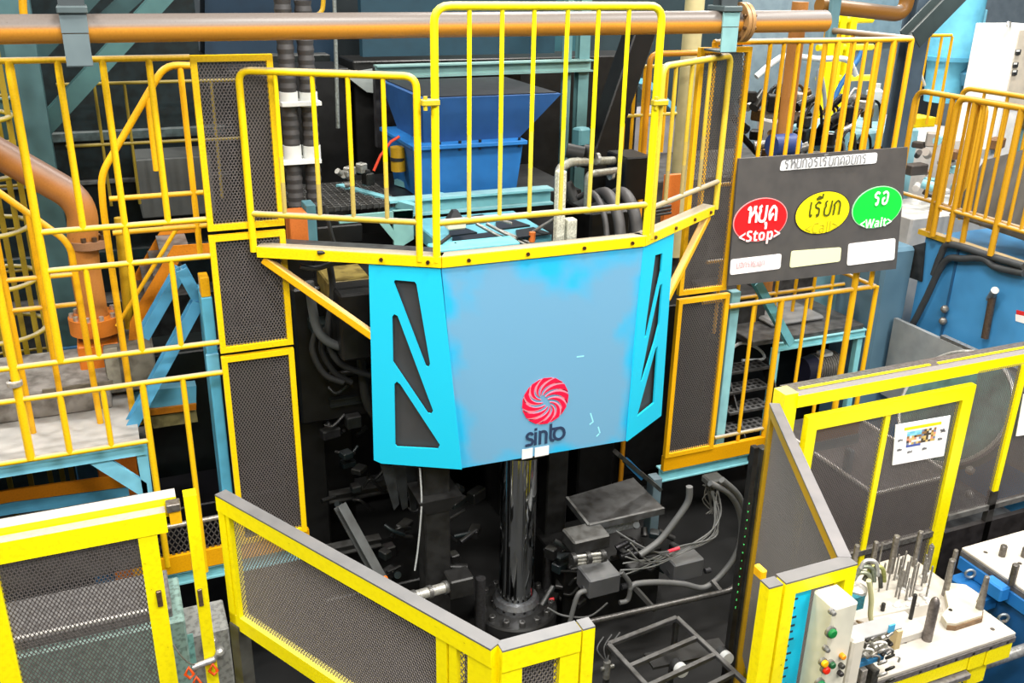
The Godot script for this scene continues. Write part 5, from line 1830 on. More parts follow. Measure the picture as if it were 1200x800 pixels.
func left_yard():
	var s
	var t
	var lb = C(96, 184, 220)
	# light blue column and its braces
	t = thing("blue_column", "light blue square column with a yellow stub on top beside the stacked mesh panels", "column")
	var top = Z(240, 349, -5.72).y
	s = Shape.new(lb)
	s.span(Vector3(0.405, 0.0, -6.0), Vector3(0.47, top, -5.72), 0.006)
	part(s, "column", PLAIN, t)
	s = Shape.new(C(120, 200, 232), 0.2)
	s.span(Vector3(0.395, Z(240, 415, -5.72).y, -5.73), Vector3(0.472, Z(240, 436, -5.72).y, -5.70), 0.004)
	part(s, "clip_plate", PLAIN, t)
	s = Shape.new(YEL2)
	s.span(Vector3(0.41, top, -5.85), Vector3(0.465, Z(240, 326, -5.72).y, -5.73), 0.004)
	part(s, "yellow_stub", PAINT, t)
	for b in [[232, 352, 148, 508, -5.95, "long light blue channel brace slanting down from the light blue column to the walkway deck", 0.1], [212, 314, 233, 352, -5.98, "short light blue brace at the light blue column's head", 0.09], [211, 316, 168, 392, -6.35, "light blue brace sloping beside the orange stair stringer", 0.14]]:
		s = Shape.new(C(84, 160, 200), 0.2)
		s.channel(Z(b[0], b[1], b[4]), Z(b[2], b[3], b[4]), 0.07, b[6], 0.012, Vector3(0, 0, 1))
		obj(s, "blue_brace", b[5], "brace", PLAIN)
	# walkway deck carried on a light blue frame
	t = thing("walkway_deck", "grey walkway deck on a light blue braced frame behind the lowest rail", "deck")
	s = Shape.new(C(176, 172, 168))
	s.span(Vector3(-3.0, 1.975, -6.7), Vector3(-0.05, 2.0, -5.68))
	part(s, "deck_plate", PLAIN, t)
	s = Shape.new(C(130, 206, 232), 0.2)
	s.beam(Vector3(-3.0, 1.93, -5.7), Vector3(-0.02, 1.93, -5.7), 0.04, 0.085)
	part(s, "channel", PLAIN, t)
	for a in [[[158, 522], [172, 519], [179, 578], [168, 580]], [[95, 537], [122, 534], [172, 566], [174, 583], [165, 581]]]:
		s = Shape.new(C(134, 210, 236))
		s.prism(poly_at(-5.7, a), 0.03, Transform3D(Basis(), Vector3(0, 0, -5.7)))
		part(s, "brace", PLAIN, t)
	for x in [-2.9, -1.5]:
		for zz in [-5.72, -6.6]:
			s = Shape.new(C(104, 184, 216))
			s.span(Vector3(x, 0.0, zz - 0.05), Vector3(x + 0.08, 1.9, zz + 0.03), 0.004)
			part(s, "leg", PLAIN, t)
	t = thing("machine_plinth", "rough grey concrete plinth with stained tan edges on the walkway deck", "plinth")
	var cg = surface(0.85, 0.0, "grime", 1.1)
	s = Shape.new(C(138, 134, 128))
	s.span(Vector3(-2.4, 2.0, -6.9), Z(128, 448, -6.2) , 0.01)
	part(s, "block", cg, t)
	s = Shape.new(C(112, 106, 92))
	s.span(Z(50, 462, -6.18), ZZ(132, 446, -6.18, -6.2), 0.0)
	part(s, "tan_edge", cg, t)
	s = Shape.new(C(120, 116, 104))
	s.span(Z(128, 462, -6.3), ZZ(180, 408, -6.3, -6.9), 0.01)
	obj(s, "grey_cabinet", "grey box with tan corner edges behind the long light blue brace", "box", cg)
	s = Shape.new(C(150, 146, 132))
	s.span(Z(128, 455, -6.28), ZZ(137, 408, -6.28, -6.3))
	obj(s, "tan_strip", "tan upright strip on the grey box's corner", "strip", cg)
	slab(-6.5, [[137, 462], [168, 458], [230, 452], [230, 474], [176, 478], [146, 470]], 0.1, "blue_crossbeam", "light blue cross beam between the grey box and the light blue column", "beam", C(98, 176, 206), PLAIN, 0.2)
	slab(-6.48, [[176, 480], [230, 473], [230, 480], [176, 487]], 0.05, "orange_strip", "orange strip under the light blue cross beam", "strip", ORG, PAINT)
	slab(-6.52, [[176, 488], [230, 481], [232, 494], [180, 502]], 0.3, "stained_ledge", "grey ledge stained yellow under the orange strip", "ledge", C(150, 140, 90), cg)
	# lower platform edge
	t = thing("platform_edge", "orange kick plate on a light blue beam under the walkway deck", "beam")
	s = Shape.new(ORG)
	s.prism(poly_at(-6.1, [[-30, 582], [12, 574], [150, 556], [150, 570], [13, 588], [-30, 596]]), 0.02, Transform3D(Basis(), Vector3(0, 0, -6.1)))
	part(s, "kick_plate", PAINT, t)
	s = Shape.new(C(90, 166, 200), 0.2)
	s.prism(poly_at(-6.1, [[-30, 597], [14, 589], [150, 571], [152, 584], [16, 602], [-30, 610]]), 0.06, Transform3D(Basis(), Vector3(0, 0, -6.1)))
	part(s, "beam", PLAIN, t)
	t = thing("under_deck_clutter", "dark pipe and flange in the shade between the walkway deck and the orange kick plate", "pipe")
	s = Shape.new(C(60, 60, 58), 0.5)
	s.rod(Vector3(-1.4, 1.72, -6.3), Vector3(0.0, 1.72, -6.3), 0.06, 12)
	part(s, "pipe", GREASE, t)
	s = Shape.new(C(190, 140, 30))
	s.span(Vector3(-0.45, 1.82, -6.3), Vector3(-0.05, 1.88, -6.25))
	part(s, "yellow_bar", PAINT, t)
	t = thing("low_rail", "grey pipe rail with hexagonal wire net above the kick plate behind the slim yellow post", "rail")
	s = Shape.new(C(170, 164, 156), 0.5)
	s.rod(Vector3(-0.2, 1.38, -5.62), Vector3(0.47, 1.38, -5.62), 0.018, 10)
	part(s, "rail", STEEL, t)
	expanded(Vector3(-0.2, 1.17, -5.61), Vector3(0.67, 0, 0), Vector3(0, 0.2, 0), SCREEN, t, C(90, 86, 82), 0.03, 0.006)
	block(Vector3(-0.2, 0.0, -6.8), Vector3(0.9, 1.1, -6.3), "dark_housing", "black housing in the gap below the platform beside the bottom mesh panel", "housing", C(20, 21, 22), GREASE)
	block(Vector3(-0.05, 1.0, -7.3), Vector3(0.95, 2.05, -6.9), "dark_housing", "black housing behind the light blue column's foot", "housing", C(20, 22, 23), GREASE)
	# low machine seen through the sliding gate's mesh
	t = thing("low_machine", "low greenish machine with white worn edges behind the sliding gate's mesh", "machine")
	var wm = surface(0.6, 0.0, "streak", 2.2)
	s = Shape.new(C(132, 158, 150))
	s.span(Vector3(-1.6, 0.0, -5.3), Vector3(0.06, Z(100, 752, -4.85).y, -4.85), 0.01)
	part(s, "lower_body", wm, t)
	s = Shape.new(C(112, 110, 108))
	s.span(Vector3(-1.6, Z(100, 752, -4.85).y, -5.3), Vector3(0.0, Z(100, 734, -4.9).y, -4.9), 0.006)
	part(s, "upper_step", wm, t)
	s = Shape.new(C(220, 216, 212))
	s.rod(Z(-40, 761, -4.87), Z(172, 715, -4.87), 0.012, 8)
	part(s, "white_edge", PLAIN, t)
	s = Shape.new(C(70, 68, 66))
	s.span(Vector3(-1.6, 1.3, -5.45), Vector3(-0.1, 1.75, -5.35))
	part(s, "back_panel", GREASE, t)
	t = thing("side_unit", "grey and teal machine corner showing between the slim yellow post and the sliding gate", "machine")
	s = Shape.new(C(140, 140, 136))
	s.span(Z(198, 830, -4.9), ZZ(268, 735, -4.9, -5.2), 0.01)
	part(s, "body", wm, t)
	s = Shape.new(C(120, 170, 164))
	s.span(Z(206, 790, -4.895), ZZ(226, 742, -4.895, -4.9), 0.01)
	part(s, "teal_cover", wm, t)
	s = Shape.new(C(190, 190, 186))
	for k in [[247, 752], [256, 764]]: s.ball(Z(k[0], k[1], -4.88), 0.04)
	part(s, "round_caps", STEEL, t)
	# orange pipe with an elbow and flanges
	var z = -6.6
	t = thing("bent_pipe", "thick orange pipe bending down to a flanged upright beside the teal column", "pipe")
	s = Shape.new(C(178, 118, 58), 0.9)
	s.dustcol = C(120, 100, 90)
	s.dlo = 0.1
	s.dhi = 0.7
	var x0 = Z(112, 380, z).x
	s.tube(bend([Z(-40, 158, z), Z(98, 236, z), Vector3(x0 - 0.01, Z(110, 290, z).y, z), Vector3(x0, 1.9, z)], 0.16, 8), 0.095, 22)
	part(s, "pipe", PAINT, t)
	for f in [[283, 0.13, C(150, 112, 84), 0.05], [378, 0.165, C(206, 120, 34), 0.11]]:
		s = Shape.new(f[2], 0.8)
		var c = Vector3(Z(105 if f[0] == 283 else 112, f[0], z).x, Z(112, f[0], z).y, z)
		s.lathe([Vector2(0.09, f[3] * 0.5), Vector2(f[1], f[3] * 0.5), Vector2(f[1], -f[3] * 0.5), Vector2(0.09, -f[3] * 0.5)], Transform3D(Basis(), c), 28)
		var fl = part(s, "flange", PAINT, t)
		for i in 10:
			s = Shape.new(C(216, 206, 196) if f[0] == 378 else C(110, 90, 76))
			var d = Vector3(cos(TAU * i / 10.0), 0, sin(TAU * i / 10.0)) * (f[1] - 0.025)
			s.rod(c + d + Vector3(0, f[3] * 0.5, 0), c + d + Vector3(0, f[3] * 0.5 + 0.03, 0), 0.016, 6)
			part(s, "bolt", STEEL, fl)
	block(Vector3(x0 - 0.13, 0, z - 0.13), Vector3(x0 + 0.13, 2.35, z + 0.13), "orange_pedestal", "orange pedestal carrying the lower flange of the bent pipe", "pedestal", C(214, 118, 30), PAINT, 0.01)
	rail(self_thing("yellow_standpipe", "thin dull yellow standpipe right beside the bent orange pipe", "pipe"), Z(140, 255, -6.75), Vector3(Z(146, 380, -6.75).x, 1.6, -6.75), 0.035, C(196, 158, 30), "pipe", 0.1)
	# teal columns, beams and the far housing
	z = -7.3
	t = thing("teal_column", "tall teal steel column with a bright blue painted foot behind the sloping handrail", "column")
	var xc = Z(66, 300, z).x
	s = Shape.new(C(70, 104, 108))
	s.channel(Vector3(xc, Z(70, 405, z).y, z), Vector3(xc, 5.6, z), 0.19, 0.17, 0.014, Vector3(0, 0, 1))
	part(s, "column", PLAIN, t)
	s = Shape.new(C(70, 136, 190))
	s.span(Vector3(xc - 0.11, 0.0, z - 0.1), Vector3(xc + 0.13, Z(70, 402, z).y, z + 0.1), 0.01)
	part(s, "foot", PLAIN, t, "bright blue foot")
	for b in [[205, -20, 48, 152, -7.6, 0.22, "long pale teal beam slanting down behind the hanger bracket"], [120, -20, 40, 66, -7.8, 0.14, "shorter teal beam slanting above the overhead pipe's left end"], [172, -20, 118, 30, -7.9, 0.1, "thin dark teal beam between the two slanting teal beams"]]:
		s = Shape.new(C(66, 104, 104) if b[5] > 0.2 else C(44, 76, 78), 0.1)
		s.channel(Z(b[0], b[1], b[4]), Z(b[2], b[3], b[4]), 0.12, b[5], 0.012, Vector3(0, 0, 1))
		obj(s, "teal_beam", b[6], "beam", PLAIN)
	s = Shape.new(C(104, 150, 152), 0.6)
	s.channel(Z(-40, 124, -7.5), Z(40, 121, -7.5), 0.12, 0.1, 0.012)
	obj(s, "teal_crossbeam", "level pale teal beam meeting the teal column at the picture's edge", "beam", PLAIN)
	slab(-7.9, [[-60, 40], [30, 40], [44, 60], [60, 200], [20, 200], [-60, 200]], 0.1, "wall_cladding", "teal wall cladding sheet behind the ladder cage's top", "cladding", C(52, 84, 86), PLAIN)
	t = thing("far_housing", "very dark teal machine housing with pale ledges filling the back behind the railings", "housing")
	var xl = Z(60, 200, -9.0).x
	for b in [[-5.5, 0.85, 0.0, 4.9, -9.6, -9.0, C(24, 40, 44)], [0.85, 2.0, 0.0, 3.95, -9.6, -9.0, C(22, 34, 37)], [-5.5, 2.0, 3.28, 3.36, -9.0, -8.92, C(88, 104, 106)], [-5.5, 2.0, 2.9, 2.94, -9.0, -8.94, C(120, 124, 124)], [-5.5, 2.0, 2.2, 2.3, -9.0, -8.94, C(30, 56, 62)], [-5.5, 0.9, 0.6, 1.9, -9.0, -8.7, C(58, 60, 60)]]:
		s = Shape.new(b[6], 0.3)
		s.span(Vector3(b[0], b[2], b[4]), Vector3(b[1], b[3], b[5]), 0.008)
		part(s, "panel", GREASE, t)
	block(Vector3(0.2, 2.7, -8.9), Vector3(0.8, 3.2, -8.4), "white_unit", "pale dusty unit deep behind the stair handrail", "unit", C(84, 86, 84), PLAIN)
	t = thing("far_railing", "thin olive railing far back in front of the dark teal housing", "railing")
	z = -8.3
	for y in [Z(150, 97, z).y, Z(150, 168, z).y]: rail(t, Vector3(-0.3, y, z), Vector3(1.1, y, z), 0.014, C(150, 132, 44), "rail", 0.4)
	for k in 7: rail(t, Vector3(-0.25 + k * 0.22, Z(150, 168, z).y - 0.5, z), Vector3(-0.25 + k * 0.22, Z(150, 97, z).y, z), 0.012, C(140, 122, 40), "bar", 0.0)
	# upper middle background
	t = thing("duct_bank", "blue and teal duct panels high behind the overhead pipe", "duct")
	for d in [[[240, -20], [392, -20], [392, 80], [240, 84], C(18, 48, 70), -9.2], [[392, -20], [480, -20], [480, 96], [392, 96], C(30, 42, 44), -9.3], [[480, -20], [690, -20], [690, 70], [480, 70], C(48, 96, 104), -9.4], [[690, -20], [870, -20], [870, 120], [690, 120], C(40, 58, 62), -9.6]]:
		s = Shape.new(d[4])
		s.prism(poly_at(d[5], [d[0], d[1], d[2], d[3]]), 0.4, Transform3D(Basis(), Vector3(0, 0, d[5])))
		part(s, "duct_panel", PLAIN, t)
	slab(-8.2, [[404, 88], [470, 78], [500, 90], [470, 112], [430, 108]], 0.3, "grey_chute", "pale grey sheet metal chute behind the hopper's mouth", "chute", C(150, 156, 152), PLAIN)
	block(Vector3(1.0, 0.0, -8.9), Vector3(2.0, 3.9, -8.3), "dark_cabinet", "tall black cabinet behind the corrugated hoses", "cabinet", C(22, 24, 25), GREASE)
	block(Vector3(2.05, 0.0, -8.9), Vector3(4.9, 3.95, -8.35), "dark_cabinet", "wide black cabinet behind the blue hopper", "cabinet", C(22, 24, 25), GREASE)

func self_thing(called, label, cat):
	return thing(called, label, cat)

# ---------------------------------------------------------------- right: background plant, blue machine, platform rails
func plate_x(x, pixels, depth, sh):   # an outline on a plane of constant x, thick away from the viewer
	var q = []
	for p in pixels:
		var m = X(p[0], p[1], x)
		q.append(Vector2(-m.z, m.y))
	sh.prism(q, depth, Transform3D(Basis(Vector3(0, 0, -1), Vector3.UP, Vector3(-1, 0, 0)), Vector3(x, 0, 0)))

func right_yard():
	var s
	var t
	var z
	var rg = RandomNumberGenerator.new()
	rg.seed = 77
	# stand and motor below the signal board
	t = thing("cyan_stand", "light cyan steel stand with a dark grey dusty top below the signal board", "stand")
	z = -6.1
	var cy = C(150, 226, 234)
	var top = Z(960, 394, z).y
	var xa = Z(907, 420, z).x
	var xb = Z(1008, 420, z).x
	s = Shape.new(cy, 0.3)
	s.channel(Vector3(xa, top - 0.03, z), Vector3(xb, top - 0.03, z), 0.06, 0.075, 0.01)
	part(s, "front_beam", PLAIN, t)
	for x in [xa + 0.025, xb - 0.04]:
		s = Shape.new(cy)
		s.span(Vector3(x - 0.025, 0, z - 0.06), Vector3(x + 0.035, top - 0.06, z), 0.004)
		part(s, "leg", PLAIN, t)
	s = Shape.new(C(88, 88, 88))
	s.span(Vector3(xa - 0.25, top + 0.0, z - 0.85), Vector3(xb - 0.02, top + 0.05, z + 0.0), 0.006)
	part(s, "top_plate", GREASE, t)
	s = Shape.new(C(128, 128, 128))
	s.span(Vector3(xa + 0.1, top + 0.05, z - 0.7), Vector3(xb - 0.3, top + 0.1, z - 0.2), 0.02)
	part(s, "cover", PLAIN, t)
	s = Shape.new(C(120, 196, 210), 0.2)
	s.channel(Z(886, 330, -5.9), Z(926, 402, -5.9), 0.07, 0.06, 0.01, Vector3(0, 0, 1))
	obj(s, "cyan_brace", "cyan channel brace slanting from the signal board down to the cyan stand", "brace", PLAIN)
	s = Shape.new(C(136, 190, 198))
	s.span(Vector3(Z(848, 420, -5.7).x, 0.95, -5.75), Vector3(Z(858, 420, -5.7).x, 2.45, -5.68), 0.004)
	obj(s, "cyan_upright", "pale cyan upright right behind the lower black mesh panel's edge", "upright", PLAIN)
	t = thing("electric_motor", "silver electric motor with a black end bell under the cyan stand", "motor")
	var c = Z(962, 430, -6.35)
	s = Shape.new(C(196, 192, 186))
	s.rod(c + Vector3(-0.1, 0, 0), c + Vector3(0.16, 0.0, 0), 0.13, 24)
	part(s, "body", STEEL, t)
	for k in 9:
		s = Shape.new(C(150, 148, 144))
		s.rod(c + Vector3(-0.08 + k * 0.027, 0, 0), c + Vector3(-0.072 + k * 0.027, 0, 0), 0.142, 24)
		part(s, "fin", STEEL, t)
	s = Shape.new(C(40, 42, 60))
	s.rod(c + Vector3(-0.22, 0, 0), c + Vector3(-0.1, 0, 0), 0.12, 20, 0.135)
	part(s, "end_bell", RUBBER, t)
	s = Shape.new(C(226, 226, 222))
	s.box(c + Vector3(0.0, 0.15, 0.02), Vector3(0.12, 0.04, 0.1), Basis(), 0.008)
	part(s, "terminal_box", PLAIN, t)
	block(Vector3(xa - 0.1, 0.4, -7.2), Vector3(xb + 0.5, 1.5, -6.7), "dark_housing", "black housing in the shade behind the electric motor", "housing", C(24, 24, 25), GREASE)
	block(Z(846, 400, -6.5), ZZ(900, 345, -6.5, -7.1), "grey_machine_block", "dark grey machine block behind the pale cyan upright", "block", C(60, 60, 61), GREASE)
	s = Shape.new(C(210, 214, 216))
	s.tube(curve([Z(850, 415, -6.3), Z(868, 402, -6.3), Z(888, 408, -6.3), Z(895, 420, -6.3), Z(870, 422, -6.3)]), 0.014, 8)
	obj(s, "white_hose_coil", "white hose coil behind the lower railing's first bars", "hose", RUBBER)
	t = thing("perforated_stair", "dark grey stair of four perforated steps behind the lower railing", "stair")
	var foot = []
	for k in 4:
		s = Shape.new(C(72, 72, 72), 0.5)
		s.dustcol = C(104, 104, 102)
		var p = Z(872, 430 + k * 23, -6.2 + 0.12 * k)
		foot.append(p)
		s.box(p, Vector3(0.42, 0.02, 0.18))
		var tread = part(s, "tread", GREASE, t)
		s = Shape.new(C(24, 24, 24))
		for i in 7:
			for j in 3: s.box(p + Vector3(-0.17 + i * 0.056, 0.0105, -0.06 + j * 0.055), Vector3(0.03, 0.002, 0.03))
		var holes = part(s, "hole_pattern", GREASE, tread)
		holes.set_meta("kind", "stuff")
	for sx in [-0.22, 0.22]:
		s = Shape.new(C(40, 42, 42))
		var slope = (foot[3] - foot[0]) / 3.0
		s.beam(foot[0] + Vector3(sx, -0.04, 0) - slope * 0.4, Vector3(foot[3].x + sx, 0.0, foot[3].z + slope.z * (foot[3].y / maxf(-slope.y, 0.01))), 0.012, 0.14)
		part(s, "stringer", GREASE, t)
	block(Vector3(4.15, 0.2, -7.4), Vector3(5.0, 1.9, -6.9), "dark_housing", "black housing behind the perforated steps", "housing", C(26, 26, 27), GREASE)
	# big column and plant behind the corner railing
	z = -7.3
	s = Shape.new(C(78, 92, 104))
	var pc = Z(1052, 170, z)
	s.channel(Vector3(Z(1060, 110, z).x, 0, z), Vector3(Z(1060, 110, z).x, 6.5, z), 0.2, 0.17, 0.016, Vector3(0, 0, 1))
	obj(s, "slate_column", "dark slate blue steel column behind the corner railing's end", "column", PLAIN)
	s = Shape.new(C(62, 74, 74), 0.3)
	s.channel(Z(1125, -14, -7.0), Z(1066, 46, -7.0), 0.18, 0.16, 0.014, Vector3(0, 0, 1))
	obj(s, "slanting_girder", "dark grey girder slanting up beside the light blue tank", "girder", PLAIN)
	slab(-12.0, [[870, -30], [1075, -30], [1060, 200], [870, 200]], 0.2, "plant_cladding", "slate blue plant wall cladding behind the yellow frame posts", "cladding", C(140, 158, 168), PLAIN)
	slab(-11.8, [[1000, -30], [1085, -30], [1075, 40], [1000, 50]], 0.1, "plant_cladding", "pale blue plant wall cladding beside the light blue tank's top", "cladding", C(150, 182, 198), PLAIN)
	slab(-11.5, [[1120, -30], [1260, -30], [1240, 330], [1110, 330]], 0.2, "plant_cladding", "steel grey plant wall cladding behind the white control cabinet", "cladding", C(128, 142, 152), PLAIN)
	s = Shape.new(C(176, 120, 60), 0.4)
	s.rod(Vector3(Z(926, 100, -7.0).x, 0.0, -7.0), Vector3(Z(926, 100, -7.0).x, 4.5, -7.0), 0.07, 18)
	obj(s, "orange_standpipe", "thick orange standpipe rising behind the corner railing", "pipe", PAINT)
	s = Shape.new(C(204, 190, 140))
	s.rod(Vector3(Z(806, 100, -7.4).x, 2.2, -7.4), Vector3(Z(806, 100, -7.4).x, 5.2, -7.4), 0.085, 18)
	obj(s, "cream_standpipe", "thick cream standpipe behind the three-bar guard rail", "pipe", PLAIN)
	t = thing("gap_railing", "yellow railing in the gap between the inclined column and the cream standpipe", "railing")
	z = -7.0
	for y in [Z(750, 78, z).y, Z(750, 135, z).y]: rail(t, Vector3(Z(718, 100, z).x, y, z), Vector3(Z(795, 100, z).x, y, z), 0.016, C(214, 190, 70), "rail", 0.9)
	for px in [721, 731, 741, 752, 766, 778]: rail(t, Vector3(Z(px, 140, z).x, Z(px, 178, z).y, z), Vector3(Z(px, 140, z).x, Z(px, 78, z).y, z), 0.014, YEL2, "bar", 0.0)
	s = Shape.new(C(206, 140, 24))
	s.tube(bend([Vector3(Z(747, 178, z).x, 0.0, z + 0.1), Vector3(Z(747, 178, z).x, Z(747, 62, z).y, z + 0.1), Vector3(Z(840, 62, z).x, Z(747, 62, z).y, z + 0.1)], 0.08), 0.024, 10)
	part(s, "post", PAINT, t)
	slab(-8.6, [[716, 140], [800, 130], [800, 190], [716, 190]], 0.5, "pale_unit", "pale dusty unit behind the yellow gap railing", "unit", C(150, 146, 150), PLAIN)
	s = Shape.new(C(120, 190, 220))
	s.beam(Z(752, 95, -8.5), Z(800, 142, -8.7), 0.16, 0.06)
	obj(s, "blue_chute", "light blue chute slanting behind the yellow gap railing", "chute", PLAIN)
	# yellow gantry
	t = thing("yellow_gantry", "bright yellow post gantry far behind the corner railing", "gantry")
	z = -9.5
	for px in [968, 978, 990]:
		s = Shape.new(YEL)
		s.span(Vector3(Z(px, 80, z).x - 0.045, 1.0, z - 0.05), Vector3(Z(px, 80, z).x + 0.045, Z(px, 16, z).y, z + 0.05))
		part(s, "post", PAINT, t)
	for y in [24, 56, 92]:
		s = Shape.new(YEL, 0.6)
		s.rod(Z(958, y, z), Z(1022, y - 1, z), 0.04, 10)
		part(s, "cross_bar", PAINT, t)
	hose([Z(886, 90, -8.0), Z(905, 74, -8.0), Z(922, 66, -8.0), Z(960, 69, -8.0), Z(992, 70, -8.0), Z(1003, 88, -8.0)], 0.03, "white_pipe", "white hose arching behind the corner railing's bars", "hose", C(226, 226, 222), PLAIN)
	hose([Z(948, 165, -8.0), Z(956, 120, -8.0), Z(960, 82, -8.0), Z(966, 110, -8.0), Z(968, 150, -8.0)], 0.02, "grey_hose", "grey hose looped upright behind the orange standpipe", "hose", C(150, 156, 160), RUBBER)
	hose([Z(972, 130, -8.0), Z(985, 100, -8.0), Z(1004, 72, -8.0), Z(1010, 60, -8.0)], 0.026, "blue_hose", "blue hose slanting up beside the yellow gantry", "hose", C(40, 110, 170), RUBBER)
	# pumps and valves behind the rails
	t = thing("pump_set", "silver and black pump set with pipes behind the corner railing", "pump")
	for k in 100:
		var p = Z(rg.randf_range(872, 1018), rg.randf_range(112, 190), rg.randf_range(-7.9, -7.1))
		s = Shape.new([C(176, 174, 168), C(40, 40, 40), C(66, 64, 62), C(206, 204, 196), C(110, 84, 54), C(28, 28, 28), C(50, 50, 50)][k % 7])
		if k % 3 == 0: s.box(p, Vector3(rg.randf_range(0.06, 0.2), rg.randf_range(0.06, 0.15), 0.12), Basis(Vector3.UP, rg.randf()), 0.012)
		elif k % 3 == 1: s.rod(p, p + Vector3(rg.randf_range(-0.2, 0.2), rg.randf_range(-0.05, 0.16), rg.randf_range(-0.1, 0.1)), rg.randf_range(0.02, 0.055), 14)
		else: s.tube(curve([p, p + Vector3(0.07, 0.1, 0), p + Vector3(0.16, 0.06, 0), p + Vector3(0.2, -0.1, 0)], 5), 0.014, 8)
		part(s, "pump_body" if k % 3 == 0 else "pipe" if k % 3 == 2 else "valve_body", STEEL, t)
	block(Vector3(4.6, 0, -8.6), Vector3(6.6, Z(930, 186, -7.9).y, -7.4), "pump_plinth", "grey machine plinth under the pump set", "plinth", C(80, 78, 76), GREASE)
	t = thing("blue_motor", "dark blue motor beside the orange standpipe just above the signal board", "motor")
	c = Z(917, 170, -6.9)
	s = Shape.new(C(40, 62, 120))
	s.rod(c + Vector3(-0.12, 0, 0), c + Vector3(0.12, 0, 0), 0.1, 20)
	part(s, "body", PLAIN, t)
	s = Shape.new(C(70, 110, 170))
	s.rod(c + Vector3(0.12, 0, 0), c + Vector3(0.17, 0, 0), 0.09, 20, 0.06)
	part(s, "end_bell", PLAIN, t)
	t = thing("grey_bottle", "light grey filter bottle behind the corner railing's last bars", "filter")
	s = Shape.new(C(196, 200, 202))
	var b0 = Z(1023, 122, -8.2)
	s.lathe([Vector2(0.0, 0.0), Vector2(0.08, 0.0), Vector2(0.09, 0.05), Vector2(0.09, 0.14), Vector2(0.05, 0.17), Vector2(0.05, 0.22), Vector2(0.0, 0.22)], Transform3D(Basis(), b0), 20)
	part(s, "bottle", PLAIN, t)
	s = Shape.new(C(96, 108, 112))
	s.rod(b0 - Vector3(0, 0.5, 0), b0, 0.08, 16)
	part(s, "stand", PLAIN, t)
	t = thing("corner_handrail", "yellow handrail corner beyond the corner railing, in front of the light blue tank", "handrail")
	z = -7.4
	for y in [42]: rail(t, Z(1074, y, z), Vector3(Z(1115, y, z).x, Z(1074, y, z).y, z), 0.016, YEL2, "rail", 0.5)
	for px in [1086, 1101, 1113]: rail(t, Vector3(Z(px, 60, z).x, Z(px, 145, z).y, z), Vector3(Z(px, 60, z).x, Z(px, 43, z).y, z), 0.014, YEL2, "bar", 0.0)
	rail(t, Z(1072, 70, z), Z(1083, 100, z), 0.02, C(210, 206, 190), "brace", 0.0)
	# tank
	t = thing("light_blue_tank", "light blue upright tank with a flange and a side hatch beside the white control cabinet", "tank")
	z = -9.6
	c = Z(1112, 68, z)
	s = Shape.new(C(112, 196, 226))
	s.lathe([Vector2(0.22, -0.55), Vector2(0.24, -0.3), Vector2(0.26, 0.0), Vector2(0.32, 0.03), Vector2(0.32, 1.2)], Transform3D(Basis(), c), 28)
	part(s, "shell", PLAIN, t)
	s = Shape.new(C(86, 160, 190), 0.3)
	s.lathe([Vector2(0.25, 0.03), Vector2(0.37, 0.03), Vector2(0.37, -0.02), Vector2(0.25, -0.02)], Transform3D(Basis(), c), 28)
	part(s, "flange", PLAIN, t)
	s = Shape.new(C(80, 150, 184))
	s.box(c + Vector3(0.1, -0.2, 0.24), Vector3(0.2, 0.2, 0.1), Basis(Vector3.UP, 0.4) * Basis(Vector3(0, 0, 1), 0.5), 0.015)
	part(s, "hatch", PLAIN, t)
	s = Shape.new(C(136, 206, 230))
	s.span(c + Vector3(0.32, 0.0, -0.05), c + Vector3(0.42, 0.6, 0.1), 0.01)
	part(s, "rib", PLAIN, t)
	# white control cabinet
	t = thing("control_cabinet", "white control cabinet with a beige door and dark switches at the picture's edge", "cabinet")
	z = -8.2
	var p0 = Z(1177, 108, z)
	var p1 = Z(1240, 28, z)
	var yt = Z(1184, 31, z).y
	s = Shape.new(C(238, 236, 232))
	s.span(Vector3(p0.x, p0.y - 0.9, z - 0.6), Vector3(p1.x, yt, z), 0.01)
	part(s, "body", PLAIN, t)
	s = Shape.new(C(206, 194, 176))
	var xd = p0.x + 0.03
	s.span(Vector3(xd, p0.y - 0.2, z), Vector3(p1.x, yt - 0.04, z + 0.012), 0.004)
	part(s, "door", PLAIN, t)
	for q in [[1193, 61], [1190, 76], [1189, 85]]:
		s = Shape.new(C(52, 50, 50))
		s.box(Z(q[0], q[1], z + 0.02), Vector3(0.07, 0.06, 0.03), Basis(), 0.006)
		var sw = part(s, "switch", PLAIN, t)
		s = Shape.new(C(220, 220, 216))
		s.box(Z(q[0], q[1] - 1.5, z + 0.04), Vector3(0.05, 0.02, 0.006))
		part(s, "switch_label", PAPER, sw)
	s = Shape.new(C(210, 210, 206))
	s.tube([Z(1180, 31, z - 0.1), Z(1181, 26, z - 0.1), Z(1184, 26, z - 0.1), Z(1184, 31, z - 0.1)], 0.012, 6)
	part(s, "lifting_eye", STEEL, t)
	# platform behind with pale blue boxes and clutter
	block(Vector3(6.75, 0, -8.5), Vector3(7.9, Z(1090, 150, -7.6).y, -7.6), "pale_blue_unit", "pale blue machine unit below the light blue tank", "unit", C(150, 204, 216), PLAIN, 0.02, 0.3)
	block(Vector3(Z(1060, 145, -7.65).x + 0.05, Z(1090, 150, -7.6).y, -7.9), Vector3(Z(1096, 145, -7.65).x, Z(1090, 150, -7.6).y + 0.1, -7.65), "yellow_beam", "yellow beam lying on the pale blue machine unit", "beam", C(236, 206, 20), PAINT, 0.006)
	block(Vector3(8.0, 0, -10.5), Vector3(10.0, 2.9, -8.4), "white_plinth", "white cluttered plinth under the white control cabinet", "plinth", C(206, 198, 190), PLAIN, 0.02)
	s = Shape.new(C(30, 60, 170))
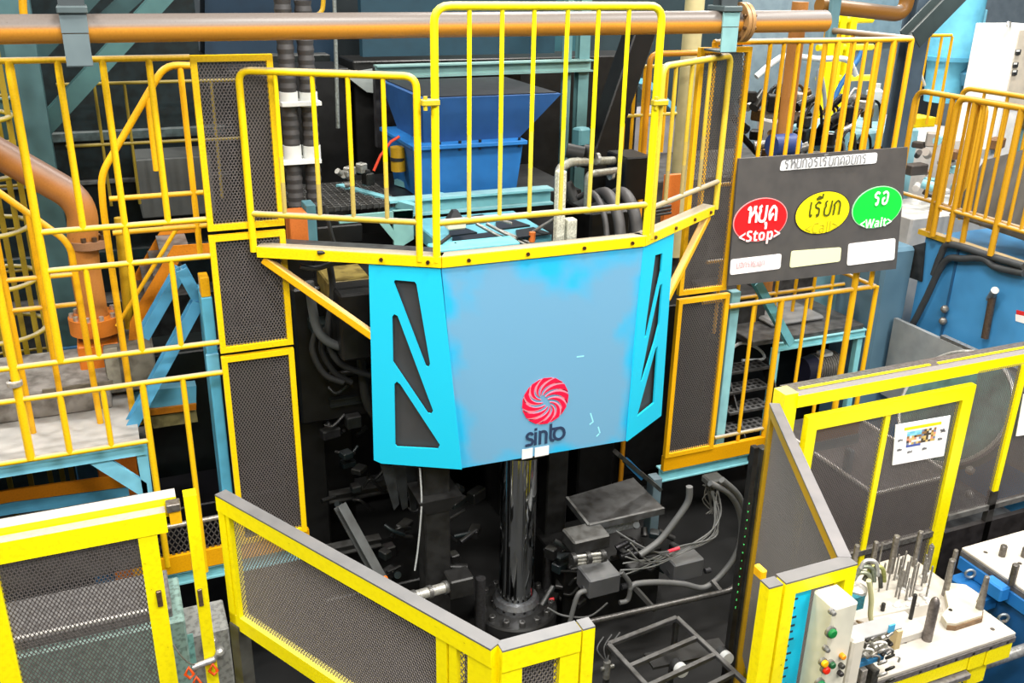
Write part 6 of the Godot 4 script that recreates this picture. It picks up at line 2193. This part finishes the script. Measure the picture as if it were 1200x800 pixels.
	s.rod(Vector3(Z(1180, 145, -8.3).x, 0.0, -8.3), Z(1180, 150, -8.3), 0.03, 10)
	s.ball(Z(1180, 145, -8.3), 0.065)
	obj(s, "blue_fitting", "small bright blue fitting below the white control cabinet", "fitting", PLAIN)
	hose([Z(1166, 190, -8.45), Z(1168, 140, -8.4), Z(1172, 118, -8.4), Z(1177, 105, -8.4)], 0.06, "brown_duct", "short brown duct below the white control cabinet", "duct", C(96, 72, 64), RUBBER)
	t = thing("teal_standpipe", "teal standpipe with a brass coupling behind the platform railing", "pipe")
	c = Z(1194, 200, -6.6)
	s = Shape.new(C(110, 150, 154))
	s.rod(c, c + Vector3(0, 0.42, 0), 0.07, 16)
	part(s, "pipe", PLAIN, t)
	s = Shape.new(C(130, 116, 80))
	s.rod(c + Vector3(-0.04, 0.42, 0), c + Vector3(-0.04, 0.56, 0), 0.06, 14)
	part(s, "coupling", STEEL, t)
	var wg = RandomNumberGenerator.new()
	wg.seed = 12
	t = thing("platform_parts", "white and grey machine parts lying behind the platform railing", "machine parts")
	for k in 30:
		var p = Z(wg.randf_range(1072, 1172), wg.randf_range(158, 225), wg.randf_range(-7.2, -6.7))
		s = Shape.new([C(222, 216, 210), C(70, 62, 56), C(170, 160, 150), C(140, 196, 206), C(120, 84, 50)][k % 5])
		if k % 2: s.box(p, Vector3(wg.randf_range(0.06, 0.22), wg.randf_range(0.04, 0.14), 0.12), Basis(Vector3.UP, wg.randf()), 0.012)
		else: s.rod(p, p + Vector3(wg.randf_range(-0.2, 0.2), wg.randf_range(-0.06, 0.06), 0.1), wg.randf_range(0.02, 0.05), 12)
		part(s, "machine_piece", PLAIN, t)
	block(Vector3(6.85, 0.0, -7.15), Vector3(8.2, 2.62, -6.5), "white_ledge", "white stained ledge under the loose machine parts", "ledge", C(196, 192, 186), PLAIN, 0.02)
	# platform rails on the blue machine
	var px_ = 6.5
	t = thing("platform_railing", "dull yellow platform railing with rounded ends beside the slate blue column, along the blue machine", "railing")
	var yr = C(200, 150, 22)
	var yh = 3.81
	var za = X(1080, 103, px_).z
	s = Shape.new(yr, 0.8)
	s.dustcol = C(150, 130, 96)
	s.tube(bend([Vector3(px_, 2.66, za - 0.05), Vector3(px_, yh, za - 0.05), Vector3(px_, yh, X(1158, 117, px_).z), Vector3(px_, 2.66, X(1158, 117, px_).z + 0.03)], 0.12), 0.024, 10)
	part(s, "frame_tube", PAINT, t)
	s = Shape.new(yr, 0.8)
	s.tube([Vector3(px_, 2.92, za), Vector3(px_, 2.92, -4.35)], 0.018, 8)
	part(s, "lower_rail", PAINT, t)
	s = Shape.new(C(206, 164, 24), 0.6)
	s.span(Vector3(px_ - 0.03, 2.62, -6.05), Vector3(px_ + 0.05, 2.665, -4.35))
	part(s, "base_strip", PAINT, t)
	for q in [[1088, 215, 0.014, 2.92], [1098, 215, 0.022, 2.66], [1109, 200, 0.014, 2.92], [1121, 200, 0.014, 2.92], [1132, 200, 0.014, 2.92]]:
		var zz = X(q[0], q[1], px_).z
		s = Shape.new(yr)
		s.rod(Vector3(px_, q[3], zz), Vector3(px_, yh, zz), q[2], 8)
		part(s, "bar", PAINT, t)
	t = thing("platform_railing", "dull yellow platform railing nearer the picture's edge, overlapping the first one's rounded end", "railing")
	var x2 = 6.42
	var z2 = X(1122, 121, x2).z
	s = Shape.new(yr, 0.8)
	s.dustcol = C(120, 104, 78)
	s.tube(bend([Vector3(x2, 2.66, z2), Vector3(x2, 3.82, z2), Vector3(x2, 3.82, -4.35)], 0.1), 0.026, 10)
	part(s, "frame_tube", PAINT, t)
	for q in [[1127, 0.022], [1139, 0.014], [1152, 0.014], [1166, 0.014], [1182, 0.026], [1196, 0.014], [1212, 0.014]]:
		var zz = X(q[0], 200, x2).z
		s = Shape.new(yr)
		s.rod(Vector3(x2, 2.66 if q[1] > 0.02 else 2.92, zz), Vector3(x2, 3.82, zz), q[1], 8)
		part(s, "bar", PAINT, t)
	rail(t, Vector3(x2, 2.92, z2), Vector3(x2, 2.92, -4.35), 0.018, yr, "lower_rail", 0.8)
	t = thing("inner_railing", "dull yellow railing parallel to the platform railing, one step farther in", "railing")
	s = Shape.new(yr, 0.8)
	s.dustcol = C(150, 130, 96)
	var xi = 7.3
	var zi = X(1128, 104, xi).z
	s.tube(bend([Vector3(xi, 2.6, zi), Vector3(xi, 3.78, zi), Vector3(xi, 3.78, zi + 1.75), Vector3(xi, 2.6, zi + 1.75)], 0.12), 0.024, 10)
	part(s, "frame_tube", PAINT, t)
	for q in 6: rail(t, Vector3(xi, 2.6, zi + 0.25 * (q + 1)), Vector3(xi, 3.78, zi + 0.25 * (q + 1)), 0.014, yr, "bar", 0.0)
	# grey chute
	t = thing("grey_chute", "steep dark grey sheet chute behind the platform railing", "chute")
	s = Shape.new(C(92, 90, 88))
	hexa(s, [X(1112, 252, 6.62), X(1200, 282, 6.62), X(1290, 300, 6.62), X(1290, 250, 7.4)], [X(1153, 188, 6.9), X(1200, 175, 6.9), X(1290, 170, 6.9), X(1290, 165, 7.5)])
	part(s, "sheet", surface(0.45, 0.1, "soft", 1.0), t)
	# blue machine body
	t = thing("blue_machine", "large stained blue machine body with hoses and a valve below the platform railing", "machine")
	var bm = surface(0.4, 0.0, "soft", 0.5)
	s = Shape.new(C(72, 146, 200))
	s.span(Vector3(px_, 0.6, -6.0), Vector3(8.6, 2.62, -4.3), 0.02)
	part(s, "body", bm, t)
	s = Shape.new(C(96, 128, 148))
	s.span(Vector3(6.15, 0.4, -6.6), Vector3(px_, 2.5, -6.05), 0.03)
	part(s, "side_box", bm, t)
	s = Shape.new(C(58, 56, 56))
	plate_x(px_ - 0.015, [[1062, 290], [1084, 284], [1080, 330], [1056, 322]], 0.012, s)
	part(s, "grey_patch", GREASE, t)
	s = Shape.new(C(44, 90, 130))
	s.span(Vector3(px_ - 0.012, 0.6, -5.62), Vector3(px_, 2.6, -5.60))
	part(s, "seam", bm, t)
	for h in [[[1200, 320], [1168, 313], [1152, 303], [1128, 303], [1112, 303], [1100, 318], [1084, 352], [1066, 385], [1046, 404]], [[1200, 312], [1160, 300], [1130, 290], [1110, 287], [1102, 300], [1094, 322]]]:
		var pts = []
		for p in h: pts.append(X(p[0], p[1], px_ - 0.06))
		s = Shape.new(C(58, 60, 62))
		s.tube(curve(pts, 6), 0.03, 10)
		part(s, "hose", RUBBER, t)
	s = Shape.new(C(110, 92, 80))
	s.rod(X(1164, 343, px_ - 0.05), X(1154, 396, px_ - 0.05), 0.03, 12)
	part(s, "handle", STEEL, t)
	s = Shape.new(C(180, 176, 170))
	s.rod(X(1160, 350, px_ - 0.02), X(1166, 340, px_ - 0.12), 0.03, 12)
	part(s, "valve", STEEL, t)
	for p in [[1107, 362], [1105, 376]]:
		s = Shape.new(C(150, 146, 140))
		s.ball(X(p[0], p[1], px_ - 0.04), 0.035)
		part(s, "fitting", STEEL, t)
	s = Shape.new(C(236, 232, 230))
	plate_x(px_ - 0.004, [[1190, 368], [1204, 371], [1204, 380], [1190, 376]], 0.003, s)
	part(s, "sticker", PAPER, t)
	s = Shape.new(C(206, 40, 40))
	plate_x(px_ - 0.004, [[1191, 363], [1204, 366], [1204, 371], [1191, 368]], 0.003, s)
	part(s, "red_sticker", PAPER, t)
	# grey trough and drum in front of the blue machine
	t = thing("steel_trough", "grey steel trough with a white worn rim below the blue machine", "trough")
	s = Shape.new(C(140, 142, 142), 1.0)
	s.dustcol = C(200, 200, 198)
	var a = X(1104, 396, 6.35)
	s.beam(a, Vector3(6.35, a.y, -4.3), 0.05, 0.06)
	part(s, "rim", STEEL, t)
	s = Shape.new(C(150, 152, 152))
	s.span(Vector3(6.32, a.y - 0.75, -6.0), Vector3(6.36, a.y, -4.3))
	part(s, "wall", PLAIN, t)
	s = Shape.new(C(90, 92, 94))
	s.span(Vector3(5.55, 0.0, -6.0), Vector3(6.4, 0.7, -4.3))
	part(s, "bottom", GREASE, t)
	t = thing("round_cover", "round green grey cover disc with a white worn rim beyond the mesh fence", "cover")
	var dc = Z(1120, 478, -4.75)
	var dx = Basis(Vector3(0, 0, 1), Vector3(-0.85, 0.53, 0), Vector3(-0.53, -0.85, 0)).orthonormalized()
	s = Shape.new(C(84, 118, 112))
	s.lathe([Vector2(0.0, 0.04), Vector2(0.44, 0.04), Vector2(0.46, 0.0), Vector2(0.46, -0.12), Vector2(0.0, -0.12)], Transform3D(dx, dc), 44)
	part(s, "disc", GREASE, t)
	s = Shape.new(C(206, 206, 202))
	s.lathe([Vector2(0.44, 0.03), Vector2(0.455, 0.05), Vector2(0.475, 0.04), Vector2(0.475, 0.0), Vector2(0.455, -0.01)], Transform3D(dx, dc), 44)
	part(s, "rim", STEEL, t)
	# things behind the sliding mesh door
	t = thing("low_bench", "grey blue low bench with a brown top board behind the sliding mesh door", "bench")
	z = -4.7
	s = Shape.new(C(126, 88, 44))
	s.span(Z(950, 520, z), Vector3(Z(1006, 510, z).x, Z(950, 502, z).y, z - 0.05), 0.006)
	part(s, "board", PAINT, t)
	for k in [[950, 531, 1006, 520], [988, 580, 1002, 531]]:
		s = Shape.new(C(96, 110, 118))
		s.span(Z(k[0], k[1], z), Vector3(Z(k[2], k[3], z).x, Z(k[0], k[3], z).y, z - 0.06), 0.004)
		part(s, "frame", PLAIN, t)
	t = thing("dark_bin", "dark grey open bin with white worn edges behind the poster", "bin")
	var y = 1.35
	var q4 = [Y(1050, 500, y), Y(1072, 475, y), Y(1158, 522, y), Y(1122, 532, y)]
	s = Shape.new(C(70, 66, 66))
	s.span(Vector3(4.75, 0.5, -5.6), Vector3(5.5, 1.28, -4.4), 0.02)
	part(s, "body", GREASE, t)
	for e in [[4.75, -4.4, 5.5, -4.4], [5.5, -4.4, 5.5, -5.6], [4.75, -5.6, 4.75, -4.4]]:
		s = Shape.new(C(206, 202, 198))
		s.rod(Vector3(e[0], 1.285, e[1]), Vector3(e[2], 1.285, e[3]), 0.016, 8)
		part(s, "worn_edge", STEEL, t)
	for k in 2:
		s = Shape.new(C(190, 188, 184))
		s.ball(Z(1137 - k * 1, 551 + k * 28, -4.36), 0.035)
		part(s, "bolt_head", STEEL, t)

# ---------------------------------------------------------------- pattern plates on their tables
func pin(t, base, top, r, colour, r2 = -1.0, round_top = false, called = "pin"):
	var s = Shape.new(colour)
	var h = (top - base).length()
	if r2 < 0.0: r2 = r
	if round_top:
		var prof = [Vector2(r, 0), Vector2(r, h - r * 2.0)]
		for k in 7: prof.append(Vector2(r * cos(PI / 2 * k / 6.0), h - r * 2.0 + r * 2.0 * sin(PI / 2 * k / 6.0)))
		s.lathe(prof, Transform3D(Basis(), base), 18)
	else:
		s.lathe([Vector2(r, 0), Vector2(r2, h - r2 * 0.3), Vector2(r2 * 0.8, h), Vector2(0, h)], Transform3D(Basis(), base), 12)
	return part(s, called, STEEL, t)

func tables():
	var s
	var t
	var y = 1.3
	var A = Y(1191, 741, y)
	var xr = A.x
	var zf = A.z
	var zb = Y(1090, 668, y).z
	var xl = 3.3
	zb = -3.72
	var wh = surface(0.5, 0.1, "metal", 2.0)
	t = thing("pattern_plate", "pale steel pattern plate on a yellow frame, crowded with upright pins", "pattern plate")
	s = Shape.new(C(186, 178, 166))
	s.span(Vector3(xl, y - 0.025, zb), Vector3(xr, y, zf), 0.004)
	part(s, "plate", PLAIN, t)
	s = Shape.new(C(110, 106, 104))
	s.span(Vector3(xl, y - 0.065, zb), Vector3(xr + 0.005, y - 0.025, zf + 0.005), 0.004)
	part(s, "edge_band", wh, t)
	for k in 6:
		s = Shape.new(C(40, 40, 40))
		s.rod(Vector3(xr - 0.06 - k * 0.13, y - 0.045, zf), Vector3(xr - 0.06 - k * 0.13, y - 0.045, zf + 0.008), 0.009, 8)
		part(s, "bolt_hole", GREASE, t)
	for b in [[xr - 0.2, xr, 0.16], [xr - 0.33, xr - 0.205, 0.15], [xl, xr - 0.335, 0.13]]:
		s = Shape.new(YEL)
		s.span(Vector3(b[0] + 0.003, y - 0.065 - b[2] * 0.7, zb), Vector3(b[1] - 0.003, y - 0.066, zf), 0.006)
		part(s, "frame_block", PAINT, t)
	s = Shape.new(C(120, 116, 116))
	s.span(Vector3(xl, y - 0.2, zf - 0.3), Vector3(xr - 0.33, y - 0.165, zf + 0.03), 0.004)
	part(s, "front_bar", wh, t)
	s = Shape.new(YEL)
	s.span(Vector3(xl, 0.0, zb + 0.1), Vector3(xr - 0.32, y - 0.2, zf - 0.02), 0.01)
	part(s, "table_body", PAINT, t)
	s = Shape.new(YEL)
	s.span(Vector3(xr - 0.27, y - 0.32, zf - 0.12), Vector3(xr - 0.14, y - 0.18, zf - 0.02), 0.01)
	part(s, "lug", PAINT, t)
	s = Shape.new(C(170, 170, 168))
	s.rod(Vector3(xr - 0.1, 1.02, zf - 0.1), Vector3(xr + 0.28, 1.02, zf - 0.1), 0.035, 14)
	part(s, "support_bar", STEEL, t)
	# raised block on the plate
	var yb = y + 0.06
	s = Shape.new(C(186, 178, 166))
	hexa(s, [Vector3(3.58, y, -3.66), Vector3(4.28, y, -3.66), Vector3(4.16, y, -3.19), Vector3(3.5, y, -3.25)], [Vector3(3.6, yb, -3.64), Vector3(4.26, yb, -3.64), Vector3(4.14, yb, -3.21), Vector3(3.52, yb, -3.27)])
	part(s, "raised_block", PLAIN, t)
	s = Shape.new(C(196, 188, 178))
	s.span(Vector3(3.66, y, -3.3), Vector3(3.9, yb - 0.01, -3.06), 0.006)
	part(s, "step_block", PLAIN, t)
	# rounded casting pattern
	s = Shape.new(C(200, 190, 168))
	var outl = []
	for p in [[1102, 728], [1108, 737], [1118, 738], [1149, 728], [1150, 720], [1142, 712], [1146, 703], [1130, 692], [1112, 690], [1106, 700], [1110, 718]]:
		var m = Y(p[0], p[1], y)
		outl.append(Vector2(m.x, -m.z))
	s.prism(outl, 0.045, Transform3D(Basis(Vector3.RIGHT, Vector3(0, 0, -1), Vector3.UP), Vector3(0, y + 0.045, 0)))
	part(s, "casting_pattern", PLAIN, t)
	s = Shape.new(C(128, 100, 70))
	s.prism(outl, 0.03, Transform3D(Basis(Vector3.RIGHT, Vector3(0, 0, -1), Vector3.UP).scaled(Vector3.ONE), Vector3(0.0, y + 0.03, 0.008)))
	part(s, "brown_edge", wh, t)
	var at = func(px, py): return Y(px, py, y)
	var tall = func(px, py, tx, ty):   # base pixel, top pixel -> base point and height at that depth
		var b = at.call(px, py)
		return [b, Vector3(b.x, Z(tx, ty, b.z).y, b.z)]
	var gp = C(140, 136, 130)
	for k in [[998, 676, 998, 640, 0.016], [1020, 672, 1021, 636, 0.016], [1041, 680, 1042, 630, 0.02], [1071, 663, 1077, 623, 0.017], [1083, 681, 1088, 640, 0.016], [1112, 682, 1117, 645, 0.014], [1107, 697, 1114, 656, 0.019]]:
		var p = tall.call(k[0], k[1], k[2], k[3])
		pin(t, p[0], p[1], k[4], gp)
	var tp = tall.call(1146, 720, 1154, 676)
	pin(t, tp[0], tp[1], 0.024, gp, 0.015, false, "tapered_pin")
	tp = tall.call(1086, 749, 1095, 700)
	pin(t, tp[0], tp[1], 0.028, C(128, 122, 118), -1.0, true, "round_nosed_pin")
	for k in [[1065, 733, 1070, 697], [1032, 725, 1034, 707], [1112, 722, 1113, 714]]:
		tp = tall.call(k[0], k[1], k[2], k[3])
		pin(t, tp[0], tp[1], 0.012, C(58, 57, 56), -1.0, false, "dark_pin")
	var rg = RandomNumberGenerator.new()
	rg.seed = 23
	for k in 26:
		var bx = Y(rg.randf_range(1026, 1092), rg.randf_range(672, 704), yb)
		var h = rg.randf_range(0.12, 0.24)
		var p = pin(t, Vector3(bx.x, yb - 0.002, bx.z), Vector3(bx.x, yb + h, bx.z), 0.0055, C(150, 148, 144), -1.0, false, "thin_pin")
		if k % 3 == 0:
			s = Shape.new(C(196, 192, 186))
			s.lathe([Vector2(0.02, 0), Vector2(0.018, 0.012), Vector2(0.006, 0.02)], Transform3D(Basis(), Vector3(bx.x, yb, bx.z)), 12)
			part(s, "pin_foot", PLAIN, p)
	for k in 14:
		s = Shape.new([C(236, 230, 220), C(200, 196, 190), C(160, 152, 144)][k % 3])
		s.ball(Y(rg.randf_range(1030, 1100), rg.randf_range(680, 712), yb), rg.randf_range(0.012, 0.028), 10, 0.7)
		part(s, "boss", PLAIN, t)
	for p in [[1163, 737], [1177, 728], [1060, 752]]:
		s = Shape.new(C(90, 84, 78))
		s.lathe([Vector2(0.013, 0.0), Vector2(0.013, 0.002), Vector2(0.0, 0.002)], Transform3D(Basis(), Y(p[0], p[1], y)), 12)
		part(s, "bolt_hole", GREASE, t)
	# valve station at the plate's near end
	t = thing("air_valve_station", "cluster of silver air valves, rings and hoses on a blue bracket beside the pattern plate", "valve station")
	var zv = -2.85
	s = Shape.new(C(70, 170, 216))
	s.span(Z(994, 790, zv), ZZ(1002, 740, zv, zv - 0.02), 0.003)
	part(s, "bracket", PLAIN, t)
	s = Shape.new(C(50, 130, 180))
	s.span(Z(996, 781, zv), ZZ(1036, 773, zv, zv - 0.05), 0.003)
	part(s, "bracket", PLAIN, t)
	s = Shape.new(C(190, 182, 166))
	s.span(Z(1003, 774, zv - 0.02), ZZ(1044, 746, zv - 0.02, zv - 0.12), 0.006)
	part(s, "manifold", PLAIN, t)
	s = Shape.new(C(150, 148, 146))
	s.beam(Z(990, 745, zv - 0.03), Z(1049, 729, zv - 0.03), 0.1, 0.012, Vector3.UP, 0.003)
	part(s, "top_plate", PLAIN, t)
	s = Shape.new(C(80, 170, 214))
	s.span(Z(1041, 742, zv + 0.03), ZZ(1050, 731, zv + 0.03, zv + 0.02), 0.002)
	part(s, "blue_tab", PLAIN, t)
	for k in 15:
		var p = Z(1006 + (k % 5) * 9, 749 + (k / 5) * 10 - (k % 5) * 1.5, zv + 0.01)
		s = Shape.new([C(216, 210, 200), C(236, 234, 228), C(150, 148, 146), C(70, 68, 66)][(k * 7) % 4])
		if k % 2: s.box(p, Vector3(0.026, 0.02, 0.04), Basis(Vector3(0, 0, 1), 0.5), 0.005)
		else: s.rod(p - Vector3(0.018, 0.008, 0), p + Vector3(0.018, 0.008, 0), 0.011, 12)
		part(s, "valve_body", STEEL, t)
	for k in 7:
		s = Shape.new(C(222, 220, 216) if k % 2 == 0 else C(70, 70, 68))
		var c = Z(1034 + (k % 2) * 9, 762 + k * 7, zv + 0.05)
		var pts = []
		for i in 16: pts.append(c + Vector3(cos(TAU * i / 16.0) * 0.022, sin(TAU * i / 16.0) * 0.018, sin(TAU * i / 16.0) * 0.012))
		s.tube(pts, 0.007, 7, true)
		part(s, "ring", STEEL, t)
	for k in 6:
		s = Shape.new(C(226, 222, 214) if k % 2 else C(110, 106, 100))
		var p = Z(1000 + k * 8, 754 + (k % 3) * 8, zv + 0.04)
		s.tube(curve([p, p + Vector3(0.02, 0.02, 0.02), p + Vector3(0.05, 0.01, 0.03), p + Vector3(0.06, -0.03, 0.02)], 5), 0.006, 7)
		part(s, "hose", RUBBER, t)
	for q in [[994, 800, 1006, 786, C(60, 60, 60)], [1008, 803, 1018, 784, C(206, 200, 194)], [1020, 806, 1032, 784, C(110, 108, 104)]]:
		s = Shape.new(q[4])
		s.span(Z(q[0], q[1], zv), ZZ(q[2], q[3], zv, zv - 0.06), 0.005)
		part(s, "lower_valve", STEEL, t)
	s = Shape.new(C(60, 60, 60))
	s.span(Vector3(Z(996, 790, zv).x, 0.0, zv - 0.12), ZZ(1030, 790, zv, zv - 0.07), 0.005)
	part(s, "stand", GREASE, t)
	block(Z(1048, 762, -2.92), ZZ(1059, 738, -2.92, -2.98), "warning_tag", "small cream and red tag block beside the silver air valves", "tag", C(214, 190, 140), PAPER, 0.003)
	t = thing("green_actuator", "small dark teal actuator with silver clips on top behind the yellow fence end section", "actuator")
	zv = -3.05
	s = Shape.new(C(44, 122, 136))
	s.span(Z(992, 720, zv), ZZ(1016, 696, zv, zv - 0.1), 0.008)
	part(s, "body", surface(0.4, 0.0, "metal", 5.0), t)
	s = Shape.new(C(220, 218, 214))
	s.lathe([Vector2(0.05, 0.0), Vector2(0.05, 0.03), Vector2(0.03, 0.045), Vector2(0.0, 0.045)], Transform3D(Basis(), Z(1004, 694, zv - 0.05)), 18)
	part(s, "cap", STEEL, t)
	for k in 5:
		s = Shape.new([C(190, 196, 170), C(160, 168, 150), C(220, 220, 214), C(120, 120, 112), C(196, 200, 120)][k])
		var p = Z(1000 + k * 4, 680 - (k % 3) * 7, zv - 0.06)
		s.tube(curve([p, p + Vector3(0.03, 0.04, 0), p + Vector3(0.08, 0.03, 0.02), p + Vector3(0.1, -0.05, 0.03)], 5), 0.012, 8)
		part(s, "clip", STEEL, t)
	s = Shape.new(C(206, 200, 150))
	s.tube(curve([Z(1018, 680, zv), Z(1021, 700, zv), Z(1020, 722, zv), Z(1024, 732, zv)], 5), 0.014, 8)
	part(s, "hose", RUBBER, t)
	for k in 3:
		s = Shape.new(C(180, 150, 110) if k == 1 else C(200, 196, 190))
		s.beam(Z(992 + k * 14, 727 + k * 2, zv), Z(1012 + k * 12, 735 - k, zv - 0.04), 0.03, 0.012)
		part(s, "lever", STEEL, t)
	# second plate, blue
	y = 1.3
	var c = Y(1130, 643, y)
	t = thing("blue_pattern_plate", "blue edged pattern plate with a pale top, eye bolts and side blocks", "pattern plate")
	s = Shape.new(C(200, 191, 177))
	s.span(Vector3(c.x, y - 0.02, c.z - 0.02), Vector3(c.x + 1.3, y, c.z + 1.0), 0.004)
	part(s, "plate", PLAIN, t)
	s = Shape.new(C(96, 96, 98))
	s.span(Vector3(c.x - 0.006, y - 0.06, c.z - 0.02), Vector3(c.x + 1.3, y - 0.02, c.z + 1.0), 0.004)
	part(s, "edge_band", wh, t)
	s = Shape.new(C(30, 110, 178))
	s.span(Vector3(c.x - 0.01, y - 0.16, c.z - 0.02), Vector3(c.x + 1.3, y - 0.06, c.z + 1.0), 0.008)
	part(s, "frame", PLAIN, t)
	for k in [[0.12, 0.12], [0.62, 0.16]]:
		s = Shape.new(C(34, 118, 190))
		s.span(Vector3(c.x - 0.09, y - 0.13, c.z + k[0] + 0.12), Vector3(c.x - 0.01, y - 0.03, c.z + k[0] + 0.12 + k[1] * 1.2), 0.01)
		part(s, "side_block", PLAIN, t)
	s = Shape.new(C(24, 84, 140))
	s.span(Vector3(c.x + 0.02, 0.0, c.z), Vector3(c.x + 1.3, y - 0.16, c.z + 0.95), 0.01)
	part(s, "table_body", PLAIN, t)
	s = Shape.new(C(28, 96, 156))
	s.span(Vector3(c.x - 0.12, y - 0.26, c.z + 0.02), Vector3(c.x + 0.02, y - 0.16, c.z + 0.3), 0.01)
	part(s, "ledge", PLAIN, t)
	for e in [[1137, 672], [1176, 724]]:
		var p = X(e[0], e[1], c.x - 0.04)
		var pts = []
		for i in 18: pts.append(p + Vector3(0.028 * cos(TAU * i / 18.0), 0.028 * sin(TAU * i / 18.0), 0.012 * cos(TAU * i / 18.0)))
		s = Shape.new(C(170, 180, 186))
		s.tube(pts, 0.009, 8, true)
		part(s, "eye_bolt", STEEL, t)
	for p in [[1174, 651, 1176, 639], [1185, 684, 1187, 662], [1200, 652, 1201, 642]]:
		var b = Y(p[0], p[1], y)
		pin(t, b, Vector3(b.x, Z(p[2], p[3], b.z).y, b.z), 0.021, C(110, 106, 102))
	for p in [[1155, 647], [1195, 660]]:
		s = Shape.new(C(80, 74, 70))
		s.lathe([Vector2(0.014, 0.0), Vector2(0.014, 0.002), Vector2(0.0, 0.002)], Transform3D(Basis(), Y(p[0], p[1], y)), 12)
		part(s, "bolt_hole", GREASE, t)
